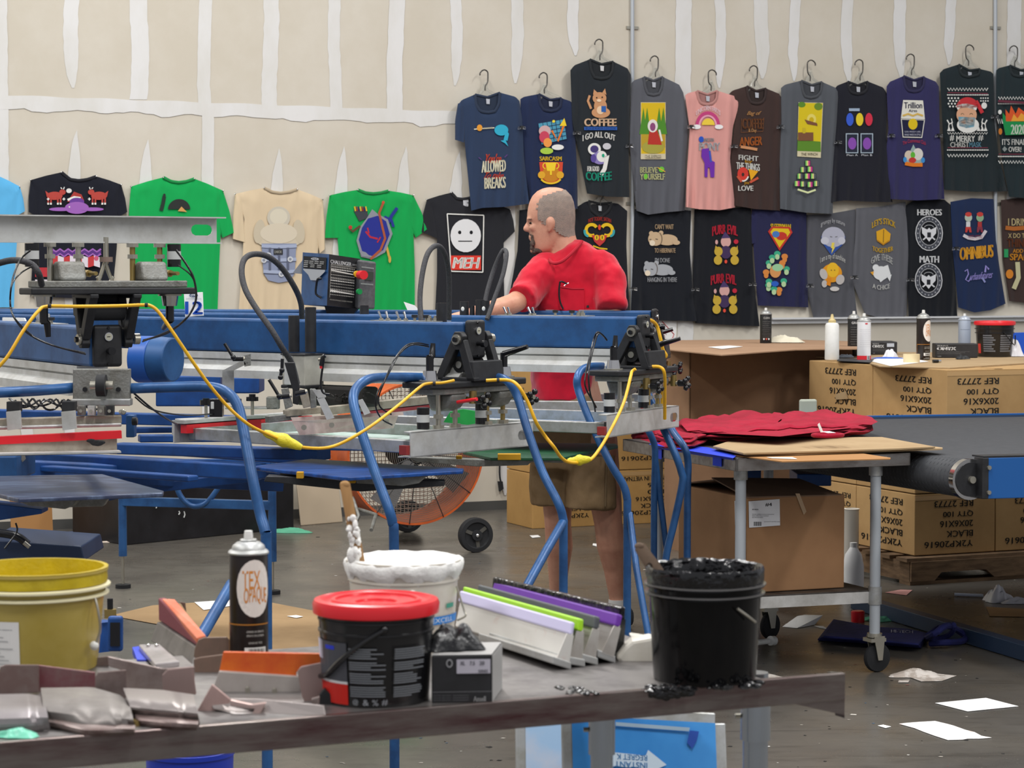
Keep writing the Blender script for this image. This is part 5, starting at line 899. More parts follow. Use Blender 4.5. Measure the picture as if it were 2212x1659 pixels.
cord([(1376, 704, 8.8), (1388, 694, 8.8), (1403, 691, 8.85), (1418, 702, 8.9), (1426, 728, 8.9), (1432, 755, 8.9), (1439, 768, 8.9), (1433, 778, 8.9), (1431, 820, 8.9), (1430, 870, 8.9), (1434, 905, 8.9)], 'yellow power cord looping over the yoke at the far right end of the press', [(1432, 895, 1438, 916, 8.88, 12)])
cord([(1405, 792, 8.6), (1425, 793, 8.6), (1435, 806, 8.6), (1436, 850, 8.65), (1436, 905, 8.7)], 'short yellow power cord coming off the right end plate of the press', [])
# ================================================================ the man
def loft(mb, rings, m, n=20, pw=2.0):          # ring = (centre, A, B) half-axis vectors
    vs = []
    for c, A, B in rings:
        for j in range(n):
            t = 2 * math.pi * j / n; ct, st = math.cos(t), math.sin(t)
            vs.append(V(c) + V(A) * math.copysign(abs(ct) ** (2 / pw), ct) + V(B) * math.copysign(abs(st) ** (2 / pw), st))
    k = len(rings); o = len(vs)
    fs = [[i * n + j, i * n + (j + 1) % n, (i + 1) * n + (j + 1) % n, (i + 1) * n + j] for i in range(k - 1) for j in range(n)]
    fs += [list(reversed(range(n))), [(k - 1) * n + j for j in range(n)]]
    mb.add(vs, fs, m, True)
PYD = 10.2
def slab(mb, rows, m, Y=PYD, n=20, pw=2.0, sk=0):      # rows: (py, x left, x right, half depth, [Y])
    R = []
    for r in rows:
        y0 = r[4] if len(r) > 4 else Y; a, b_ = W(r[1], r[0], y0), W(r[2], r[0], y0); c = (a + b_) / 2
        R.append((c, (b_ - a) / 2, V((sk, r[3], 0))))
    loft(mb, R, m, n, pw)
def limb(mb, pts, m, n=14):                   # (px, py, Y, radius metres)
    mb.tube([W(p[0], p[1], p[2]) for p in pts], [p[3] for p in pts], m, n)
    for p in (pts[0], pts[-1]): mb.ball(W(p[0], p[1], p[2]), p[3], m, n, 8)
def remesh(o, v, sm=2):
    r = o.modifiers.new('remesh', 'REMESH'); r.mode = 'VOXEL'; r.voxel_size = v; r.use_smooth_shade = True
    if sm: s_ = o.modifiers.new('smooth', 'SMOOTH'); s_.iterations = sm; s_.factor = .5
    return o
man = thing('person', G(1290, 1372), 'bald man with a grey goatee in red t-shirt and khaki shorts, looking left', 'person')
skin = M('skin', '#cc967c', .5, n2='#be846c', scale=14, lo=.4, hi=.7, bump=.1, bscale=160)
redt = M('red_cotton', '#c4122c', .9, n2='#b50f28', scale=10, sheen=.25, bump=.5, bscale=9, stretch=(1, 1, .6), spec=.2)
khaki = M('khaki_cotton', '#92795a', .9, n2='#856d4e', scale=10, bump=.6, bscale=10, spec=.2)
b = MB()
slab(b, [(404.5, 1184, 1202, .01), (407, 1172, 1214, .034), (413, 1160, 1225, .052), (423, 1150, 1233, .066), (436, 1143.5, 1238, .074), (450, 1140, 1240.5, .078), (464, 1138.5, 1241.5, .079), (474, 1139, 1241, .078), (482, 1143, 1240, .076), (492, 1144, 1237, .074), (505, 1145, 1232, .071), (516, 1147, 1226, .067), (528, 1148, 1214, .06), (538, 1150, 1205, .052), (546, 1155, 1190, .038)], skin, n=30, pw=2.15)
slab(b, [(470, 1190, 1238, .055), (500, 1184, 1241, .06), (520, 1184, 1247, .064), (540, 1186, 1256, .068), (560, 1186, 1266, .078), (585, 1182, 1285, .09)], skin, n=24)
b.ball(W(1143, 474, PYD), (.013, .05, .009), skin); b.ball(W(1152, 492, PYD - .035), (.02, .022, .016), skin)
loft(b, [(W(1143, 478, PYD), V((.008, 0, 0)), V((0, .009, 0))), (W(1138.5, 487, PYD), V((.013, 0, 0)), V((0, .013, 0))), (W(1136, 496, PYD), V((.016, 0, 0)), V((0, .019, 0))), (W(1140, 501, PYD), V((.011, 0, 0)), V((0, .017, 0)))], skin, 12)
b.ball(W(1134, 496, PYD), (.009, .012, .008), skin); b.ball(W(1145, 511, PYD), (.009, .024, .005), skin); b.ball(W(1147, 517, PYD), (.01, .022, .0055), skin); b.ball(W(1153, 541, PYD), (.018, .028, .016), skin)
for d in (-1, 1):
    e = W(1189, 484, PYD + .076 * d); b.ball(e + V((0, .006 * d, 0)), (.016, .008, .03), skin); b.ball(e + V((-.0, .012 * d, .004)), (.017, .005, .026), skin); b.ball(e + V((-.005, .008 * d, -.026)), (.009, .006, .012), skin)
# torso, arms, legs of the body under the clothes
slab(b, [(560, 1195, 1270, .09), (590, 1160, 1315, .11), (650, 1160, 1318, .12), (740, 1160, 1300, .12), (820, 1158, 1290, .13), (900, 1165, 1310, .13), (960, 1165, 1315, .12)], skin, n=24)
limb(b, [(1304, 600, 10.16, .05), (1322, 645, 10.1, .048), (1330, 690, 10.06, .044), (1322, 738, 10.02, .04), (1296, 748, 9.92, .034), (1266, 750, 9.82, .028)], skin)
limb(b, [(1176, 594, 10.2, .05), (1142, 634, 10.1, .05), (1108, 656, 9.98, .045), (1075, 666, 9.88, .041), (1044, 672, 9.8, .034), (1022, 676, 9.74, .027)], skin)
limb(b, [(1196, 950, 10.3, .085), (1204, 1080, 10.28, .068), (1205, 1130, 10.28, .06), (1208, 1180, 10.3, .062), (1206, 1240, 10.33, .045), (1205, 1300, 10.36, .034), (1205, 1330, 10.36, .036)], skin)
limb(b, [(1290, 950, 10.15, .09), (1308, 1080, 10.13, .072), (1314, 1130, 10.13, .063), (1320, 1180, 10.15, .064), (1328, 1230, 10.17, .05), (1333, 1290, 10.18, .036), (1335, 1340, 10.18, .038)], skin)
# hands: palm and five fingers each
def hand(P0, d, up_, s):
    d = V(d).normalized(); sd = d.cross(V(up_)).normalized(); n_ = sd.cross(d)
    loft(b, [(P0, sd * .03, n_ * .016), (P0 + d * .045, sd * .042, n_ * .016), (P0 + d * .09, sd * .04, n_ * .012)], skin, 12)
    for i, (o, L) in enumerate(((-.032, .068), (-.011, .078), (.011, .073), (.031, .056))):
        q = P0 + d * .085 + sd * o; b.tube([q, q + d * L * .45 - n_ * .006, q + d * L * .8 - n_ * .022, q + d * L * .95 - n_ * .038], [.0098, .009, .0085, .007], skin, 8); b.ball(q + d * L * .95 - n_ * .038, .007, skin, 8, 6)
    q = P0 + d * .025 + sd * .035 * s; b.tube([q, q + sd * .03 * s + d * .025 - n_ * .005, q + sd * .038 * s + d * .055 - n_ * .018], [.013, .011, .008], skin, 8); b.ball(q + sd * .038 * s + d * .055 - n_ * .018, .008, skin, 8, 6)
hand(W(1022, 676, 9.74), (-1, -.3, -.15), (0, 0, 1), 1)
hand(W(1266, 750, 9.82), (-1, -.3, -.05), (0, -.3, 1), -1)
body = remesh(b.build('body', man), .0072, 3)
# buzz cut and goatee
hairm = M('grey_stubble', '#8d7f76', .95, n2='#a08d80', scale=40, bump=.6, bscale=400)
b = MB(); b = MB(); hr = [(410, 1163, 1222, .052), (423, 1149, 1234.5, .0695), (436, 1142, 1239.5, .0775), (450, 1139, 1242, .0815), (464, 1137, 1243, .0825), (474, 1138, 1242.6, .0815), (484, 1142, 1242, .0795), (494, 1144, 1241.5, .077), (504, 1145, 1242.5, .0745), (514, 1146, 1244, .072)]
fr_ = []
for i in range(len(hr) - 1):
    for k in range(4): t = k / 4; fr_.append([a * (1 - t) + c * t for a, c in zip(hr[i], hr[i + 1])])
fr_.append(hr[-1]); slab(b, [tuple(r) for r in fr_], hairm, n=56, pw=2.15)
lim = [(405, 1240), (418, 1188), (426, 1172), (436, 1162), (450, 1159), (466, 1161), (476, 1166), (486, 1176), (490, 1194), (500, 1203), (508, 1212), (516, 1236)]; R = random.Random(1)
def bound(y):
    for (y0, x0), (y1, x1) in zip(lim, lim[1:]):
        if y0 <= y <= y1: return x0 + (x1 - x0) * (y - y0) / (y1 - y0)
    return 1240
keep = []
for f_ in b.f:
    if len(f_) > 4: continue
    c = sum((b.v[i] for i in f_), V()) / len(f_); px = 1106 + c.x / c.y * FPX; py = HZ + (CH - c.z) / c.y * FPX
    if px * 1.0 > bound(py) + R.uniform(-2.5, 2.5): keep.append(f_)
b.f = keep; b.mi = [0] * len(keep); b.sm = [True] * len(keep); b.build('hair', man, label='grey shaved stubble')
gt = M('dark_beard', '#4a3b33', .95, n2='#7a6a60', scale=45, bump=.8, bscale=300)
b = MB()
for x, y, dy, r in ((1146, 507, .015, (.007, .014, .006)), (1147, 507, -.015, (.007, .014, .006)), (1150, 513, -.035, (.008, .008, .014)), (1151, 525, -.038, (.012, .01, .016)), (1150, 526, 0, (.012, .03, .012)), (1153, 536, 0, (.018, .035, .016)), (1158, 544, 0, (.024, .033, .012)), (1164, 541, -.036, (.02, .012, .013)), (1150, 513, .035, (.008, .008, .014)), (1151, 525, .038, (.012, .01, .016)), (1164, 541, .036, (.02, .012, .013))): b.ball(W(x, y, PYD + dy), r, gt)
remesh(b.build('goatee', man), .004, 2)
for d in (-1, 1):
    b = MB(); b.ball(W(1149, 482, PYD + .036 * d), (.0085, .008, .0035), C('#c9b8a8')); b.ball(W(1146, 482, PYD + .039 * d), (.0065, .0065, .0045), C('#2c211c')); b.build('eye', man)
    b = MB(); b.ball(W(1145.5, 473, PYD + .036 * d), (.009, .02, .0035), C('#8a7060')); b.build('eyebrow', man)
# t-shirt
b = MB()
slab(b, [(519, 1240, 1257, .05), (530, 1218, 1276, .085), (545, 1194, 1302, .105), (562, 1172, 1322, .118), (585, 1154, 1334, .126), (620, 1148, 1336, .135), (680, 1150, 1322, .142), (740, 1150, 1305, .145), (800, 1148, 1290, .15), (835, 1149, 1282, .15), (863, 1151, 1276, .146)], redt, n=32, pw=2.2)
b.tube([W(1296, 572, 10.15), W(1314, 600, 10.12), W(1320, 640, 10.08), W(1321, 668, 10.04)], [.07, .075, .07, .066], redt, 18); b.ball(W(1294, 572, 10.15), .07, redt)
b.tube([W(1180, 585, 10.16), W(1158, 608, 10.12), W(1138, 632, 10.06), W(1124, 646, 10.0)], [.082, .078, .07, .066], redt, 18); b.ball(W(1182, 584, 10.17), .08, redt)
ts = remesh(b.build('t_shirt', man), .008, 3)
dm = ts.modifiers.new('folds', 'DISPLACE'); tx = bpy.data.textures.new('folds', 'CLOUDS'); tx.noise_scale = .11; dm.texture = tx; dm.strength = .03; dm.mid_level = .5
b = MB(); b.tube([W(x, y, Y) for x, y, Y in ((1187, 560, 10.12), (1191, 566, 10.075), (1200, 569, 10.05), (1215, 564, 10.05), (1232, 550, 10.065), (1247, 534, 10.09), (1257, 521, 10.12))], .0075, M('red_rib', '#a80f26', .9), 8, rs=4); b.build('neckband', man)
b = MB(); f = lambda x, y: W(x, y, 10.055); b.prism([f(1211, 618), f(1262, 622), (f(1262, 672)), f(1209, 668)], V((0, .012, 0)), redt); b.tube([f(1211, 620) , f(1236, 624), f(1262, 624)], .003, M('red_rib'), 6); b.build('pocket', man)
# shorts
b = MB()
slab(b, [(850, 1153, 1285, .14), (900, 1150, 1300, .145), (960, 1148, 1322, .15), (1010, 1147, 1328, .15)], khaki, n=26, pw=2.4)
slab(b, [(990, 1146, 1250, .13, 10.27), (1040, 1145, 1243, .13, 10.27), (1089, 1147, 1240, .125, 10.27)], khaki, n=22, pw=2.4)
slab(b, [(980, 1232, 1330, .14, 10.14), (1040, 1222, 1331, .14, 10.13), (1096, 1219, 1332, .135, 10.12)], khaki, n=22, pw=2.4)
sh = remesh(b.build('shorts', man), .009, 2); dm = sh.modifiers.new('folds', 'DISPLACE'); dm.texture = tx; dm.strength = .022; dm.mid_level = .5
b = MB(); b.tube([W(1308, 905, 9.985), W(1311, 980, 9.975), W(1308, 1094, 9.97)], .004, M('khaki_seam', '#6f5b40', .9), 6); b.build('side_seam', man)
# socks and shoes
shoe = M('grey_trainer', '#4c4c50', .7)
for x, Y in ((1205, 10.36), (1335, 10.18)):
    c = G(x, 585 + CH * FPX / Y + (0)); c.y = Y; c.z = 0
    b = MB(); b.tube([c + UZ * .06, c + UZ * .128], [.043, .04], M('white_sock', '#d6d4d0', .9), 16); b.build('sock', man)
    b = MB(); d = V((-.75, -.66, 0)); e = V((.66, -.75, 0)); loft(b, [(c - d * .07 + UZ * .045, e * .032, UZ * .04), (c + UZ * .05, e * .042, UZ * .048), (c + d * .08 + UZ * .04, e * .046, UZ * .038), (c + d * .16 + UZ * .03, e * .045, UZ * .027), (c + d * .2 + UZ * .025, e * .03, UZ * .02)], shoe, 16, 2.6)
    b.build('shoe', man)
b = MB(); b.tube([W(1024, 672, 9.75), W(1018, 674, 9.73)], .03, blk, 12)
g = thing('eyeglasses', W(1212, 660, 10.03), 'black eyeglasses hooked by one arm over the shirt pocket of the man', 'glasses')
b = MB(); b.tube([W(x, y, 10.03) for x, y in ((1217, 668), (1211, 655), (1208, 640), (1208, 622), (1210, 608))], .004, blkg, 8, rs=3); b.build('temple', g)
b = MB(); b.tube([W(x, y, 10.02) for x, y in ((1210, 608), (1216, 609), (1224, 613))], .004, blkg, 8, rs=2); b.tube([W(x, y, 10.02) for x, y in ((1219, 618), (1224, 613), (1228, 612))], .003, chrome, 8, rs=2); b.build('frame', g)
# ================================================================ things behind the press
def vhit(px, py, p0, n): return plane_hit(px, py, V(p0), V(n))
def carton(bl, a, d, h, m, label, group=None, lines=None, lines_side=None, tape=True, flip=True, nm='cardboard_box', txt='#33302c', cat='cardboard box', fs_=(.25, .9, .12, .88), ss_=(.2, .9, .15, .85)):
    """bl = bottom left front corner, a = front edge vector, d = depth vector"""
    bl, a, d = V(bl), V(a), V(d); r = thing(nm, bl + a / 2 + d / 2, label, cat, group)
    b = MB(); b.prism([bl, bl + a, bl + a + d, bl + d], UZ * h, m); b.build('carton', r, bevel=.004)
    na = a.cross(UZ).normalized(); nl = -a.normalized()
    if na.y > 0: na = -na
    if tape:
        b = MB(); tm = M('packing_tape', '#bf9a68', .3, spec=.6); mid = bl + a / 2
        b.prism([bl + a * .46 + UZ * h + UZ * .0005, bl + a * .54 + UZ * h + UZ * .0005, bl + a * .54 + d + UZ * h, bl + a * .46 + d + UZ * h], UZ * .001, tm)
        b.prism([bl + UZ * h * .97 + na * .0006, bl + a + UZ * h * .97 + na * .0006, bl + a + UZ * h * .9 + na * .0006, bl + UZ * h * .9 + na * .0006], na * .001, tm); b.build('tape', r)
    P = None
    if lines:
        fn = lambda x, y: bl + a * x + UZ * h * (1 - y) + na * .0025; b = MB(); n = len(lines); x0, x1, y0, y1 = fs_
        for i, (t, w) in enumerate(lines):
            q = y0 + (y1 - y0) * i / n; b.text(t, fn, (x1 - (x1 - x0) * w if flip else x0, q, x1 if flip else x0 + (x1 - x0) * w, q + (y1 - y0) / n * .62), C(txt), .02, flip=flip)
        b.build('printing', r)
    if lines_side:
        fn = lambda x, y: bl + d * (1 - x) + UZ * h * (1 - y) + nl * .0025; b = MB(); n = len(lines_side); x0, x1, y0, y1 = ss_
        for i, (t, w) in enumerate(lines_side):
            q = y0 + (y1 - y0) * i / n; b.text(t, fn, (x1 - (x1 - x0) * w if flip else x0, q, x1 if flip else x0 + (x1 - x0) * w, q + (y1 - y0) / n * .62), C(txt), .02, flip=flip)
        b.build('printing', r)
    return r
LN = [('REF 27773', .8), ('QTY 100', .62), ('20X6X16', .68), ('BLACK', .55), ('Y2KP20616', 1)]
# boxes behind the man
c0 = G(1288, 1136); L2 = vhit(1450, 1100, c0, RY) - c0; L2.z = 0; L1 = vhit(1150, 1100, c0, RY) - c0; L1.z = 0
cy = M('yellow_cardboard', '#bd9356', .85, n2='#b0874c', scale=3)
ln2 = [('MADE IN VIETNAM', .9), ('296', .35), ('100', .35), ('20X6X16', .6), ('BLACK', .5), ('Y2KP20616', .9)]
for k in range(3): carton(c0 + L1 + UZ * (.342 * k), -L1 * .98, RY * .4, .338, cy, ('tan cardboard box at the bottom of the stack directly behind the man', 'tan cardboard box second up in the stack directly behind the man', 'tan cardboard box showing left of the man\'s red shirt, top of its stack')[k], 'tan boxes against the wall behind the man', ln2)
for k in range(2): carton(c0 + L2 * .02 + UZ * (.342 * k), L2 * .98, RY * .4, .338, cy, ('tan cardboard box on the floor right of the man\'s legs, seen between blue tubes', 'tan cardboard box reading MADE IN VIETNAM just under the cart\'s left corner')[k], 'tan boxes against the wall behind the man', ln2)
# long black case
a, d_ = G(272, 1178), G(635, 1142); dv = V((-(d_ - a).y, (d_ - a).x, 0)).normalized(); cs = thing('storage_case', a, 'long low black case with paint splashes on the floor against the wall', 'case')
b = MB(); b.prism([a, d_, d_ + dv * .55, a + dv * .55], UZ * .36, M('black_case', '#17181b', .35, n2='#222327', scale=5)); b.build('case_body', cs, bevel=.006)
b = MB(); b.prism([a + UZ * .36 - dv * .01, d_ + UZ * .36 - dv * .01, d_ + dv * .55 + UZ * .36, a + dv * .55 + UZ * .36], UZ * .03, M('black_case')); b.build('lid', cs, bevel=.004)
nn = -dv
b = MB()
for x, y, h_ in ((.12, .23, .035), (.17, .2, .03), (.33, .13, .035), (.3, .15, .02), (.38, .2, .01), (.55, .2, .01), (.12, .34, .05), (.22, .34, .03)):
    p = a.lerp(d_, x) + UZ * y + nn * .003; b.tube([p, p + UZ * h_ * .5 + (d_ - a) * .006, p + UZ * h_ + (d_ - a) * .002], .004, C('#c9ccca'), 6)
b.build('paint_splash', cs)
# blue stand in front of it
st = thing('support_frame', G(420, 1275), 'blue tubular steel stand on levelling feet under the lower press arms', 'stand')
fA, fB = G(266, 1270), G(589, 1283); tp = [V((p.x, p.y, z)) for p, z in ((fA, .62), (fB, .62))]
for p, z1 in ((fA, .62), (fB, .66)):
    b = MB(); b.tube([V((p.x, p.y, .16)), V((p.x, p.y, z1))], .021, tubeb, 14); lgp = b.build('leg', st)
    b = MB(); b.cyl(V((p.x, p.y, .02)), V((p.x, p.y, .17)), .007, zinc, 10); b.cyl(V((p.x, p.y, .0)), V((p.x, p.y, .018)), .038, blkr, 20); b.build('levelling_foot', lgp)
b = MB(); b.beam(V((fA.x, fA.y, .435)), V((fB.x, fB.y, .435)), .04, .045, tubeb); b.build('crossbar', st, bevel=.003)
YY = (fA.y + fB.y) / 2; b = MB(); b.pt([(378, 1040), (388, 1068), (405, 1088), (424, 1094), (446, 1086), (466, 1062), (480, 1040)], 6, tubeb, Y=YY - .03, rs=4); b.build('brace', st)
b = MB(); b.beam(V((fA.x, fA.y, .625)), V((fB.x, fB.y, .65)), .05, .03, blued); b.build('top_rail', st)
# leaning board, cardboard strip, rags
b = MB(); p, q = G(650, 1136), G(741, 1128); b.prism([p, q, q + UZ * .42 + RY * .14 , p + UZ * .42 + RY * .14], RY * .015, M('beige_board', '#b5a48c', .6)); b.build('board', label='beige rounded board leaning on the wall behind the press, beside the orange fan', cat='board', bevel=.006)
b = MB(); p, q = G(25, 1168), G(115, 1160); b.prism([p, q, q + UZ * .4 + RY * .06, p + UZ * .4 + RY * .06], RY * .01, M('orange_cardboard', '#a37544', .85)); b.build('cardboard_sheet', label='orange brown cardboard sheet standing at the far left under the press', cat='cardboard')
def crumple(c, sx, sy, h, m, name, label, cat, rot=0, n=22, seed=1, sharp=.5, flat=False, group=None):
    R = random.Random(seed); b = MB(); P_ = []
    ca, sa = math.cos(rot), math.sin(rot)
    for i in range(n + 1):
        row = []
        for j in range(n + 1):
            u, v = i / n * 2 - 1, j / n * 2 - 1; e = max(abs(u), abs(v)); k = 1 + .18 * math.sin(3 * math.atan2(v, u) + seed) + .08 * math.sin(7 * math.atan2(v, u) + seed * 2)
            if not flat: sq = math.sqrt(max(1e-6, u * u + v * v)); k *= e / sq if sq > .001 else 1
            else: k = 1
            x, y = u * sx * k, v * sy * k; q_ = V((u * 1.6 + seed * 3.1, v * 1.6, seed)); z = (1 - e ** 4) * h * (.45 + .35 * (.5 + NZ.noise(q_)) + .22 * (1 - abs(NZ.noise(q_ * 1.3)) * 3)) * (1 - .55 * e * e) + .002; z = max(.001, z)
            row.append(V(c) + V((x * ca - y * sa, x * sa + y * ca, z)))
        P_.append(row)
    b.grid(P_, m); b.grid([[V((p.x, p.y, c[2] + .0005)) for p in r][::-1] for r in P_], m)
    return b.build(name, label=label, cat=cat, group=group)
crumple(G(165, 1172), .05, .05, .05, M('black_glove', '#1b1d21', .6), 'glove', 'crumpled black glove on the floor left of the long black case', 'glove', seed=2)
crumple(G(250, 1171), .09, .05, .012, M('cream_rag', '#cbbcae', .9), 'rag', 'pale pinkish rag on the floor at the corner of the black case', 'rag', seed=3)
crumple(G(628, 1151), .14, .035, .035, M('teal_rag', '#5fae8c', .85), 'rag', 'teal green rag lying right of the black case', 'rag', seed=4)
# drum fan
fc = W(898, 980, 13.2); fan = thing('drum_fan', G(899, 1132), 'large orange drum fan with wire grille and black wheels on the floor by the wall', 'fan')
orf = M('orange_steel', '#d2622a', .4, .1, n2='#b8532a', scale=6); ax = V((.36, -.93, -.02)).normalized(); RR = 153 * S(13.2); sd = ax.cross(UZ).normalized(); uq = sd.cross(ax)
b = MB(); b.lathe(fc, [(RR, 0), (RR + .008, .004), (RR + .006, .012), (RR - .006, .012), (RR - .008, 0), (RR - .012, -.36), (RR + .004, -.365), (RR + .008, -.36), (RR, -.35), (RR, 0)], orf, 64, ax=ax); b.build('drum', fan)
gm = M('grille_wire', '#8d8980', .4, .6); b = MB()
for k in range(4, 34):
    r_ = RR * k / 34; b.tube([fc + ax * (.012 + .02 * (1 - (k / 34) ** 2)) + (sd * math.cos(t * math.pi / 24) + uq * math.sin(t * math.pi / 24)) * r_ for t in range(49)], .0016, gm, 4, cap=False)
for k in range(12):
    a_ = k * math.pi / 6 + .1; e = sd * math.cos(a_) + uq * math.sin(a_); b.tube([fc + ax * .034 + e * .05, fc + ax * .014 + e * RR], .003, blk, 6)
b.build('grille', fan)
b = MB()
for k in range(-34, 35):
    t = k / 34 * RR; hh = math.sqrt(max(0, RR * RR - t * t)); 
    if k % 2 == 0:
        for sgn in (1, -1):
            m0 = -ax * .34 + (sd * t if sgn > 0 else uq * t); dd = uq if sgn > 0 else sd
            b.tube([fc + m0 - dd * hh, fc + m0 + dd * hh], .003, C('#bdb5a6'), 4)
b.build('rear_grille', fan)
b = MB(); b.cyl(fc - ax * .28, fc - ax * .1, .095, blkr, 24); b.cyl(fc - ax * .1, fc - ax * .04, .05, blk, 20); b.build('motor', fan)
for k in range(4):
    a_ = k * math.pi / 2 + .5; e = sd * math.cos(a_) + uq * math.sin(a_); f_ = ax.cross(e); b = MB(); b.prism([fc - ax * .05 + e * .05 - f_ * .02, fc - ax * .09 + e * RR * .85 - f_ * .09, fc - ax * .03 + e * RR * .88 + f_ * .05, fc - ax * .03 + e * .05 + f_ * .03], ax * .003, M('fan_blade', '#7b7b7b', .4, .5)); b.build('blade', fan)
for k, (px, py, Y) in enumerate(((1027, 1103, 12.95), (880, 1096, 13.95))):
    c = W(px, py, Y); c.z = 38.5 * S(12.75); wx = V((.35, -.94, 0)); b = MB(); r0 = c.z
    b.lathe(c - wx * .03, [(r0 * .75, 0), (r0 * .97, .002), (r0, .012), (r0, .048), (r0 * .97, .058), (r0 * .75, .06), (r0 * .68, .05), (.03, .045), (.03, .065), (.001, .066)], blkr, 36, ax=wx); wh = b.build('wheel', fan)
    b = MB(); b.ball(c + wx * .036, .012, chrome); b.build('hub_cap', wh)
    for j in range(3):
        a_ = j * 2.09 + .4; e = wx.cross(UZ).normalized() * math.cos(a_) + UZ * math.sin(a_); s_ = MB(); s_.beam(c + wx * .02 + e * .02, c + wx * .02 + e * r0 * .72, .02, .006, C('#55534e'), up=wx); s_.build('spoke', wh)
b = MB(); b.pt([(762, 1075, 13.1), (775, 1115, 13.0), (762, 1142, 12.95)], 4, aluc, rs=1); b.pt([(775, 1100, 13.1), (812, 1112, 12.8), (802, 1145, 12.6)], 4, aluc, rs=1); b.pt([(748, 1060, 13.3), (751, 1130, 13.2)], 4, aluc, rs=1); b.build('foot_stand', fan)
# papers on the floor mid distance
def sheet(pts, label, m=paper, cat='paper', name='paper_sheet', z=.002, curl=None, group=None):
    b = MB(); q = [G(x, y, z) for x, y in pts]
    if curl: q = [p + UZ * c for p, c in zip(q, curl)]
    b.prism(q, UZ * .0012, m); return b.build(name, label=label, cat=cat, group=group)
sheet([(1144, 1157), (1162, 1156), (1168, 1160), (1150, 1162)], 'small white paper scrap on the floor left of the man\'s legs')
sheet([(1281, 1174), (1290, 1175), (1292, 1181), (1280, 1178)], 'tiny white paper scrap on the floor between the man\'s legs')
sheet([(238, 1330), (330, 1308), (498, 1297), (560, 1297), (690, 1322), (698, 1400), (640, 1412), (470, 1400), (370, 1354)], 'large sheet of brown kraft paper on the floor behind the front table', kraft, 'kraft paper', 'kraft_paper')
sheet([(420, 1301), (500, 1296), (520, 1306), (440, 1318)], 'white paper lying on the brown kraft sheet', paper, z=.006)
sheet([(620, 1331), (640, 1329), (655, 1332), (640, 1335)], 'small white scrap with dark edge on the kraft paper', paper, z=.006)
# ================================================================ boxes, conveyor and cart at the right
ctan = M('tan_carton', '#b3905f', .85, n2='#a58253', scale=3, bump=.05, bscale=30)
YC0 = 11.6
C0 = W(2046, 799, YC0); zt = C0.z; lay = (zt - .14) / 3
nS = RX; nF = RY
def on_side(px, p0): v = vhit(px, 900, p0, nS); return (V((v.x, v.y, 0)) - V((p0[0], p0[1], 0))).dot(RY)
base = V((C0.x, C0.y, 0)); d1 = on_side(1885, base); d2 = on_side(1748, base)
fr = RX * .62; z2 = .14 + 2 * lay
# top layer: near corner box then the one behind it on the left face, one more to the right
rx = carton(base + UZ * z2, fr, RY * d1, lay, ctan, 'top cardboard box at the near corner of the big stack, under the red-lidded bucket', 'boxes printed REF 27773 stacked on the pallet', LN, LN, fs_=(.0, .5, .14, .95), ss_=(.2, .8, .14, .95))
carton(base + RY * (d1 + .004) + UZ * z2, fr, RY * (d2 - d1), lay, ctan, 'top cardboard box of the big stack with torn side, under the white squeeze bottle', 'boxes printed REF 27773 stacked on the pallet', None, LN, ss_=(.15, .75, .1, .95))
carton(base + fr * 1.01 + UZ * z2, fr, RY * d1, lay, ctan, 'top cardboard box cut off at the right edge of the photo', 'boxes printed REF 27773 stacked on the pallet', LN)
# middle and bottom layers
B0 = V((W(1975, 1235, 11.65).x, 11.65, 0)); dB = (V((vhit(1848, 1150, B0, nS).x, vhit(1848, 1150, B0, nS).y, 0)) - B0).dot(RY); fB = V((vhit(2150, 1150, B0, nF).x, vhit(2150, 1150, B0, nF).y, 0)) - B0
for k in (0, 1):
    carton(B0 + UZ * (.14 + k * lay), fB * .995, RY * dB * .99, lay * .985, ctan, ('cardboard box on the pallet with Y2KP20616 printing on two faces, at the near corner', 'cardboard box of the middle layer at the near corner, mostly behind the conveyor')[k], 'boxes printed REF 27773 stacked on the pallet', LN, LN, fs_=(.12, .72, .12, .95), ss_=(.1, .8, .1, .95))
    carton(B0 + fB * 1.005 + UZ * (.14 + k * lay), fB * .995, RY * dB * .99, lay * .985, ctan, ('cardboard box on the pallet at the right edge of the photo', 'cardboard box of the middle layer at the right edge, behind the conveyor')[k], 'boxes printed REF 27773 stacked on the pallet', LN, fs_=(.12, .72, .12, .95))
    carton(B0 + RY * dB + UZ * (.14 + k * lay), fB * .995, RY * .5, lay * .985, ctan, ('rear cardboard box on the pallet, behind the near corner box', 'rear cardboard box of the middle layer, behind the conveyor roller')[k], 'boxes printed REF 27773 stacked on the pallet', None, LN)
# torn patch and loose sheet on the top
b = MB(); s0 = base + RY * (d1 + (d2 - d1) * .55) + UZ * (z2 + lay * .45) - RX * .004
b.prism([s0, s0 + RY * -.1 + UZ * .02, s0 + RY * -.12 - UZ * .02, s0 - UZ * .03], -RX * .006, cardl); b.build('torn_patch', ORG and [o for o in COL.objects if o.name.startswith('cardboard_box')][-1]) if False else b.build('cardboard_scrap', label='torn flap of cardboard hanging on the side of the top left box', cat='cardboard')
zs = zt + .001
def T(px, py, off=0): return G(px, py, zs + off)
b = MB(); b.prism([T(1756, 772), T(1850, 778), T(1900, 793), T(2052, 797), T(2212, 787), T(2330, 775), T(2212, 765), T(1900, 762), T(1790, 763)], UZ * .006, cardl); b.build('cardboard_sheet', label='flat cardboard sheet covering the top of the big box stack, under the cans', cat='cardboard')
zs += .007
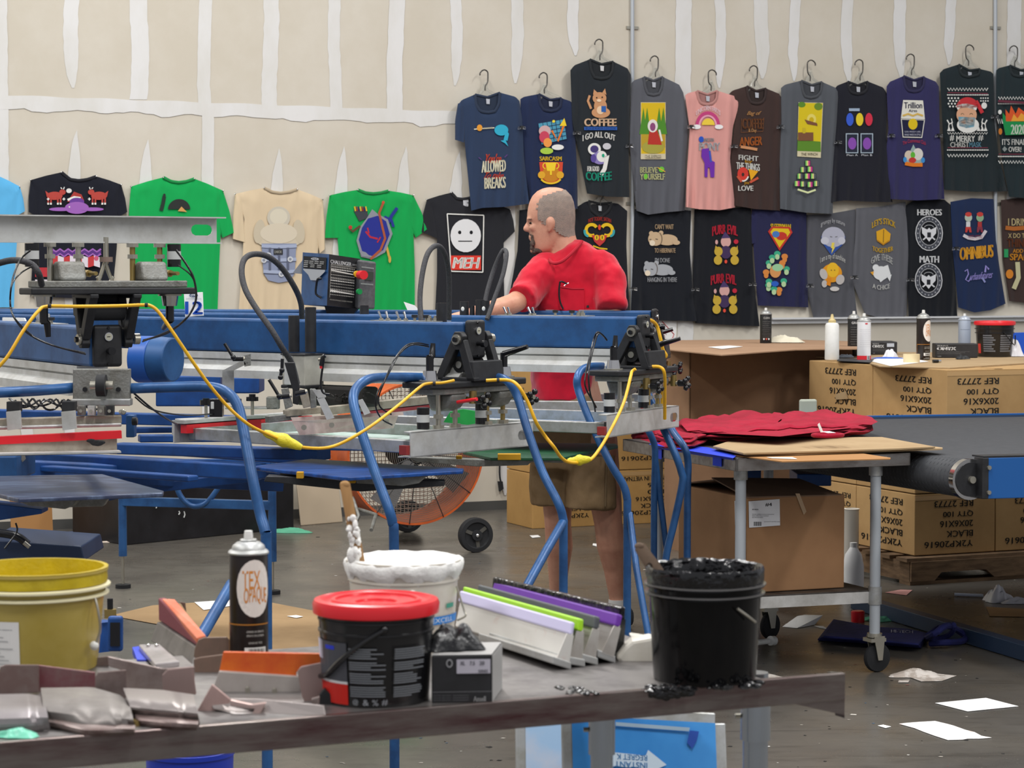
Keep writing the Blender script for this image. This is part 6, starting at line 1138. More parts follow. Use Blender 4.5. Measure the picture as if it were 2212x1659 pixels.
# pallet
wood = M('pallet_wood', '#7d6348', .85, n2='#5d4833', scale=8, stretch=(1, 1, 6))
P0 = W(1995, 1283, 11.6); P0 = V((P0.x, P0.y, 0)) - RX * .08; pl = thing('wooden_pallet', P0 + RX * .6, 'worn wooden pallet under the stacked cardboard boxes', 'pallet')
for k in range(7):
    b = MB(); o = P0 + RY * (.16 * k); b.prism([o - RX * .02, o + RX * 1.25, o + RX * 1.25 + RY * .1, o - RX * .02 + RY * .1], UZ * .018, wood); ob = b.build('deck_board', pl); ob.location.z = .118
for k in (0, .5, 1):
    b = MB(); o = P0 + RX * (k * 1.18); b.prism([o, o + RX * .045, o + RX * .045 + RY * 1.05, o + RY * 1.05], UZ * .1, wood); b.build('stringer', pl).location.z = .018
for k in (0, 1):
    b = MB(); o = P0 + RY * (.95 * k); b.prism([o, o + RX * 1.22, o + RX * 1.22 + RY * .1, o + RY * .1], UZ * .018, wood); b.build('bottom_board', pl)
b = MB(); o = P0 - RY * .01; b.prism([o + RX * x + UZ * z for x, z in ((0, .02), (0, .118), (1.22, .118), (1.22, .02), (1.1, .02), (1.05, .06), (.75, .06), (.7, .02), (.5, .02), (.45, .06), (.18, .06), (.14, .02))], RY * .02, wood); b.build('front_board', pl)
# ---- cans, bottles and boxes on the stack
def can(c, r, h, body, label, art=None, tilt=None, cat='spray can', name='spray_can', dome=alu):
    if c.y > 8: r, h = r * 1.14, h * 1.14
    g = thing(name, c, label, cat); b = MB(); b.lathe(c, [(.001, 0), (r * .96, 0), (r, .004), (r, h * .83), (r * .99, h * .835)], body, 28); b.build('can_body', g)
    b = MB(); b.lathe(c, [(r * 1.05, h * .828), (r * 1.06, h * .84), (r * .98, h * .855), (r * .88, h * .862), (r * .82, h * .89), (r * .6, h * .915), (r * .42, h * .922), (r * .44, h * .93), (r * .4, h * .937), (.001, h * .937)], dome, 28); b.build('dome', g)
    b = MB(); b.lathe(c, [(r * .22, h * .935), (r * .24, h * .96), (r * .2, h), (.001, h)], white, 14); b.build('nozzle', g)
    if art:
        k = [0]
        def fn(a, y, o=0): t = -math.pi / 2 + a; return c + V((math.cos(t), math.sin(t), 0)) * (r + .0006 + o) + UZ * (h * .83 * (1 - y))
        P = Print(lambda x, y, o: fn(x, y, o * .5)); art(P); P.b.build('label', g)
    return g
def cyl_rect(P, a0, y0, a1, y1, c, n=10):
    f = P.f(); m = C(c, .45)
    for i in range(n):
        x0, x1 = a0 + (a1 - a0) * i / n, a0 + (a1 - a0) * (i + 1) / n; P.b.add([f(x0, y0), f(x1, y0), f(x1, y1), f(x0, y1)], [[0, 1, 2, 3]], m)
def tex_art(P, rot=.75):
    f = P.f(); m = C('#e8dfd6', .45); n = 24
    rings = [[f(rot + .95 * k * math.cos(t * math.pi / 12), .3 + .26 * k * math.sin(t * math.pi / 12)) for t in range(n)] for k in (.0, .25, .5, .75, 1)]
    for i in range(4):
        P.b.add(rings[i] + rings[i + 1], [[t, n + t, n + (t + 1) % n, (t + 1) % n] for t in range(n)], m)
    P.t('TEX', (rot - .62, .14, rot + .3, .3), '#d88b3c', .04).t('OPAQUE', (rot - .55, .3, rot + .72, .46), '#d88b3c', .03, arc=.12)
    for a0, y0, a1, y1 in ((-1.2, .62, 1.3, .63), (-1.2, .62, -1.16, 1)): cyl_rect(P, a0, y0, a1, y1, '#b97a32')
    for i, (y, w) in enumerate(((.68, .9), (.715, .9), (.78, .7), (.94, .6), (.965, 1.1))): P.t(('OPENS UP SPRAYS', 'SPRAYS ON SCREEN', 'LEAVES NO TACK', 'DANGER', 'HARMFUL OR FATAL IF SWALLOWED')[i], (.45 - w / 2, y, .45 + w / 2, y + .018), '#c9c5bd', 0)
    cyl_rect(P, -.1, .83, 1.0, .9, '#e4e2dc')
    for k in range(14): cyl_rect(P, .1 + k * .055, .84, .1 + k * .055 + .02 + (k % 3) * .008, .89, '#2a2626', 1)
def dark_art(t1, col='#c8c8c4', sw=None):
    def f(P):
        P.t(t1, (-.5, .08, .6, .14), col, .04)
        for k in range(9): P.t('screen print adhesive', (-.7 + .1 * (k % 2), .22 + k * .065, .8 - .15 * (k % 3), .24 + k * .065), '#9a9a96', 0)
        if sw:
            for i, c in enumerate(sw): P.e(-.4 + i * .4, .78, .13, .03, c)
    return f
def on_top(px, py): return G(px, py, zs)
dcan = M('dark_can', '#232324', .35, .2); wcan = M('white_can', '#dcdcde', .35, .1); brn = M('brown_black_can', '#241c19', .3, .2)
gz = G(1654, 747, 1.13)
can(gz, .031, .2, dcan, 'dark aerosol can standing alone on the big open brown box flap', dark_art('CLEAN', sw=('#d8d8d8', '#c05040', '#d8d8d8')))
c1_ = on_top(1797, 777)
g = thing('squeeze_bottle', c1_, 'white plastic squeeze bottle with amber nozzle at the left end of the box stack', 'bottle')
b = MB(); b.lathe(c1_, [(.001, 0), (.038, 0), (.04, .006), (.038, .19), (.033, .2), (.014, .206)], white, 24); b.build('bottle', g)
b = MB(); b.lathe(c1_, [(.021, .2), (.021, .216), (.011, .226), (.006, .25), (.001, .251)], M('amber_nozzle', '#c6b27c', .4), 16); b.build('nozzle', g)
can(on_top(1844, 768), .031, .225, dcan, 'dark aerosol can behind the white and red one on the box stack', dark_art('GRIP', '#e4e4e4'))
def wart(P):
    P.e(.2, .06, .22, .02, '#c9404a').r(-1.2, .93, 1.2, 1, '#cf2a34'); cyl_rect(P, -1.5, .88, 1.5, .995, '#cf2a34', 16); cyl_rect(P, .3, .86, .85, .99, '#dddddf')
    for k in range(8): cyl_rect(P, .36 + k * .055, .88, .385 + k * .055, .97, '#333333', 1)
    for k in range(9): P.t('flash cure spray adhesive', (-.7, .2 + k * .055, .9, .215 + k * .055), '#a8a4a8', 0)
can(on_top(1866, 778), .0325, .225, wcan, 'white aerosol can with red base band, nearest can on the box stack', wart)
can(on_top(1994, 777), .033, .24, brn, 'brown aerosol can with a round white Tex Opaque label on the far box stack', tex_art)
can(on_top(2083, 758), .033, .2, M('grey_blue_can', '#a8b2c2', .4, .2), 'pale grey blue aerosol can behind the glove box, left of the far bucket', lambda P: (cyl_rect(P, -.9, .3, .8, .31, '#7d8798'), cyl_rect(P, -.9, .9, .8, .91, '#7d8798')), dome=M('pale_dome', '#b8c0cc', .35, .3))
def gbox(px0, px1, py, h, label, words, side=None, dep=.12, zf=None, c=None):
    p, q = on_top(px0, py), on_top(px1, py + (0 if c is None else c)); a = q - p; dv = V((-a.y, a.x, 0)).normalized() * dep
    r = carton(p, a, dv, h, M('black_card', '#1e1e20', .45, n2='#29292c', scale=9), label, tape=False, nm='glove_box', cat='glove box')
    n_ = -dv.normalized(); fn = lambda x, y: p + a * x + UZ * h * (1 - y) + n_ * .002; b = MB()
    b.text('MICROFLEX', fn, (.05, .1, .3, .2), C('#c9c9c9'), .03); b.text('ONYX', fn, (.05, .24, .48, .46), C('#dcdcdc'), .06)
    for k in range(3): b.text('black nitrile examination gloves powder free', fn, (.05, .54 + k * .08, .8 - .1 * k, .58 + k * .08), C('#8d8d8d'), 0)
    b.text('100', fn, (.06, .85, .14, .93), C('#bbbbbb'), .03); b.build('lettering', r)
    if side: m = MB(); m.prism([fn(.6, .12) + n_ * .0, fn(.88, .12), fn(.88, .4), fn(.6, .4)], n_ * .0008, C('#b9bfc9')); m.build('sticker', r)
    return r
gbox(1882, 1938, 766, .075, 'black Onyx glove box with pale sticker, the left one on the box stack', 1, True, dep=.2, c=0)
gbox(2020, 2112, 773, .08, 'black Onyx glove box standing left of the red-lidded bucket, the right one', 1, dep=.1, c=0)
# tape roll, papers, marker, gloves
rp_ = on_top(1969, 783); g = thing('tape_roll', rp_, 'roll of cream masking tape on white paper on the box stack', 'tape')
b = MB(); b.lathe(rp_, [(.03, 0), (.044, 0), (.044, .045), (.03, .045), (.03, 0)], M('masking_tape', '#dccba2', .6), 30); b.build('roll', g)
def top_sheet(pts, label, m=paper, cat='paper', name='paper_sheet', dz=0, curl=0):
    b = MB(); q = [G(x, y, zs + dz) for x, y in pts]; q = [p + UZ * (curl if i == 0 else 0) for i, p in enumerate(q)]; b.prism(q, UZ * .0015, m); return b.build(name, label=label, cat=cat)
top_sheet([(1876, 779), (1924, 791), (2005, 781), (1960, 773), (1900, 774)], 'white paper sheet on the box stack under the masking tape roll')
b = MB(); b.prism([on_top(1808, 780), on_top(1880, 784), on_top(1888, 778), on_top(1815, 774)], UZ * .004, M('dark_grey_plastic', '#2d2f33', .5)); b.build('clipboard', label='thin dark clipboard between the squeeze bottle and white can', cat='clipboard')
crumple(on_top(1828, 775) + UZ * .006, .05, .02, .022, M('grey_glove', '#3b4048', .8), 'glove', 'dark grey crumpled glove right of the white squeeze bottle', 'glove', seed=5)
crumple(on_top(1924, 772), .04, .03, .055, M('white_plastic_bag', '#e4e4ea', .35), 'plastic_wrap', 'crumpled white plastic behind the masking tape', 'plastic wrap', seed=6)
crumple(on_top(1915, 775), .09, .02, .01, M('blue_wrap', '#2b5cc0', .4), 'plastic_wrap', 'blue and white wrapper lying left of the masking tape', 'plastic wrap', seed=7)
g = thing('marker_pen', on_top(2022, 784), 'black marker pen with silver cap lying on the cardboard by the tape', 'pen')
p = on_top(2015, 784) + UZ * .009; b = MB(); b.cyl(p, p + V((.03, .008, 0)), .009, blkg, 12); b.build('barrel', g); b = MB(); b.cyl(p + V((.03, .008, 0)), p + V((.045, .012, 0)), .008, chrome, 12); b.build('cap', g)
crumple(on_top(2078, 776), .04, .02, .025, M('black_glove'), 'glove', 'crumpled black glove in front of the far Onyx glove box', 'glove', seed=8)
crumple(G(2190, 770, zs), .05, .04, .11, M('white_plastic_bag'), 'plastic_wrap', 'crumpled white plastic at the right edge behind the far bucket', 'plastic wrap', seed=9)
b = MB(); p = G(2186, 768, zs) + RY * .1; b.prism([p, p + RX * .3, p + RX * .3 + UZ * .13, p + UZ * .125], RY * .05, M('blue_box', '#1f56c8', .4)); b.build('blue_box', label='bright blue box at the right edge of the photo behind the far bucket', cat='box')
# bucket builder
def bucket(c, r, h, m, rb, rings=((.82, .006), (.7, .006)), lid=None, wall=.004, inner=None, fill=None, name='bucket', label='', cat='bucket', rim=None, group=None):
    g = thing(name, c, label, cat, group); rr = lambda t: rb + (r - rb) * t; pr = [(.001, 0), (rb, 0), (rb + .001, .003)]
    for t, w in sorted(rings): pr += [(rr(t - .02), h * (t - .02)), (rr(t) + w, h * (t - .015)), (rr(t) + w, h * (t + .005)), (rr(t + .01), h * (t + .01))]
    pr += [(rr(.97), h * .97), (r + .003, h * .975), (r + .003, h), (r - wall, h)]
    b = MB(); b.lathe(c, pr, m, 48)
    b.lathe(c, [(r - wall, h), (rb - wall * .5 + (r - rb) * (fill or .1), h * (fill or .1))], inner or m, 48)
    b.build('pail', g)
    if fill: b = MB(); b.lathe(c, [(rb - wall + (r - rb) * fill, h * fill), (.04, h * fill - .003), (.001, h * fill + .002)], inner or m, 40); b.build('ink', g)
    if lid:
        b = MB(); R = r + .007; b.lathe(c + UZ * h, [(r + .002, -.016), (R, -.014), (R + .001, 0), (R - .002, .006), (r - .004, .008), (r - .01, .003), (r * .78, .003), (r * .76, .007), (r * .7, .007), (r * .68, .003), (r * .36, .002), (r * .34, -.002), (.001, -.002)], lid, 56); b.build('lid', g)
    return g
def bucket_panels(g, c, rr, items):
    b = Print(lambda x, y, o: c + V((math.sin(x), -math.cos(x), 0)) * (rr(y) + .0012 + o * .4) + UZ * y)
    for it in items:
        if it[0] == 'r': cyl_rect(b, it[1], it[2], it[3], it[4], it[5], max(2, int(abs(it[3] - it[1]) * 8)))
        else: b.t(it[1], it[2], it[3], .0)
    b.b.build('label', g)
bk = on_top(2148, 770); blp = M('black_plastic', '#161618', .22, spec=.6)
g = bucket(bk, .11, .195, blp, .096, lid=redp, label='black bucket with a red lid on top of the far box stack', group=None)
rr = lambda y: .0965 + .014 * y / .195
bucket_panels(g, bk, rr, [('r', -1.3, .02, -1.05, .075, '#c83a34')] + [('r', -.85 + (k % 3) * .0, .03 + k * .0125, -.15 - (k * 37 % 5) * .05, .038 + k * .0125, '#6d6e72') for k in range(8)] + [('r', .1, .03 + k * .0125, .85 - (k * 23 % 4) * .06, .038 + k * .0125, '#6d6e72') for k in range(8)])
b = MB(); b.tube([bk + V((.03, -.112, .14)), bk + V((.08, -.095, .08)), bk + V((.11, -.035, .07)), bk + V((.118, 0, .12))], .003, blkg, 8, rs=5); b.build('handle', g)
# ---- the big open brown box
gb = thing('open_carton', G(1640, 1225), 'very large open brown cardboard box with its flap folded out, beside the box stack', 'cardboard box')
H_ = 1.13; g0 = W(1490, 766, 12.9); g0.z = 0; fw = vhit(1860, 900, g0, RY) - g0; fw.z = 0; sd_ = RY * .3
b = MB()
for a_, v_, off in ((g0, fw, RY * .008), (g0, sd_, RX * .008), (g0 + sd_, fw, RY * .008), (g0 + fw, sd_, RX * .008)): b.prism([a_, a_ + v_, a_ + v_ + off, a_ + off], UZ * H_, cardd)
b.build('carton', gb)
zf = H_ + .002; b = MB(); f_ = lambda x, y: G(x, y, H_ + .01); fp = [f_(1424, 742), f_(1440, 757), f_(1560, 769), f_(1720, 757), f_(1860, 755), f_(1900, 741), f_(1700, 735), f_(1430, 737)]
b.prism(fp, UZ * .006, M('flap_cardboard', '#a58468', .85, n2='#9b7a5e', scale=3)); b.build('flap', gb)
b = MB(); p = vhit(1680, 842, g0 - RY * .01, RY); q = vhit(1745, 822, g0 - RY * .01, RY); 
top_sheet_z = H_ + .018
b = MB(); b.prism([G(1530, 750, top_sheet_z), G(1560, 754, top_sheet_z), G(1604, 749, top_sheet_z), G(1575, 747, top_sheet_z)], UZ * .002, paper); b.build('paper_sheet', label='white paper scrap lying on the flap of the big open box', cat='paper')
crumple(G(1700, 740, top_sheet_z), .12, .05, .05, M('cream_cloth', '#ddd6c0', .8), 'rag', 'cream cloth bundle on the big box flap behind the lone dark can', 'rag', seed=11)
# ---- conveyor dryer
cr = V((.97, .242, 0)).normalized(); cbk = V((-.371, .928, 0)).normalized(); N0 = V((1.747, 8.85, 0)); belt = M('conveyor_belt', '#34363a', .7, n2='#3c3e42', scale=30, bump=.1, bscale=300)
cv = thing('conveyor_dryer', N0 + cr * 1.2, 'long blue conveyor dryer with a dark mesh belt running off to the right', 'conveyor')
zb, rb_ = .855, .073; Lb = 2.4; b = MB(); prof = [(0, zb)]; prof += [(-rb_ * math.sin(a * math.pi / 10), zb - rb_ + rb_ * math.cos(a * math.pi / 10)) for a in range(11)]; prof += [(3.2, zb - 2 * rb_), (3.2, zb)]
b.prism([N0 + cr * x + UZ * z for x, z in prof], cbk * Lb, belt, True); b.build('belt', cv)
b = MB(); n_ = 0
for k in range(90): b.tube([N0 + cr * (-rb_ * math.sin(a)) + UZ * (zb - rb_ + rb_ * math.cos(a)) + cbk * (.02 + k * .026) for a in [j * math.pi / 8 for j in range(9)]], .0011, M('belt_ridge', '#3a3c40', .6), 4)
rg = b.build('belt_ridges', cv)
b = MB(); c = N0 + UZ * (zb - rb_); b.cyl(c - cbk * .02, c + cbk * .01, rb_ * 1.08, chrome, 36); b.cyl(c - cbk * .025, c - cbk * .02, rb_ * .9, blk, 30); b.cyl(c - cbk * .04, c - cbk * .02, .014, zinc, 12); b.build('end_roller', cv); b = MB(); b.cyl(c + cbk * Lb, c + cbk * (Lb + .03), rb_ * 1.05, alu, 30); b.build('end_roller', cv)
b = MB(); s1 = N0 - cbk * .06 + cr * .03; b.prism([s1 + UZ * .71, s1 + cr * 3 + UZ * .71, s1 + cr * 3 + UZ * .868, s1 + UZ * .868], cbk * .05, M('dryer_blue', '#1d5ba0', .4, .1)); b.prism([s1 + UZ * .71 - cr * .004, s1 + UZ * .71 + cr * .02 - cbk * .004, s1 + UZ * .868 + cr * .02 - cbk * .004, s1 + UZ * .868 - cr * .004], cbk * .06, blk); sp_ = b.build('side_panel', cv, bevel=.003)
b = MB(); b.prism([s1 + UZ * .868, s1 + cr * 3 + UZ * .868, s1 + cr * 3 + UZ * .874 , s1 + UZ * .874], cbk * .08, blk); b.build('panel_lip', cv)
for x, z in ((.02, .735), (.02, .83)):
    b = MB(); p = s1 + cr * x + UZ * z; b.cyl(p, p - cbk * .01, .009, zinc, 6); b.build('bolt', cv)
b = MB(); f1 = N0 + cbk * Lb; b.prism([f1 + cr * -.1 + UZ * .78, f1 + cr * 3 + UZ * .78, f1 + cr * 3 + UZ * .864, f1 - cr * .1 + UZ * .864], cbk * .03, M('dark_steel_blue', '#33435c', .5, .2)); b.prism([f1 + cr * .25 + UZ * .864, f1 + cr * 3 + UZ * .864, f1 + cr * 3 + UZ * .871, f1 + cr * .25 + UZ * .871], cbk * .03, M('dryer_blue')); b.build('side_panel', cv)
b = MB(); f2 = f1 + cr * .62 + cbk * .04; b.box(f2 + UZ * .9, (.09, .02, .11), M('pale_green_plastic', '#a4aa9c', .5), (cr, cbk, UZ)); b.build('bracket', cv, bevel=.015)
for p in (N0 + cr * 1.6 + cbk * .3, N0 + cr * .2 + cbk * 2.2):
    b = MB(); b.box(V((p.x, p.y, .37)), (.08, .08, .74), blued, (cr, cbk, UZ)); b.build('leg', cv)
b = MB(); k0, k1 = W(1850, 1268, 10.2), W(2260, 1418, 8.9); k0 = G(1850, 1283, .07); k1 = G(2260, 1402, .07); b.beam(k0 - UZ * .035, k1 - UZ * .035, .06, .065, M('floor_beam_blue', '#2a3f5c', .5, .1, n2='#33445c', scale=5)); b.build('floor_rail', cv, bevel=.003)
b = MB(); b.pb(1722, 1024, 1796, 1050, 10.6, .3, blued); b.build('motor_box', cv, bevel=.005)
# ---- steel cart
ct = thing('steel_cart', G(1700, 1420), 'stainless steel cart on castors with red shirts and cardboard on top and a carton below', 'cart')
ZC = .868; FL = G(1590, 990, ZC); FR = G(1967, 978, ZC); er = (FR - FL).normalized(); eb = V((-er.y, er.x, 0)); BLc = FL + eb * 1.08; BR = FR + eb * 1.08
b = MB(); b.prism([FL, FR, BR, BLc], -UZ * .006, steel); b.build('top', ct, bevel=.002)
for a_, c_ in ((FL, FR), (FL, BLc), (BLc, BR), (FR, BR)):
    b = MB(); i_ = ((FL + BR) / 2 - (a_ + c_) / 2).normalized() * .012; b.prism([a_, c_, c_ + i_, a_ + i_], -UZ * .05, steel); b.build('apron', ct, bevel=.002)
SH = .32; lp = {}
for nm, p in (('fl', FL + er * .06 + eb * .08), ('fr', FR - er * .12 + eb * .06), ('bl', BLc + er * .11 - eb * .12), ('br', BR - er * .14 - eb * .14)):
    lp[nm] = p; b = MB(); q = V((p.x, p.y, 0)); b.cyl(q + UZ * .15, q + UZ * (ZC - .03), .021, M('galvanised'), 20); b.cyl(q + UZ * (ZC - .09), q + UZ * (ZC - .05), .027, alu, 16); b.cyl(q + UZ * (SH - .05), q + UZ * (SH + .02), .027, alu, 16); lg_ = b.build('leg', ct)
    cst = MB(); cst.cyl(q + UZ * .14, q + UZ * .155, .03, zinc, 16); f = V((.9, .42, 0)); w_ = V((-.42, .9, 0)); cst.prism([q + UZ * .145 - f * .02 + w_ * .025, q + UZ * .145 + f * .03 + w_ * .025, q + UZ * .05 + f * .02 + w_ * .025, q + UZ * .05 + w_ * .025], w_ * .004, zinc); cst.prism([q + UZ * .145 - f * .02 - w_ * .029, q + UZ * .145 + f * .03 - w_ * .029, q + UZ * .05 + f * .02 - w_ * .029, q + UZ * .05 - w_ * .029], w_ * .004, zinc)
    cst.box(q + UZ * .13 + f * .0, (.07, .06, .014), zinc, (f, w_, UZ)); cst.build('castor_fork', ct)
    wv = (w_ if nm != 'br' else V((.7, -.7, 0))).normalized(); wl = MB(); hc = q + UZ * .058 + f * .012; wl.lathe(hc - wv * .016, [(.001, 0), (.03, 0), (.04, .003), (.054, .004), (.058, .01), (.058, .022), (.054, .028), (.04, .029), (.03, .032), (.001, .032)], blkr, 30, ax=wv); wl.build('castor_wheel', ct)
b = MB(); q_ = [V((lp[k].x, lp[k].y, SH)) for k in ('fl', 'fr', 'br', 'bl')]; b.prism(q_, UZ * .006, M('grimy_steel', '#55504c', .5, .5, n2='#37322f', scale=10)); b.build('lower_shelf', ct)
for i in range(4):
    b = MB(); a_, c_ = q_[i], q_[(i + 1) % 4]; b.prism([a_, c_, c_ - UZ * .045, a_ - UZ * .045], eb * .01 if i % 2 == 0 else er * .01, M('white_steel', '#cfcecb', .35, .3, n2='#a8a5a0', scale=5)); b.build('shelf_apron', ct)
b = MB(); b.cyl(W(1636, 1388, 9.45), W(1668, 1384, 9.5), .012, white, 14); b.cyl(W(1664, 1384, 9.48), W(1672, 1384, 9.5), .02, white, 16); b.build('castor_pedal', ct)
tp = M('blue_tape', '#1b40d8', .5)
b = MB(); f_ = lambda x, y, o=0: plane_hit(x, y, FL - er * (.004 + o), er)
b.prism([f_(1409, 967), f_(1500, 982), f_(1584, 994), f_(1584, 990), f_(1500, 976), f_(1409, 962)], -er * .002, tp); b.prism([f_(1541, 985), f_(1559, 988), f_(1559, 1008), f_(1541, 1005)], -er * .003, tp); b.prism([f_(1410, 966), f_(1430, 968), f_(1430, 992), f_(1412, 989)], -er * .002, tp); b.prism([G(1402, 960, ZC + .002), G(1584, 990, ZC + .002), G(1592, 984, ZC + .002), G(1530, 967, ZC + .002), G(1420, 955, ZC + .002)], UZ * .001, tp); b.build('blue_tape', ct, label='bright blue tape strips along the left edge')
# cardboard sheets under the shirts
def onc(x, y, z=0): return G(x, y, ZC + .001 + z)
b = MB(); b.prism([onc(1586, 985), onc(1690, 999), onc(1923, 993), onc(1924, 991), onc(1840, 978), onc(1640, 976)], UZ * .004, M('orange_cardboard')); b.build('cardboard_sheet', label='thin orange brown cardboard sheet overhanging the front of the cart, lowest', cat='cardboard')
for k, (pts, lb) in enumerate((([(1545, 970), (1612, 985), (1722, 983), (2036, 972), (2036, 970), (1880, 948), (1600, 950)], 'large pale cardboard sheet sticking out right of the cart, under the red shirts'), ([(1540, 967), (1606, 982), (1716, 979), (1940, 972), (2020, 968), (1905, 947), (1600, 948)], 'upper pale cardboard sheet directly under the red shirts'))):
    b = MB(); b.prism([onc(x, y, .006 + k * .008) for x, y in pts], UZ * .006, cardl); b.build('cardboard_sheet', label=lb, cat='cardboard')
b = MB(); b.prism([onc(x, y, .0055) for x, y in ((1656, 988), (1668, 990), (1722, 992), (1712, 988))], UZ * .001, paper); b.build('paper_strip', label='white strip of tape on the thin orange cardboard at the front of the cart', cat='paper')
# pile of red shirts
crim = M('crimson_cotton', '#a31030', .9, n2='#8c0d27', scale=8, sheen=.05, bump=.9, bscale=14, spec=.2)
rs_ = random.Random(5)
def shirt_layer(out, z0, th, label, droop=0):
    cx = sum(p[0] for p in out) / len(out); cy = sum(p[1] for p in out) / len(out); n = 60; pts = resample(out + [out[0]], n)[:-1]; rings = []
    for k, (s, dz) in enumerate(((1.0, 0), (1.02, th * .5), (.985, th), (.9, th * 1.15), (.75, th * 1.1), (.5, th * 1.2), (.25, th * 1.15), (.02, th * 1.1))):
        row = []
        for i, (x, y) in enumerate(pts):
            w = 1 + .03 * math.sin(i * .5 + z0 * 900) + .02 * math.sin(i * 1.3 + z0 * 500)
            xx, yy = cx + (x - cx) * s * w, cy + (y - cy) * s * w; g_ = onc(xx, yy, 0); nz = NZ.noise(V((g_.x * 9, g_.y * 4, z0 * 90))) * .024 + NZ.noise(V((g_.x * 24, g_.y * 10, z0 * 200))) * .014; g_ = g_ + UZ * (z0 + dz + (nz if s < 1 else nz * .5))
            if droop: g_ = g_ - UZ * droop * max(0, (1500 - xx) / 140) ** 1.5 * (1 if s > .7 else .6)
            row.append(g_)
        rings.append(row + [row[0]])
    b = MB(); b.grid(rings, crim); b.grid([rings[0][::-1], [onc(cx, cy, z0)] * (n + 1)], crim); return b.build('folded_t_shirt', label=label, cat='t-shirt', group='pile of red shirts on the cart')
big = [(1500, 958), (1475, 946), (1530, 930), (1580, 924), (1660, 928), (1720, 924), (1790, 920), (1850, 926), (1884, 939), (1878, 950), (1800, 956), (1740, 953), (1690, 958), (1600, 962), (1550, 962)]
for k in range(5):
    o_ = [(x + rs_.uniform(-14, 14), y + rs_.uniform(-2.5, 2.5)) for x, y in big]
    shirt_layer(o_, .02 + k * .009, .009, ('crimson shirt at the bottom of the pile on the cart, just above the pale cardboard', 'crimson shirt second from the bottom of the pile on the cart', 'crimson shirt in the middle of the pile on the cart', 'crimson shirt second from the top of the pile on the cart', 'crimson shirt topmost in the pile on the cart, collar and tag showing')[k])
lf = [(1372, 944), (1362, 938), (1410, 932), (1455, 930), (1500, 936), (1530, 946), (1515, 962), (1480, 972), (1440, 966), (1400, 952)]
for k in range(4):
    o_ = [(x + rs_.uniform(-7, 7) + k * 4, y + rs_.uniform(-2, 2)) for x, y in lf]
    shirt_layer(o_, .004 + k * .012, .012, ('crimson shirt bundle lowest at the left end of the cart, touching blue tape', 'crimson shirt bundle second up at the left end of the cart', 'crimson shirt bundle third up at the left end of the cart', 'crimson shirt bundle uppermost at the left end of the cart, behind the blue tubes')[k], droop=.02)
cl = thing('shirt_collar', onc(1785, 932, .08), 'red collar with white neck label standing up on top of the shirt pile', 'collar')
b = MB(); c = onc(1788, 940, .068); b.tube([c + er * (.06 * math.cos(t)) + eb * (.05 * math.sin(t)) for t in [k * math.pi / 8 for k in range(17)]], .008, crim, 8); b.build('collar_ring', cl)
b = MB(); p = onc(1773, 934, .07); b.prism([p, p + er * .012, p + UZ * .038 - er * .006, p + UZ * .03 - er * .014], eb * .002, paper); b.prism([c + UZ * .008, c + er * .035 + UZ * .008, c + er * .025 + eb * .03 + UZ * .012, c - er * .01 + eb * .03 + UZ * .012], UZ * .001, paper); b.build('neck_label', cl)
# carton #4 on the lower shelf
mk = M('mid_cardboard', '#9b7450', .85, n2='#906a48', scale=3); z4 = SH + .008
k4 = W(1612, 1290, 8.95); k4.z = z4; a4v = vhit(1824, 1200, k4, V((-.36, .93, 0))) - k4; a4v.z = 0; s4 = V((-.36, .93, 0)) * .62
H4 = W(1612, 1076, 8.95).z - z4
r4 = carton(k4, a4v, s4, H4, mk, 'brown carton marked #4 with a white label, on the lower shelf of the cart', tape=False)
nf = V((.36, -.93, 0)).normalized()
fn = lambda x, y: vhit(x, y, k4 + nf * .003, nf)
b = MB(); b.prism([fn(1617, 1083), fn(1684, 1078), fn(1685, 1135), fn(1618, 1140)], nf * .0008, C('#dcdde0')); b.build('label', r4)
b = MB(); f5 = lambda x, y: fn(x, y) + nf * .0014; b.text('#4', f5, (1653, 1086, 1667, 1094), C('#26262a'), .03); b.text('XFAKA', f5, (1624, 1099, 1638, 1102), C('#26262a'), .03)
for k in range(3): b.text('TEAR OPEN FOLD HANDLE', f5, (1624, 1110 + k * 3.4, 1672 - k * 12, 1112 + k * 3.4), C('#44444a'), 0)
for k in range(9): b.prism([f5(1628 + k * 1.9, 1127), f5(1629 + k * 1.9, 1127), f5(1629 + k * 1.9, 1136), f5(1628 + k * 1.9, 1136)], nf * .0004, C('#26262a'))
b.text('QUANTITY 500 PER CASE', f5, (1650, 1126, 1684, 1128), C('#44444a'), 0); b.build('printing', r4)
nl = V((-.93, -.36, 0)); b = MB(); fs4 = lambda x, y: vhit(x, y, k4 + nl * .003, nl); b.prism([fs4(1587, 1082), fs4(1611, 1086), fs4(1611, 1138), fs4(1588, 1134)], nl * .0008, C('#dcdde0')); b.build('label', r4)
b = MB(); tz = z4 + H4; tk = V((k4.x, k4.y, tz)); b.prism([tk, tk + a4v * .96 - UZ * .005, tk + a4v * .95 + s4 * .55 + UZ * .03, tk + s4 * .5 + UZ * .05], UZ * .005, M('grey_cardboard', '#7c6350', .85)); b.prism([tk + s4, tk + s4 + a4v, tk + s4 * .5 + a4v * .9 + UZ * .02, tk + s4 * .45 + UZ * .045], UZ * .005, M('grey_cardboard')); b.build('flap', r4)
b = MB(); b.prism([fn(1718, 1066), fn(1727, 1066), fn(1742, 1105), fn(1736, 1112)], nf * .001, M('shiny_tape', '#b79a78', .25)); b.build('tape', r4)
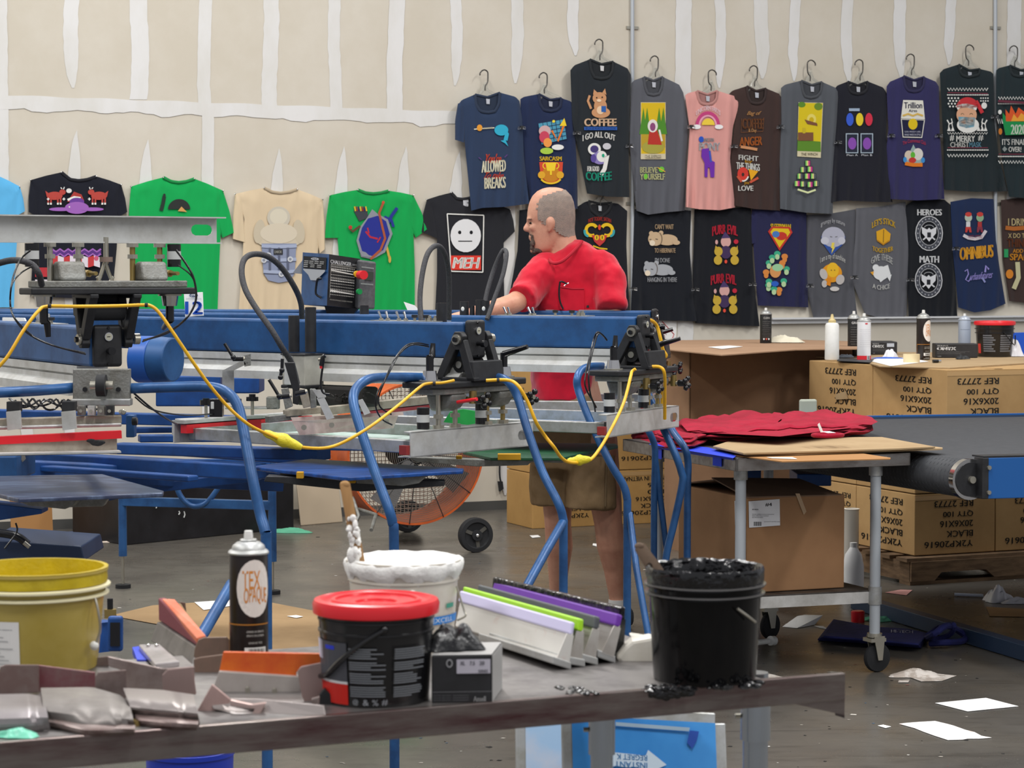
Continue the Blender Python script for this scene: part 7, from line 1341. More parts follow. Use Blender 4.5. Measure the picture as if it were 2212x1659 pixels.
# jug and white roll
jc = G(1837, 1285, 0); jc = W(1843, 1278, 11.3); jc.z = 0
g = thing('plastic_jug', jc, 'white plastic jug on the floor behind the cart, right of the #4 carton', 'jug'); s_ = S(11.3)
b = MB(); zz_ = lambda y: CH - (y - HZ) * s_; b.lathe(jc, [(.001, 0), (22 * s_, 0), (23 * s_, .02), (23 * s_, zz_(1225)), (18 * s_, zz_(1200)), (9 * s_, zz_(1186)), (7 * s_, zz_(1182))], M('jug_white', '#fafafa', .4), 24); b.build('jug_body', g)
b = MB(); b.lathe(jc, [(8 * s_, zz_(1186)), (8 * s_, zz_(1174)), (.001, zz_(1174))], paper, 18); b.build('cap', g)
rc = W(1838, 1180, 11.85); rc.z = 0; g = thing('pipe_roll', rc, 'upright off-white cardboard core tube behind the jug, against the stacked boxes', 'tube')
b = MB(); s_ = S(11.85); zz_ = lambda y: CH - (y - HZ) * s_; b.lathe(rc, [(.02, 0), (17 * s_, 0), (17 * s_, zz_(1103)), (19 * s_, zz_(1100)), (13 * s_, zz_(1099)), (12 * s_, zz_(1120))], M('offwhite_tube', '#c9c3b8', .6), 24); b.build('tube', g)
# ---- litter on the floor at the right
sheet([(1722, 1341), (1690, 1354), (1722, 1357), (1760, 1350), (1777, 1344), (1738, 1333)], 'white curled paper on the floor under the cart', curl=[.02, 0, 0, 0, .03, .01])
sheet([(1758, 1352), (1778, 1353), (1790, 1360), (1770, 1356)], 'thin white paper strip beside the curled paper under the cart')
c = G(1853, 1343); g = thing('red_cap', c, 'round red plastic cap on the floor behind the cart leg', 'cap'); b = MB(); b.lathe(c, [(.001, 0), (.03, 0), (.031, .045), (.026, .05), (.001, .05)], redp, 22); b.build('cap_body', g)
crumple(G(1900, 1340), .09, .05, .02, M('teal_rag'), 'rag', 'teal rag on the floor behind the cart leg, right of the red cap', 'rag', seed=13)
nv = M('navy_cloth', '#1b2060', .85, n2='#151a4e', scale=8, bump=.4, bscale=30)
g = thing('tote_bag', G(1900, 1395), 'folded navy tote bags with twisted handles on the floor under the conveyor', 'bag')
for k in range(4):
    b = MB(); o_ = [(1766 + k * 4, 1384 - k * 2), (1900, 1393 - k * 2), (1990 - k * 2, 1401 - k * 2), (2006, 1372), (1960, 1362), (1890, 1358), (1800, 1341)]; b.prism([G(x, y, .002 + k * .011) for x, y in o_], UZ * .009, nv); b.build('folded_cloth', g, bevel=.004)
b = MB(); b.tube([G(*p, z) for p, z in (((2000, 1380), .03), ((2020, 1368), .08), ((2045, 1352), .1), ((2070, 1362), .06), ((2086, 1376), .03), ((2075, 1386), .02), ((2040, 1388), .03), ((2010, 1390), .02))], .014, nv, 8, rs=5); b.tube([G(*p, z) for p, z in (((2005, 1372), .05), ((2030, 1355), .07), ((2060, 1350), .1), ((2050, 1372), .05), ((2010, 1384), .02))], .012, nv, 8, rs=5); b.build('handle', g)
b = MB(); b.text('HI-TECH', lambda x, y: G(x, y, .047), (1925, 1360, 1972, 1366), C('#c9cad8'), .03, slope=-.3); b.build('printing', g)
sheet([(1912, 1280), (1945, 1274), (1971, 1275), (1958, 1286)], 'pink paper scrap on the floor by the pallet corner', C('#d8a09a'))
b = MB(); b.tube([G(2062, 1284, .01), G(2124, 1287, .01)], .008, C('#b4bccc', .3), 10); b.build('plastic_tube', label='thin pale plastic tube on the floor in front of the pallet', cat='tube')
crumple(G(2155, 1299), .07, .06, .08, M('white_plastic_bag'), 'plastic_wrap', 'crumpled white plastic wrap on the floor in front of the pallet', 'plastic wrap', seed=14); crumple(G(2195, 1303), .08, .04, .03, M('white_plastic_bag'), 'plastic_wrap', 'flattened clear plastic wrap at the right edge of the floor', 'plastic wrap', seed=15)
sheet([(2130, 1311), (2230, 1317), (2230, 1333), (2138, 1331)], 'flat brown cardboard piece on the floor near the right edge', card, 'cardboard', 'cardboard_piece')
crumple(G(1978, 1460), .1, .06, .03, M('dirty_paper', '#b3a79c', .8, n2='#d8d0c8', scale=20, lo=.45, hi=.55), 'paper_towel', 'crumpled dirty paper towel on the floor right of the cart castor', 'paper towel', seed=16)
sheet([(1945, 1456), (1985, 1450), (2028, 1456), (2066, 1460), (2035, 1471), (1990, 1472)], 'torn greyish paper under the crumpled paper towel', M('dirty_paper'))
sheet([(1942, 1470), (1965, 1469), (1962, 1474), (1940, 1474)], 'small torn paper piece beside the crumpled towel', M('dirty_paper'))
sheet([(2020, 1519), (2130, 1508), (2200, 1526), (2090, 1537)], 'clean white sheet of paper on the floor at the lower right', name='paper_sheet')
sheet([(1896, 1568), (1908, 1566), (1925, 1570), (1913, 1573)], 'small white paper square on the floor at the lower right')
pts = [(1942, 1564), (1960, 1562), (1985, 1560), (2020, 1558), (2045, 1564), (2060, 1568), (2085, 1577), (2105, 1582), (2120, 1590), (2142, 1594), (2115, 1596), (2090, 1596), (2080, 1598), (2048, 1599), (2020, 1590), (1995, 1581), (1975, 1573)]
sheet(pts, 'white paper sheet with ragged edges and reddish ink stains on the floor', M('stained_paper', '#ece9e6', .8, n2='#d8b0a0', scale=16, lo=.55, hi=.75))
sheet([(1618, 1452), (1633, 1448), (1690, 1463), (1650, 1466)], 'whitish paper on the floor right of the black bucket', M('dirty_paper'), z=.004)
R = random.Random(9); b = MB()
for k in range(420):
    x, y = R.uniform(-20, 2232), 1150 + 520 * R.random() ** .8; p = G(x, y, .001); s = R.uniform(.002, .009) * (1 if R.random() < .9 else 2); a_ = R.random() * 6
    b.add([p + V((math.cos(a_ + t) * s * R.uniform(.5, 1.6), math.sin(a_ + t) * s, 0)) for t in (0, 1.6, 3.1, 4.7)], [[0, 1, 2, 3]], C(R.choice(['#b9b4aa', '#9c968c', '#1b1b1c', '#2b2a29', '#c9c6c0', '#8a5a50', '#17181a', '#46607a'])))
b.build('floor_debris', label='tiny flecks of paint and dirt scattered over the concrete floor', cat='debris', kind='stuff', origin=(0, 0, 0))
# ================================================================ the steel table in front
ZF = .91
def TF(x, y, z=0): return G(x, y, ZF + z)
st_top = M('inky_steel_top', '#8a8684', .3, .75, n2='#4c4848', scale=5, lo=.45, hi=.7, rvar=.3); st_ap = M('table_apron_steel', '#857c77', .25, .85, n2='#5a3c3e', scale=4, lo=.4, hi=.7, rvar=.15, stretch=(1, 1, 8))  # apron's maroon second colour: red staining plus reflections painted into the steel
tb = thing('steel_table', G(1300, 1900), 'long ink-stained stainless steel table across the foreground holding buckets and squeegees', 'table')
A0, A1 = TF(0, 1605), TF(1825, 1455); eu = (A1 - A0).normalized(); ev = V((-eu.y, eu.x, 0)); A0 = A0 - eu * .35
E1 = TF(1652, 1468)
b = MB(); b.prism([A0, E1, E1 + ev * .62, A0 + ev * .62], -UZ * .006, st_top); b.build('table_top', tb, bevel=.001)
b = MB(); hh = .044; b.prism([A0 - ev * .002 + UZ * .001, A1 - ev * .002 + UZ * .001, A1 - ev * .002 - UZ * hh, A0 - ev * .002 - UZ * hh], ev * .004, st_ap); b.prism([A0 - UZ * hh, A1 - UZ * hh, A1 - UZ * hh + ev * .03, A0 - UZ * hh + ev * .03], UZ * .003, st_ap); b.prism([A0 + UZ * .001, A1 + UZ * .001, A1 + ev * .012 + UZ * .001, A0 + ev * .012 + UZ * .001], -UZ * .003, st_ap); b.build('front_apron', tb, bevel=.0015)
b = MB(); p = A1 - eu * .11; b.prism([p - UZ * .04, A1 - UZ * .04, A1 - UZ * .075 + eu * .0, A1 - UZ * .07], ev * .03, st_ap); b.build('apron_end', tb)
for px, wr in ((1300, 1), (1632, 1.15)):
    c = vhit(px, 1570, A0 + ev * .1, ev); b = MB(); b.cyl(V((c.x, c.y, 0)), V((c.x, c.y, ZF - .006)), .0185 * wr, M('galvanised_leg', '#b8c0c8', .18, .9), 24); b.cyl(V((c.x, c.y, ZF - .12)), V((c.x, c.y, ZF - .02)), .022 * wr, M('galvanised_leg'), 24); lg2 = b.build('leg', tb)
    for z in (.08, .06):
        s_ = MB(); s_.cyl(V((c.x - .022 * wr, c.y, ZF - z)), V((c.x - .03 * wr, c.y, ZF - z)), .004, zinc, 8); s_.build('set_screw', lg2)
ink = M('wet_black_ink', '#08080a', .12, spec=.7, bump=.4, bscale=60); R = random.Random(4)
b = MB()
for k in range(60):
    x = R.uniform(1395, 1640); y = 1487 - (x - 1395) * .052 + R.uniform(-5, 8); r = R.uniform(.002, .007); b.ball(TF(x, y, .001), (r * 1.8, r * 1.5, r * .8), ink, 8, 5)
for k in range(26): p = TF(R.uniform(1385, 1500), 1490, 0) - ev * .001; b.ball(p - UZ * R.uniform(0, .012), (R.uniform(.006, .012), .0012, R.uniform(.004, .008)), ink, 10, 6)
b.build('ink_spill', tb); b = MB()
for k in range(24): b.ball(TF(R.uniform(1205, 1290), R.uniform(1484, 1500), .001), (R.uniform(.003, .008), R.uniform(.003, .007), .0025), ink, 8, 5)
b.build('ink_spill', tb)
# ---- buckets
yb = M('yellow_tinted_plastic', '#b9a557', .3, n2='#ac9845', scale=6, spec=.5); yi = M('yellow_ink', '#c7b021', .3, n2='#a8921a', scale=8, bump=.3, bscale=40)
c = V((W(75, 1400, 3.9).x, 3.9, ZF)); g = bucket(c, .1215, .168, yb, .104, rings=(), inner=yi, fill=.45, label='yellow ink bucket with a white paper label at the far left of the front table')
b = MB(); b.lathe(c, [(.122, .135), (.128, .1375), (.128, .1405), (.1205, .143)], M('milky_plastic', '#e4ddb8', .3), 48); b.lathe(c, [(.1195, .122), (.1255, .124), (.1255, .1265), (.1195, .129)], M('milky_plastic'), 48); b.build('band', g)
b = MB(); b.lathe(c, [(.1165, .143), (.1225, .144), (.1235, .152), (.1225, .1605), (.1235, .168), (.1245, .1695), (.1175, .1695), (.116, .15)], yi, 48); b.build('ink_crust', g)
rr2 = lambda y: .1045 + .0165 * y / .168
bucket_panels(g, c, lambda y: rr2(y), [('r', -1.2, .012, -.02, .092, '#e4e3e0')] + [('r', -.75, .078 - k * .0065 - (k > 3) * .006, -.12 - (k * 7 % 4) * .07, .0795 - k * .0065 - (k > 3) * .006, '#a9a9a9') for k in range(9)])
b = MB(); b.tube([c + V((.112, -.05, .125)), c + V((.119, -.058, .1)), c + V((.121, -.055, .07)), c + V((.112, -.05, .045))], .0022, zinc, 8, rs=5); b.ball(c + V((.11, -.05, .043)), .008, white, 10, 6); b.build('handle', g)
cr_ = V((W(813, 1500, 3.6).x, 3.6, ZF)); g = bucket(cr_, .0915, .152, blp, .0815, rings=((.86, .0015), (.74, .002)), lid=redp, label='black bucket with red lid and printed label in the middle of the front table')
rr3 = lambda y: .0822 + .0095 * y / .152
R = random.Random(2)
items = [('r', -1.35, .004, -.48, .036, '#c8281f'), ('r', -1.35, .036, -.48, .04, '#d8d8d8'), ('r', -1.35, .04, -.48, .1, '#4b4c52'), ('r', -1.5, .07, -1.15, .1, '#d4d2e4'), ('r', -1.0, .088, -.75, .094, '#2a3cc0')]
for x0, x1 in ((-.42, .22), (.36, .95)):
    for k in range(22):
        if k in (5, 11, 16): continue
        items.append(('r', x0, .018 + k * .0035, x1 - R.choice([0, 0, .03, .12, .2]) * (x1 - x0) * 2, .0198 + k * .0035, '#7c7f84'))
for i, a_ in enumerate((-.3, -.12, .04, .2)): items.append(('t', '@&%#'[i], (a_ - .05, .015, a_ + .05, .006), '#9a9da2'))
bucket_panels(g, cr_, rr3, items)
b = MB(); b.tube([cr_ + V((math.sin(a_), -math.cos(a_), 0)) * (rr3(z) + .004) + UZ * z for a_, z in ((.2, .123), (-.2, .1), (-.6, .072), (-.95, .048), (-1.3, .04))], .0042, blp, 8, rs=6); b.ball(cr_ + V((math.sin(.2), -math.cos(.2), 0)) * (rr3(.12) + .003) + UZ * .123, .006, blp, 8, 6); b.build('handle', g)
b = MB(); b.lathe(cr_ + V((-.1, .03, .028)), [(.001, 0), (.01, 0), (.01, .01), (.001, .012)], blp, 12, ax=V((-1, 0, 0))); b.build('handle_boss', g)
cw = V((W(872, 1400, 4.05).x, 4.05, ZF)); wi = M('white_ink', '#efeeea', .5, bump=.7, bscale=35); g = bucket(cw, .0985, .165, M('milky_white_plastic', '#ded8cc', .3, n2='#cfc6b6', scale=10, spec=.5), .085, rings=((.8, .002),), inner=wi, fill=.9, label='white bucket brimming with thick white ink, behind the red-lidded bucket')
b = MB(); n = 60; P_ = []
R = random.Random(8)
for k, (r0, z0, amp) in enumerate(((.0965, .134, .012), (.1, .139, .006), (.1035, .147, .002), (.1045, .155, .002), (.103, .162, .002), (.097, .1675, .001), (.085, .1655, .001), (.05, .1645, .001), (.001, .166, 0))):
    row = []
    for j in range(n): t = 2 * math.pi * j / n; w = math.sin(j * 1.3) * .5 + math.sin(j * .7 + 1) * .5 + R.uniform(-.5, .5); row.append(cw + V((math.cos(t), math.sin(t), 0)) * (r0 + .0022 * w * (k < 6)) + UZ * (z0 + amp * w))
    P_.append(row + [row[0]])
b.grid(P_, wi); b.ball(cw + V((-.035, -.092, .105)), (.006, .005, .016), wi, 10, 8); b.ball(cw + V((.02, -.095, .112)), (.008, .005, .01), wi, 10, 8); b.build('ink_crust', g)
bucket_panels(g, cw, lambda y: .0855 + .0135 * y / .165 + .0005, [('r', .55, .058, 1.5, .072, '#2f86d8'), ('t', 'EXCELL', (.6, .069, 1.2, .061), '#e4eef8'), ('r', .95, .085, 1.2, .093, '#4aa08a')])
b = MB(); b.tube([cw + V((.094, -.03, .12)), cw + V((.107, -.04, .08)), cw + V((.11, -.045, .07)), cw + V((.095, -.045, .062))], .0018, zinc, 8, rs=4); b.build('handle', g)
wdm = M('stick_wood', '#b58c5a', .8, n2='#8d6a42', scale=12, stretch=(1, 1, .2))
g = thing('stir_stick', W(775, 1210, 4.02), 'wooden stir stick caked in white ink standing in the white bucket', 'stick')
b = MB(); Q_ = [W(x, y, 4.0) for x, y in ((745, 1046), (753, 1090), (762, 1140), (772, 1185), (778, 1215))]; b.tube(Q_, [.0095, .0098, .0098, .0095, .009], wdm, 10, flat=V((.3, -1, 0))); b.ball(Q_[0], (.0088, .004, .006), wdm); b.build('stick', g)
b = MB(); R = random.Random(3)
for k in range(44):
    t = R.random(); x, y = 757 + 16 * t, 1118 + 82 * t; b.ball(W(x + R.choice([-1, 1]) * R.uniform(4, 9) * (1 if t < .85 else .4), y, 3.995 + R.uniform(-.004, .008)), (R.uniform(.003, .006), .004, R.uniform(.004, .009)), wi, 8, 6)
b.ball(W(764, 1200, 4.0), (.012, .01, .018), wi); b.build('ink_crust', g)
cb_ = V((W(1522, 1400, 3.785).x, 3.785, ZF)); g = bucket(cb_, .0945, .182, M('inky_black_plastic', '#060607', .12, spec=.28, n2='#0e0e10', scale=5), .0835, rings=((.86, .005), (.78, .0045)), inner=ink, fill=.75, label='bucket of glossy black ink with clear rings at the right end of the front table')
b = MB(); R = random.Random(6); P_ = []
for k, (r0, z0) in enumerate(((.0945, .158), (.0965, .165), (.0975, .174), (.0975, .182), (.095, .1865), (.0905, .184), (.088, .165))):
    row = [cb_ + V((math.cos(2 * math.pi * j / 70), math.sin(2 * math.pi * j / 70), 0)) * (r0 + R.uniform(-.0008, .001)) + UZ * (z0 + (R.uniform(-.004, .003) if k == 0 else R.uniform(-.0012, .0018))) for j in range(70)]; P_.append(row + [row[0]])
b.grid(P_, ink); b.build('ink_crust', g)
b = MB(); rm = M('clear_ring', '#6f6d6c', .15, spec=.8, trans=.3)
for z, w in ((.158, .1005), (.1435, .099)): b.lathe(cb_, [(w - .006, z - .0016), (w, z - .001), (w, z + .001), (w - .006, z + .0016)], rm, 48)
b.build('ring', g)
b = MB(); b.tube([cb_ + V((.045, -.09, .128)), cb_ + V((.062, -.082, .115)), cb_ + V((.076, -.07, .103))], .0022, zinc, 8, rs=3); b.build('handle', g)
g = thing('stir_stick', W(1425, 1240, 3.8), 'weathered wooden paddle leaning out of the black ink bucket', 'stick')
b = MB(); Q_ = [W(x, y, 3.82) for x, y in ((1381, 1180), (1394, 1200), (1410, 1222), (1428, 1252), (1440, 1280))]; b.tube(Q_, [.01, .0115, .0125, .013, .013], M('grey_wood', '#6b5848', .8, n2='#4c3d32', scale=14), 10, flat=V((.2, -1, .2))); b.ball(Q_[0], (.008, .004, .006), M('grey_wood')); b.build('stick', g)
can(V((W(538, 1400, 3.93).x, 3.93, ZF)), .033, .2275, brn, 'brown Tex Opaque aerosol can with round white label on the front table', lambda P: tex_art(P, .42))
# ---- glove box and glove
p = TF(932, 1519); q = TF(1062, 1517); a = q - p; dv = V((.12, .99, 0)) * .12; n_ = V((0, -1, 0)); hg = .074
gx = thing('glove_box', p, 'black and grey disposable glove box beside the red-lidded bucket on the front table', 'glove box')
b = MB(); b.prism([p, q, q + dv, p + dv], UZ * hg, M('black_card')); b.build('carton', gx, bevel=.002)
b = MB(); b.prism([q + V((.0008, 0, .001)), q + dv + V((.0008, 0, .001)), q + dv + UZ * (hg - .001) + V((.0008, 0, 0)), q + UZ * (hg - .001) + V((.0008, 0, 0))], V((.0008, 0, 0)), C('#a3a2a0', .5)); b.prism([p + UZ * (hg + .0004), q + UZ * (hg + .0004), q + dv + UZ * (hg + .0004), p + dv + UZ * (hg + .0004)], UZ * .0008, C('#a9a8a6', .4)); b.build('grey_panel', gx)
fn = lambda x, y: p + a * x + UZ * hg * (1 - y) + n_ * .0016; P = Print(lambda x, y, o: fn(x, y) + n_ * o * .5)
P.r(.42, .08, .98, .38, '#b9b5c0').e(.3, .16, .055, .09, '#9a9a9c').e(.3, .16, .035, .06, '#2a2a2c').t('XL', (.48, .12, .56, .2), '#5a5a60').t('7.5', (.64, .12, .72, .2), '#5a5a60').t('20', (.8, .12, .88, .2), '#5a5a60').t('SERIES', (.78, .3, .94, .36), '#3a3a40', .02).r(0, .755, 1, .765, '#77777a').t('Ansell', (.7, .86, .9, .97), '#b4b4b4', .02)
for k in range(3): P.t('nitrile gloves', (.03, .82 + k * .05, .32, .845 + k * .05), '#6f6f72', 0).t('examination', (.36, .82 + k * .05, .62, .845 + k * .05), '#6f6f72', 0)
P.b.build('printing', gx)
crumple(p + a * .25 + dv * .5 + UZ * (hg + .001), .045, .04, .05, M('black_glove_shiny', '#17181b', .35, bump=.5, bscale=40), 'glove', 'crumpled black glove on top of the front glove box', 'glove', seed=21, n=18)
# ---- five leaning squeegees
def squeegee(tl, tr, bl, br, blade, body, label, Yl, Yr, rubber_t=.012, ht=.022):
    L = [W(tl[0], tl[1], Yl), W(tr[0], tr[1], Yr)]; B = [TF(*bl), TF(*br)]
    g = thing('squeegee', (B[0] + B[1]) / 2, label, 'squeegee', 'squeegees leaning in a row')
    d = (B[1] - B[0]).normalized(); up_ = (L[1] - B[1]).normalized(); nr = d.cross(up_).normalized(); hgt = (L[1] - B[1]).length; ln = (B[1] - B[0]).length
    o = B[0]; b = MB(); b.prism([o + up_ * .012, B[1] + up_ * .012, B[1] + up_ * (hgt - ht * .8), o + up_ * (hgt - ht * .8)], nr * .004, body); b.build('holder', g, bevel=.002)
    b = MB(); b.prism([o + up_ * (hgt - ht), B[1] + up_ * (hgt - ht), B[1] + up_ * hgt, o + up_ * hgt], nr * rubber_t, blade); b.build('blade', g, bevel=.003)
    b = MB(); b.prism([o + UZ * .001 + d * ln * .35 - nr * .008, B[1] + UZ * .001 - nr * .008, B[1] + UZ * .001 + nr * .03, o + UZ * .001 + nr * .03 + d * ln * .35], UZ * .013, aluw); b.build('clamp_rail', g, bevel=.002)
    b = MB(); b.prism([B[1] + up_ * .01, B[1] + up_ * .01 + nr * .026, B[1] + up_ * (hgt - ht) + nr * .014, B[1] + up_ * (hgt - ht)], d * .002, body); b.build('end_cap', g)
    return g
al2 = M('bright_aluminium', '#cfccc6', .35, .35, n2='#b9b2aa', scale=12); wpl = M('white_stained_plate', '#d8d5cf', .4, .15, n2='#c9a8a0', scale=12, lo=.6, hi=.8)
squeegee((1118, 1250), (1352, 1311), (1070, 1345), (1345, 1420), ink, M('inky_black_plate', '#141416', .35), 'squeegee caked in black ink, farthest back of the row', 4.27, 3.98)
squeegee((1106, 1263), (1346, 1330), (1055, 1352), (1322, 1432), M('purple_rubber', '#6a2fa0', .45), al2, 'aluminium squeegee with a purple blade, before the black one', 4.26, 3.96)
squeegee((1060, 1264), (1298, 1334), (1030, 1358), (1284, 1437), M('grey_rubber', '#4d5054', .5), al2, 'aluminium squeegee with a dark grey blade between green and purple', 4.24, 3.94)
squeegee((1036, 1264), (1262, 1338), (1005, 1362), (1256, 1441), M('lime_rubber', '#9bd11e', .4), al2, 'aluminium squeegee with a lime green blade, second from the front', 4.22, 3.92)
squeegee((1018, 1271), (1243, 1346), (984, 1368), (1226, 1446), M('lilac_rubber', '#c9c4e4', .4), wpl, 'white plated squeegee with a pale lilac blade, frontmost of the row', 4.2, 3.9, rubber_t=.008)
# white scoop
b = MB(); sw = M('scoop_white', '#dedad0', .4, n2='#cfc9bc', scale=9); Y = 3.95
b.pp([(1330, 1423), (1352, 1395), (1366, 1384), (1412, 1376), (1412, 1443), (1385, 1444), (1345, 1438)], Y, .05, sw); b.pp([(1358, 1370), (1408, 1378), (1400, 1392), (1366, 1390)], Y + .055, .03, sw)
b.build('plastic_scoop', label='white plastic scoop between the squeegees and the black ink bucket', cat='scoop', bevel=.006)
# ---- flood bars and trays at the left
fm = M('smeared_metal', '#9a8d88', .4, .45, n2='#6e5a56', scale=9, lo=.4, hi=.65); fm2 = M('smeared_metal_dark', '#7a6560', .42, .45, n2='#8f8580', scale=8)
def lip(name, g, top, bot, m, bul=.012):
    n = 14; T_, B_ = resample(top, n), resample(bot, n); H = lambda L, i: L[min(len(L) - 1, int(i / n * (len(L) - 1) + .5))][2]; R_ = []
    for k in range(7):
        t = k / 6; R_.append([TF(T_[i][0] * (1 - t) + B_[i][0] * t, T_[i][1] * (1 - t) + B_[i][1] * t, H(top, i) * (1 - t) + H(bot, i) * t + bul * math.sin(math.pi * t)) for i in range(n + 1)])
    b = MB(); b.grid(R_, m); b.grid([[p - UZ * .0025 for p in r][::-1] for r in R_], m); b.build(name, g)
def LT(*pts): return [(x, y, (CH - ZF - h) * FPX / (y - HZ)) for x, y, h in pts]
def tray(parts, label, name='flood_bar', cat='flood bar', group=None):
    pts0, Y0 = parts[0][1], parts[0][2]; base_ = W(sum(p[0] for p in pts0) / len(pts0), max(p[1] for p in pts0), Y0); g = thing(name, base_, label, cat, group)
    for nm, pts, Y, d, m in parts: b = MB(); b.pp(pts, Y, d, m); b.build(nm, g, bevel=.0015)
    return g
tray((('plate', [(78, 1436), (205, 1452), (207, 1500), (85, 1496)], 3.66, .004, M('maroon_smear', '#7d4a50', .4, .4, n2='#8a7f7a', scale=7)), ('end_wing', [(205, 1462), (212, 1452), (272, 1447), (274, 1505), (262, 1515), (240, 1517), (212, 1522), (205, 1505)], 3.56, .004, fm), ('end_wing', [(0, 1440), (12, 1436), (84, 1436), (84, 1496), (-10, 1504)], 3.64, .004, fm2)), 'grey flood bar with maroon smears and square end wings, leftmost on the table')
scl = M('scratched_metal', '#847e7a', .35, .45, n2='#6d6764', scale=14, rvar=.2); fb1 = [o for o in COL.objects if o.name == 'flood_bar'][0]
lip('curved_lip', fb1, [(88, 1486, .03), (200, 1484, .03), (262, 1502, .028), (280, 1520, .022)], [(98, 1560, .004), (180, 1578, .003), (250, 1580, .003), (292, 1572, .003)], scl)
lip('front_rail', fb1, [(96, 1548, .012), (190, 1558, .012), (292, 1566, .012)], [(110, 1570, .001), (190, 1588, .001), (290, 1584, .001)], fm, .004)
tray((('plate', [(232, 1418), (350, 1444), (420, 1440), (420, 1500), (300, 1505), (262, 1490), (268, 1450), (235, 1440)], 3.62, .004, fm), ('end_wing', [(350, 1458), (362, 1446), (416, 1440), (424, 1500), (360, 1512), (352, 1490)], 3.58, .004, M('pinkish_metal', '#9c8580', .4, .4)), ('end_wing', [(155, 1432), (170, 1424), (236, 1417), (236, 1440), (172, 1446), (156, 1440)], 3.9, .004, fm2)), 'brownish flood bar with a bent right wing, behind the leftmost one')
fb2 = [o for o in COL.objects if o.name == 'flood_bar.001'][0]
lip('curved_lip', fb2, [(266, 1486, .03), (350, 1490, .03), (418, 1500, .026)], [(290, 1548, .006), (350, 1556, .005), (432, 1562, .004)], M('pale_metal', '#8f8784', .35, .5))
lip('front_rail', fb2, [(286, 1534, .014), (360, 1546, .014), (430, 1556, .012)], [(300, 1566, .001), (370, 1574, .001), (424, 1574, .001)], fm, .004)
tray((('plate', [(418, 1424), (432, 1420), (492, 1412), (480, 1468), (420, 1474)], 3.84, .004, M('tan_metal', '#8c7466', .4, .4, n2='#75665c', scale=9)), ('foot', [(418, 1470), (500, 1470), (480, 1500), (425, 1520), (420, 1500)], 3.8, .02, blk)), 'tan stained metal wing plate left of the orange squeegee')
org = M('orange_ink_blade', '#dc6a1e', .45, n2='#c8441a', scale=7, lo=.4, hi=.6)
tray((('holder', [(473, 1450), (650, 1462), (650, 1515), (560, 1514), (455, 1500)], 3.66, .012, M('off_white_metal', '#bdb6b0', .4, .3, n2='#a89e98', scale=8)), ('blade', [(482, 1408), (692, 1412), (696, 1440), (640, 1452), (640, 1464), (473, 1453)], 3.67, .008, org), ('end_wing', [(642, 1450), (650, 1440), (706, 1429), (712, 1500), (704, 1512), (660, 1520), (652, 1505)], 3.58, .004, M('pinkish_metal')), ('screw', [(529, 1485), (537, 1483), (540, 1497), (537, 1508), (531, 1506)], 3.65, .006, zinc), ('screw', [(587, 1488), (595, 1486), (599, 1499), (596, 1511), (589, 1510)], 3.65, .006, zinc), ('rail', LT((450, 1508, .022), (560, 1510, .022), (700, 1524, .018), (704, 1548, .003), (600, 1543, .004), (520, 1546, .003), (460, 1532, .008)), 3.56, .005, M('pale_metal'))), 'squeegee with an orange ink-covered blade and bent end wing, near the table edge', 'squeegee', 'squeegee')
# dark red channel squeegee going back to the left
g = thing('squeegee', TF(440, 1440), 'squeegee with red and orange blade stretching back behind the flood bars', 'squeegee')
n0, n1 = W(460, 1385, 3.95), W(360, 1300, 4.3); dr = (n1 - n0)
b = MB(); b.prism([W(342, 1292, 4.32), W(343, 1340, 4.32), W(425, 1395, 3.95), W(430, 1378, 3.95)], V((.012, .01, 0)), M('maroon_rubber', '#7a2034', .45)); b.prism([W(350, 1293, 4.3), W(378, 1294, 4.3), W(445, 1372, 3.95), W(425, 1378, 3.95)], UZ * -.01, M('orange_rubber', '#c8562a', .45, n2='#cf7a5a', scale=6)); b.build('blade', g, bevel=.002)
b = MB(); b.prism([W(340, 1343, 4.3), W(424, 1398, 3.94), W(412, 1440, 3.92), W(325, 1385, 4.28)], V((.03, .01, 0)), M('grey_smeared', '#77726f', .4, .4, n2='#4f4b4a', scale=10)); b.build('holder', g, bevel=.002)
b = MB(); b.pp([(420, 1402), (428, 1382), (440, 1377), (490, 1376), (500, 1388), (500, 1424), (440, 1428), (418, 1424)], 3.93, .004, M('tan_metal')); b.build('end_wing', g, bevel=.0015); b = MB(); b.pp([(400, 1302), (402, 1322), (388, 1300)], 4.3, .003, M('tan_metal')); b.build('end_wing', g)
g = thing('plastic_case', TF(340, 1420), 'small clear plastic case with silver strips and a blue corner on the table', 'case')
b = MB(); b.prism([W(300, 1392, 4.05), W(345, 1391, 4.05), W(388, 1428, 3.85), W(335, 1434, 3.85)], -UZ * .01, M('frosted', '#c3bcbc', .25, .2, n2='#a8a2a0', scale=12)); b.build('case_body', g, bevel=.002)
b = MB(); b.prism([W(286, 1398, 4.08), W(300, 1396, 4.08), W(318, 1425, 3.95), W(296, 1425, 3.95)], -UZ * .012, tp); b.build('blue_corner', g)
b = MB()
for x, y in ((320, 1395), (338, 1395)): b.ball(W(x, y - 1, 4.02), (.004, .004, .003), chrome, 8, 5)
b.build('rivet', g)
tray((('plate', [(423, 1540), (458, 1478), (497, 1510), (492, 1545), (460, 1578), (425, 1560)], 3.5, .006, M('pink_plate', '#b99c96', .45, .2, n2='#a98c86', scale=10)),), 'pinkish metal plate standing on its corner at the table edge', 'metal_plate', 'metal plate')
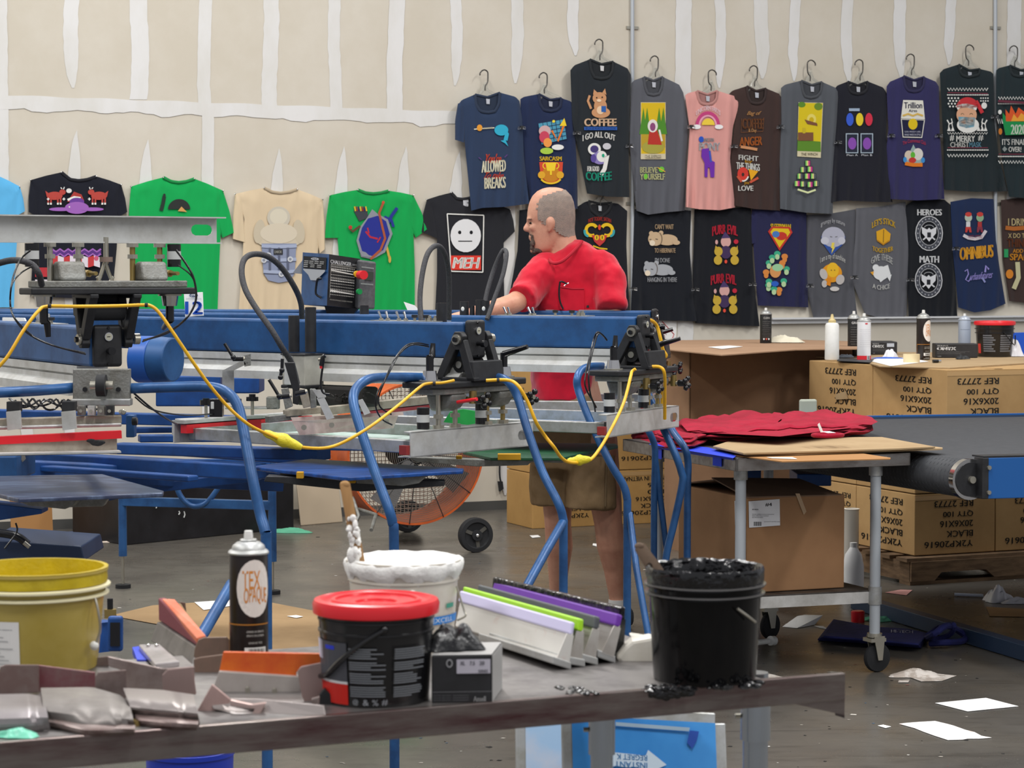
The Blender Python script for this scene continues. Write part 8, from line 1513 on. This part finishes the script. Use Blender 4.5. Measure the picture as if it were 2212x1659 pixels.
tray((('bracket', [(497, 1512), (545, 1522), (575, 1518), (560, 1545), (545, 1562), (538, 1555), (550, 1532), (497, 1525)], 3.48, .01, M('pink_metal_bright', '#cdb3ac', .3, .5)), ('arm', [(490, 1535), (540, 1530), (530, 1560), (495, 1566)], 3.5, .02, fm2)), 'pink smeared angle bracket at the table edge below the orange squeegee', 'metal_bracket', 'bracket')
tray((('clip', [(690, 1500), (700, 1488), (716, 1500), (722, 1540), (705, 1548), (690, 1540)], 3.55, .02, blk), ('spring', [(672, 1510), (690, 1505), (688, 1545), (678, 1545)], 3.52, .01, fm)), 'black clamp foot between the orange squeegee and the red-lidded bucket', 'metal_clamp', 'clamp')
crumple(TF(35, 1592) + UZ * 0, .035, .02, .012, M('teal_film', '#6fc4a8', .4), 'plastic_film', 'teal green film scrap at the lower left corner of the table', 'film', seed=23)
tray((('plate', LT((-20, 1566, .004), (60, 1560, .004), (104, 1570, .004), (108, 1590, .003), (-20, 1594, .003)), 3.5, .004, M('white_smear', '#8f898a', .35, .4, n2='#7c7577', scale=7)),), 'pale smeared metal sheet at the bottom left corner of the table', 'metal_plate', 'metal plate')
lip('curved_sheet', [o for o in COL.objects if o.name == 'metal_plate.001'][0], [(-20, 1500, .028), (60, 1498, .028), (96, 1506, .024)], [(-20, 1580, .004), (50, 1578, .004), (108, 1572, .004)], M('white_smear'))
b = MB(); b.lathe(TF(292, 1566), [(.001, 0), (.012, 0), (.012, .008), (.001, .009)], brass, 16); b.build('brass_disc', label='small brass disc at the table edge below the brownish flood bar', cat='disc')
# ---- below the table
cbx = V((W(410, 1640, 5.0).x, 5.0, 0)); zr = CH - (1626 - HZ) * S(5.0); g = thing('plastic_bin', cbx, 'royal blue plastic bin under the front table at the left', 'bin')
b = MB(); b.lathe(cbx, [(.001, 0), (.08, 0), (.095, zr - .01), (.098, zr - .01), (.098, zr), (.092, zr), (.078, .01), (.001, .01)], M('royal_blue_plastic', '#1a35a8', .4), 40); b.build('bin_body', g)
def lean_screen(corners, Y, label, fm_, mm, dy=.12):
    g = thing('silk_screen', G(corners[0][0], 2000), label, 'silk screen'); tl, tr, br, bl = [W(x, y, Y + (dy if i < 2 else 0)) for i, (x, y) in enumerate(corners)]
    nn_ = (tr - tl).cross(bl - tl).normalized(); nn_ = nn_ if nn_.y > 0 else -nn_
    for p, q in ((tl, tr), (tr, br), (bl, tl)): b = MB(); b.beam(p + nn_ * .02, q + nn_ * .02, .04, .036, fm_, up=nn_); b.build('frame_bar', g, bevel=.003)
    return g, tl, tr, br, bl, nn_
g, tl, tr, br, bl, nn_ = lean_screen([(1235, 1545), (1545, 1562), (1560, 1990), (1245, 1990)], 4.3, 'aluminium screen with a blue film face leaning under the front table', alu, None)
tl_, tr_, br_, bl_ = tl, tr, br, bl; b = MB(); b.prism([tl, tr, br, bl], nn_ * .003, M('blue_film', '#4a9be0', .25, n2='#3a86d0', scale=3)); b.build('mesh', g)
f6 = lambda x, y: plane_hit(x, y, tl - nn_ * .004, nn_); P = Print(lambda x, y, o: f6(x, y) - nn_ * o)
P.p([(1325, 1625), (1395, 1632), (1400, 1620), (1440, 1652), (1396, 1672), (1398, 1660), (1320, 1655)], '#cfe0ee').t('REGRET K', (1332, 1628, 1398, 1640), '#5a96cc', .03, flip=True, slope=-.3).t('INSTANT', (1328, 1644, 1398, 1656), '#5a96cc', .03, flip=True, slope=-.3).p([(1490, 1578), (1510, 1580), (1505, 1600), (1495, 1618), (1484, 1604)], '#2c4fa8').p([(1330, 1560), (1490, 1572), (1488, 1580), (1330, 1568)], '#9fb6c8')
P.b.build('printing', g)
g, tl, tr, br, bl, nn_ = lean_screen([(1135, 1560), (1215, 1566), (1222, 1990), (1140, 1990)], 4.45, 'aluminium screen edge with torn blue film leaning left of the other one', alu, None)
b = MB(); b.prism([tl, tr, br, bl], nn_ * .003, M('pale_blue_film', '#a4c4e4', .3, n2='#c9ccd8', scale=6)); b.build('mesh', g)
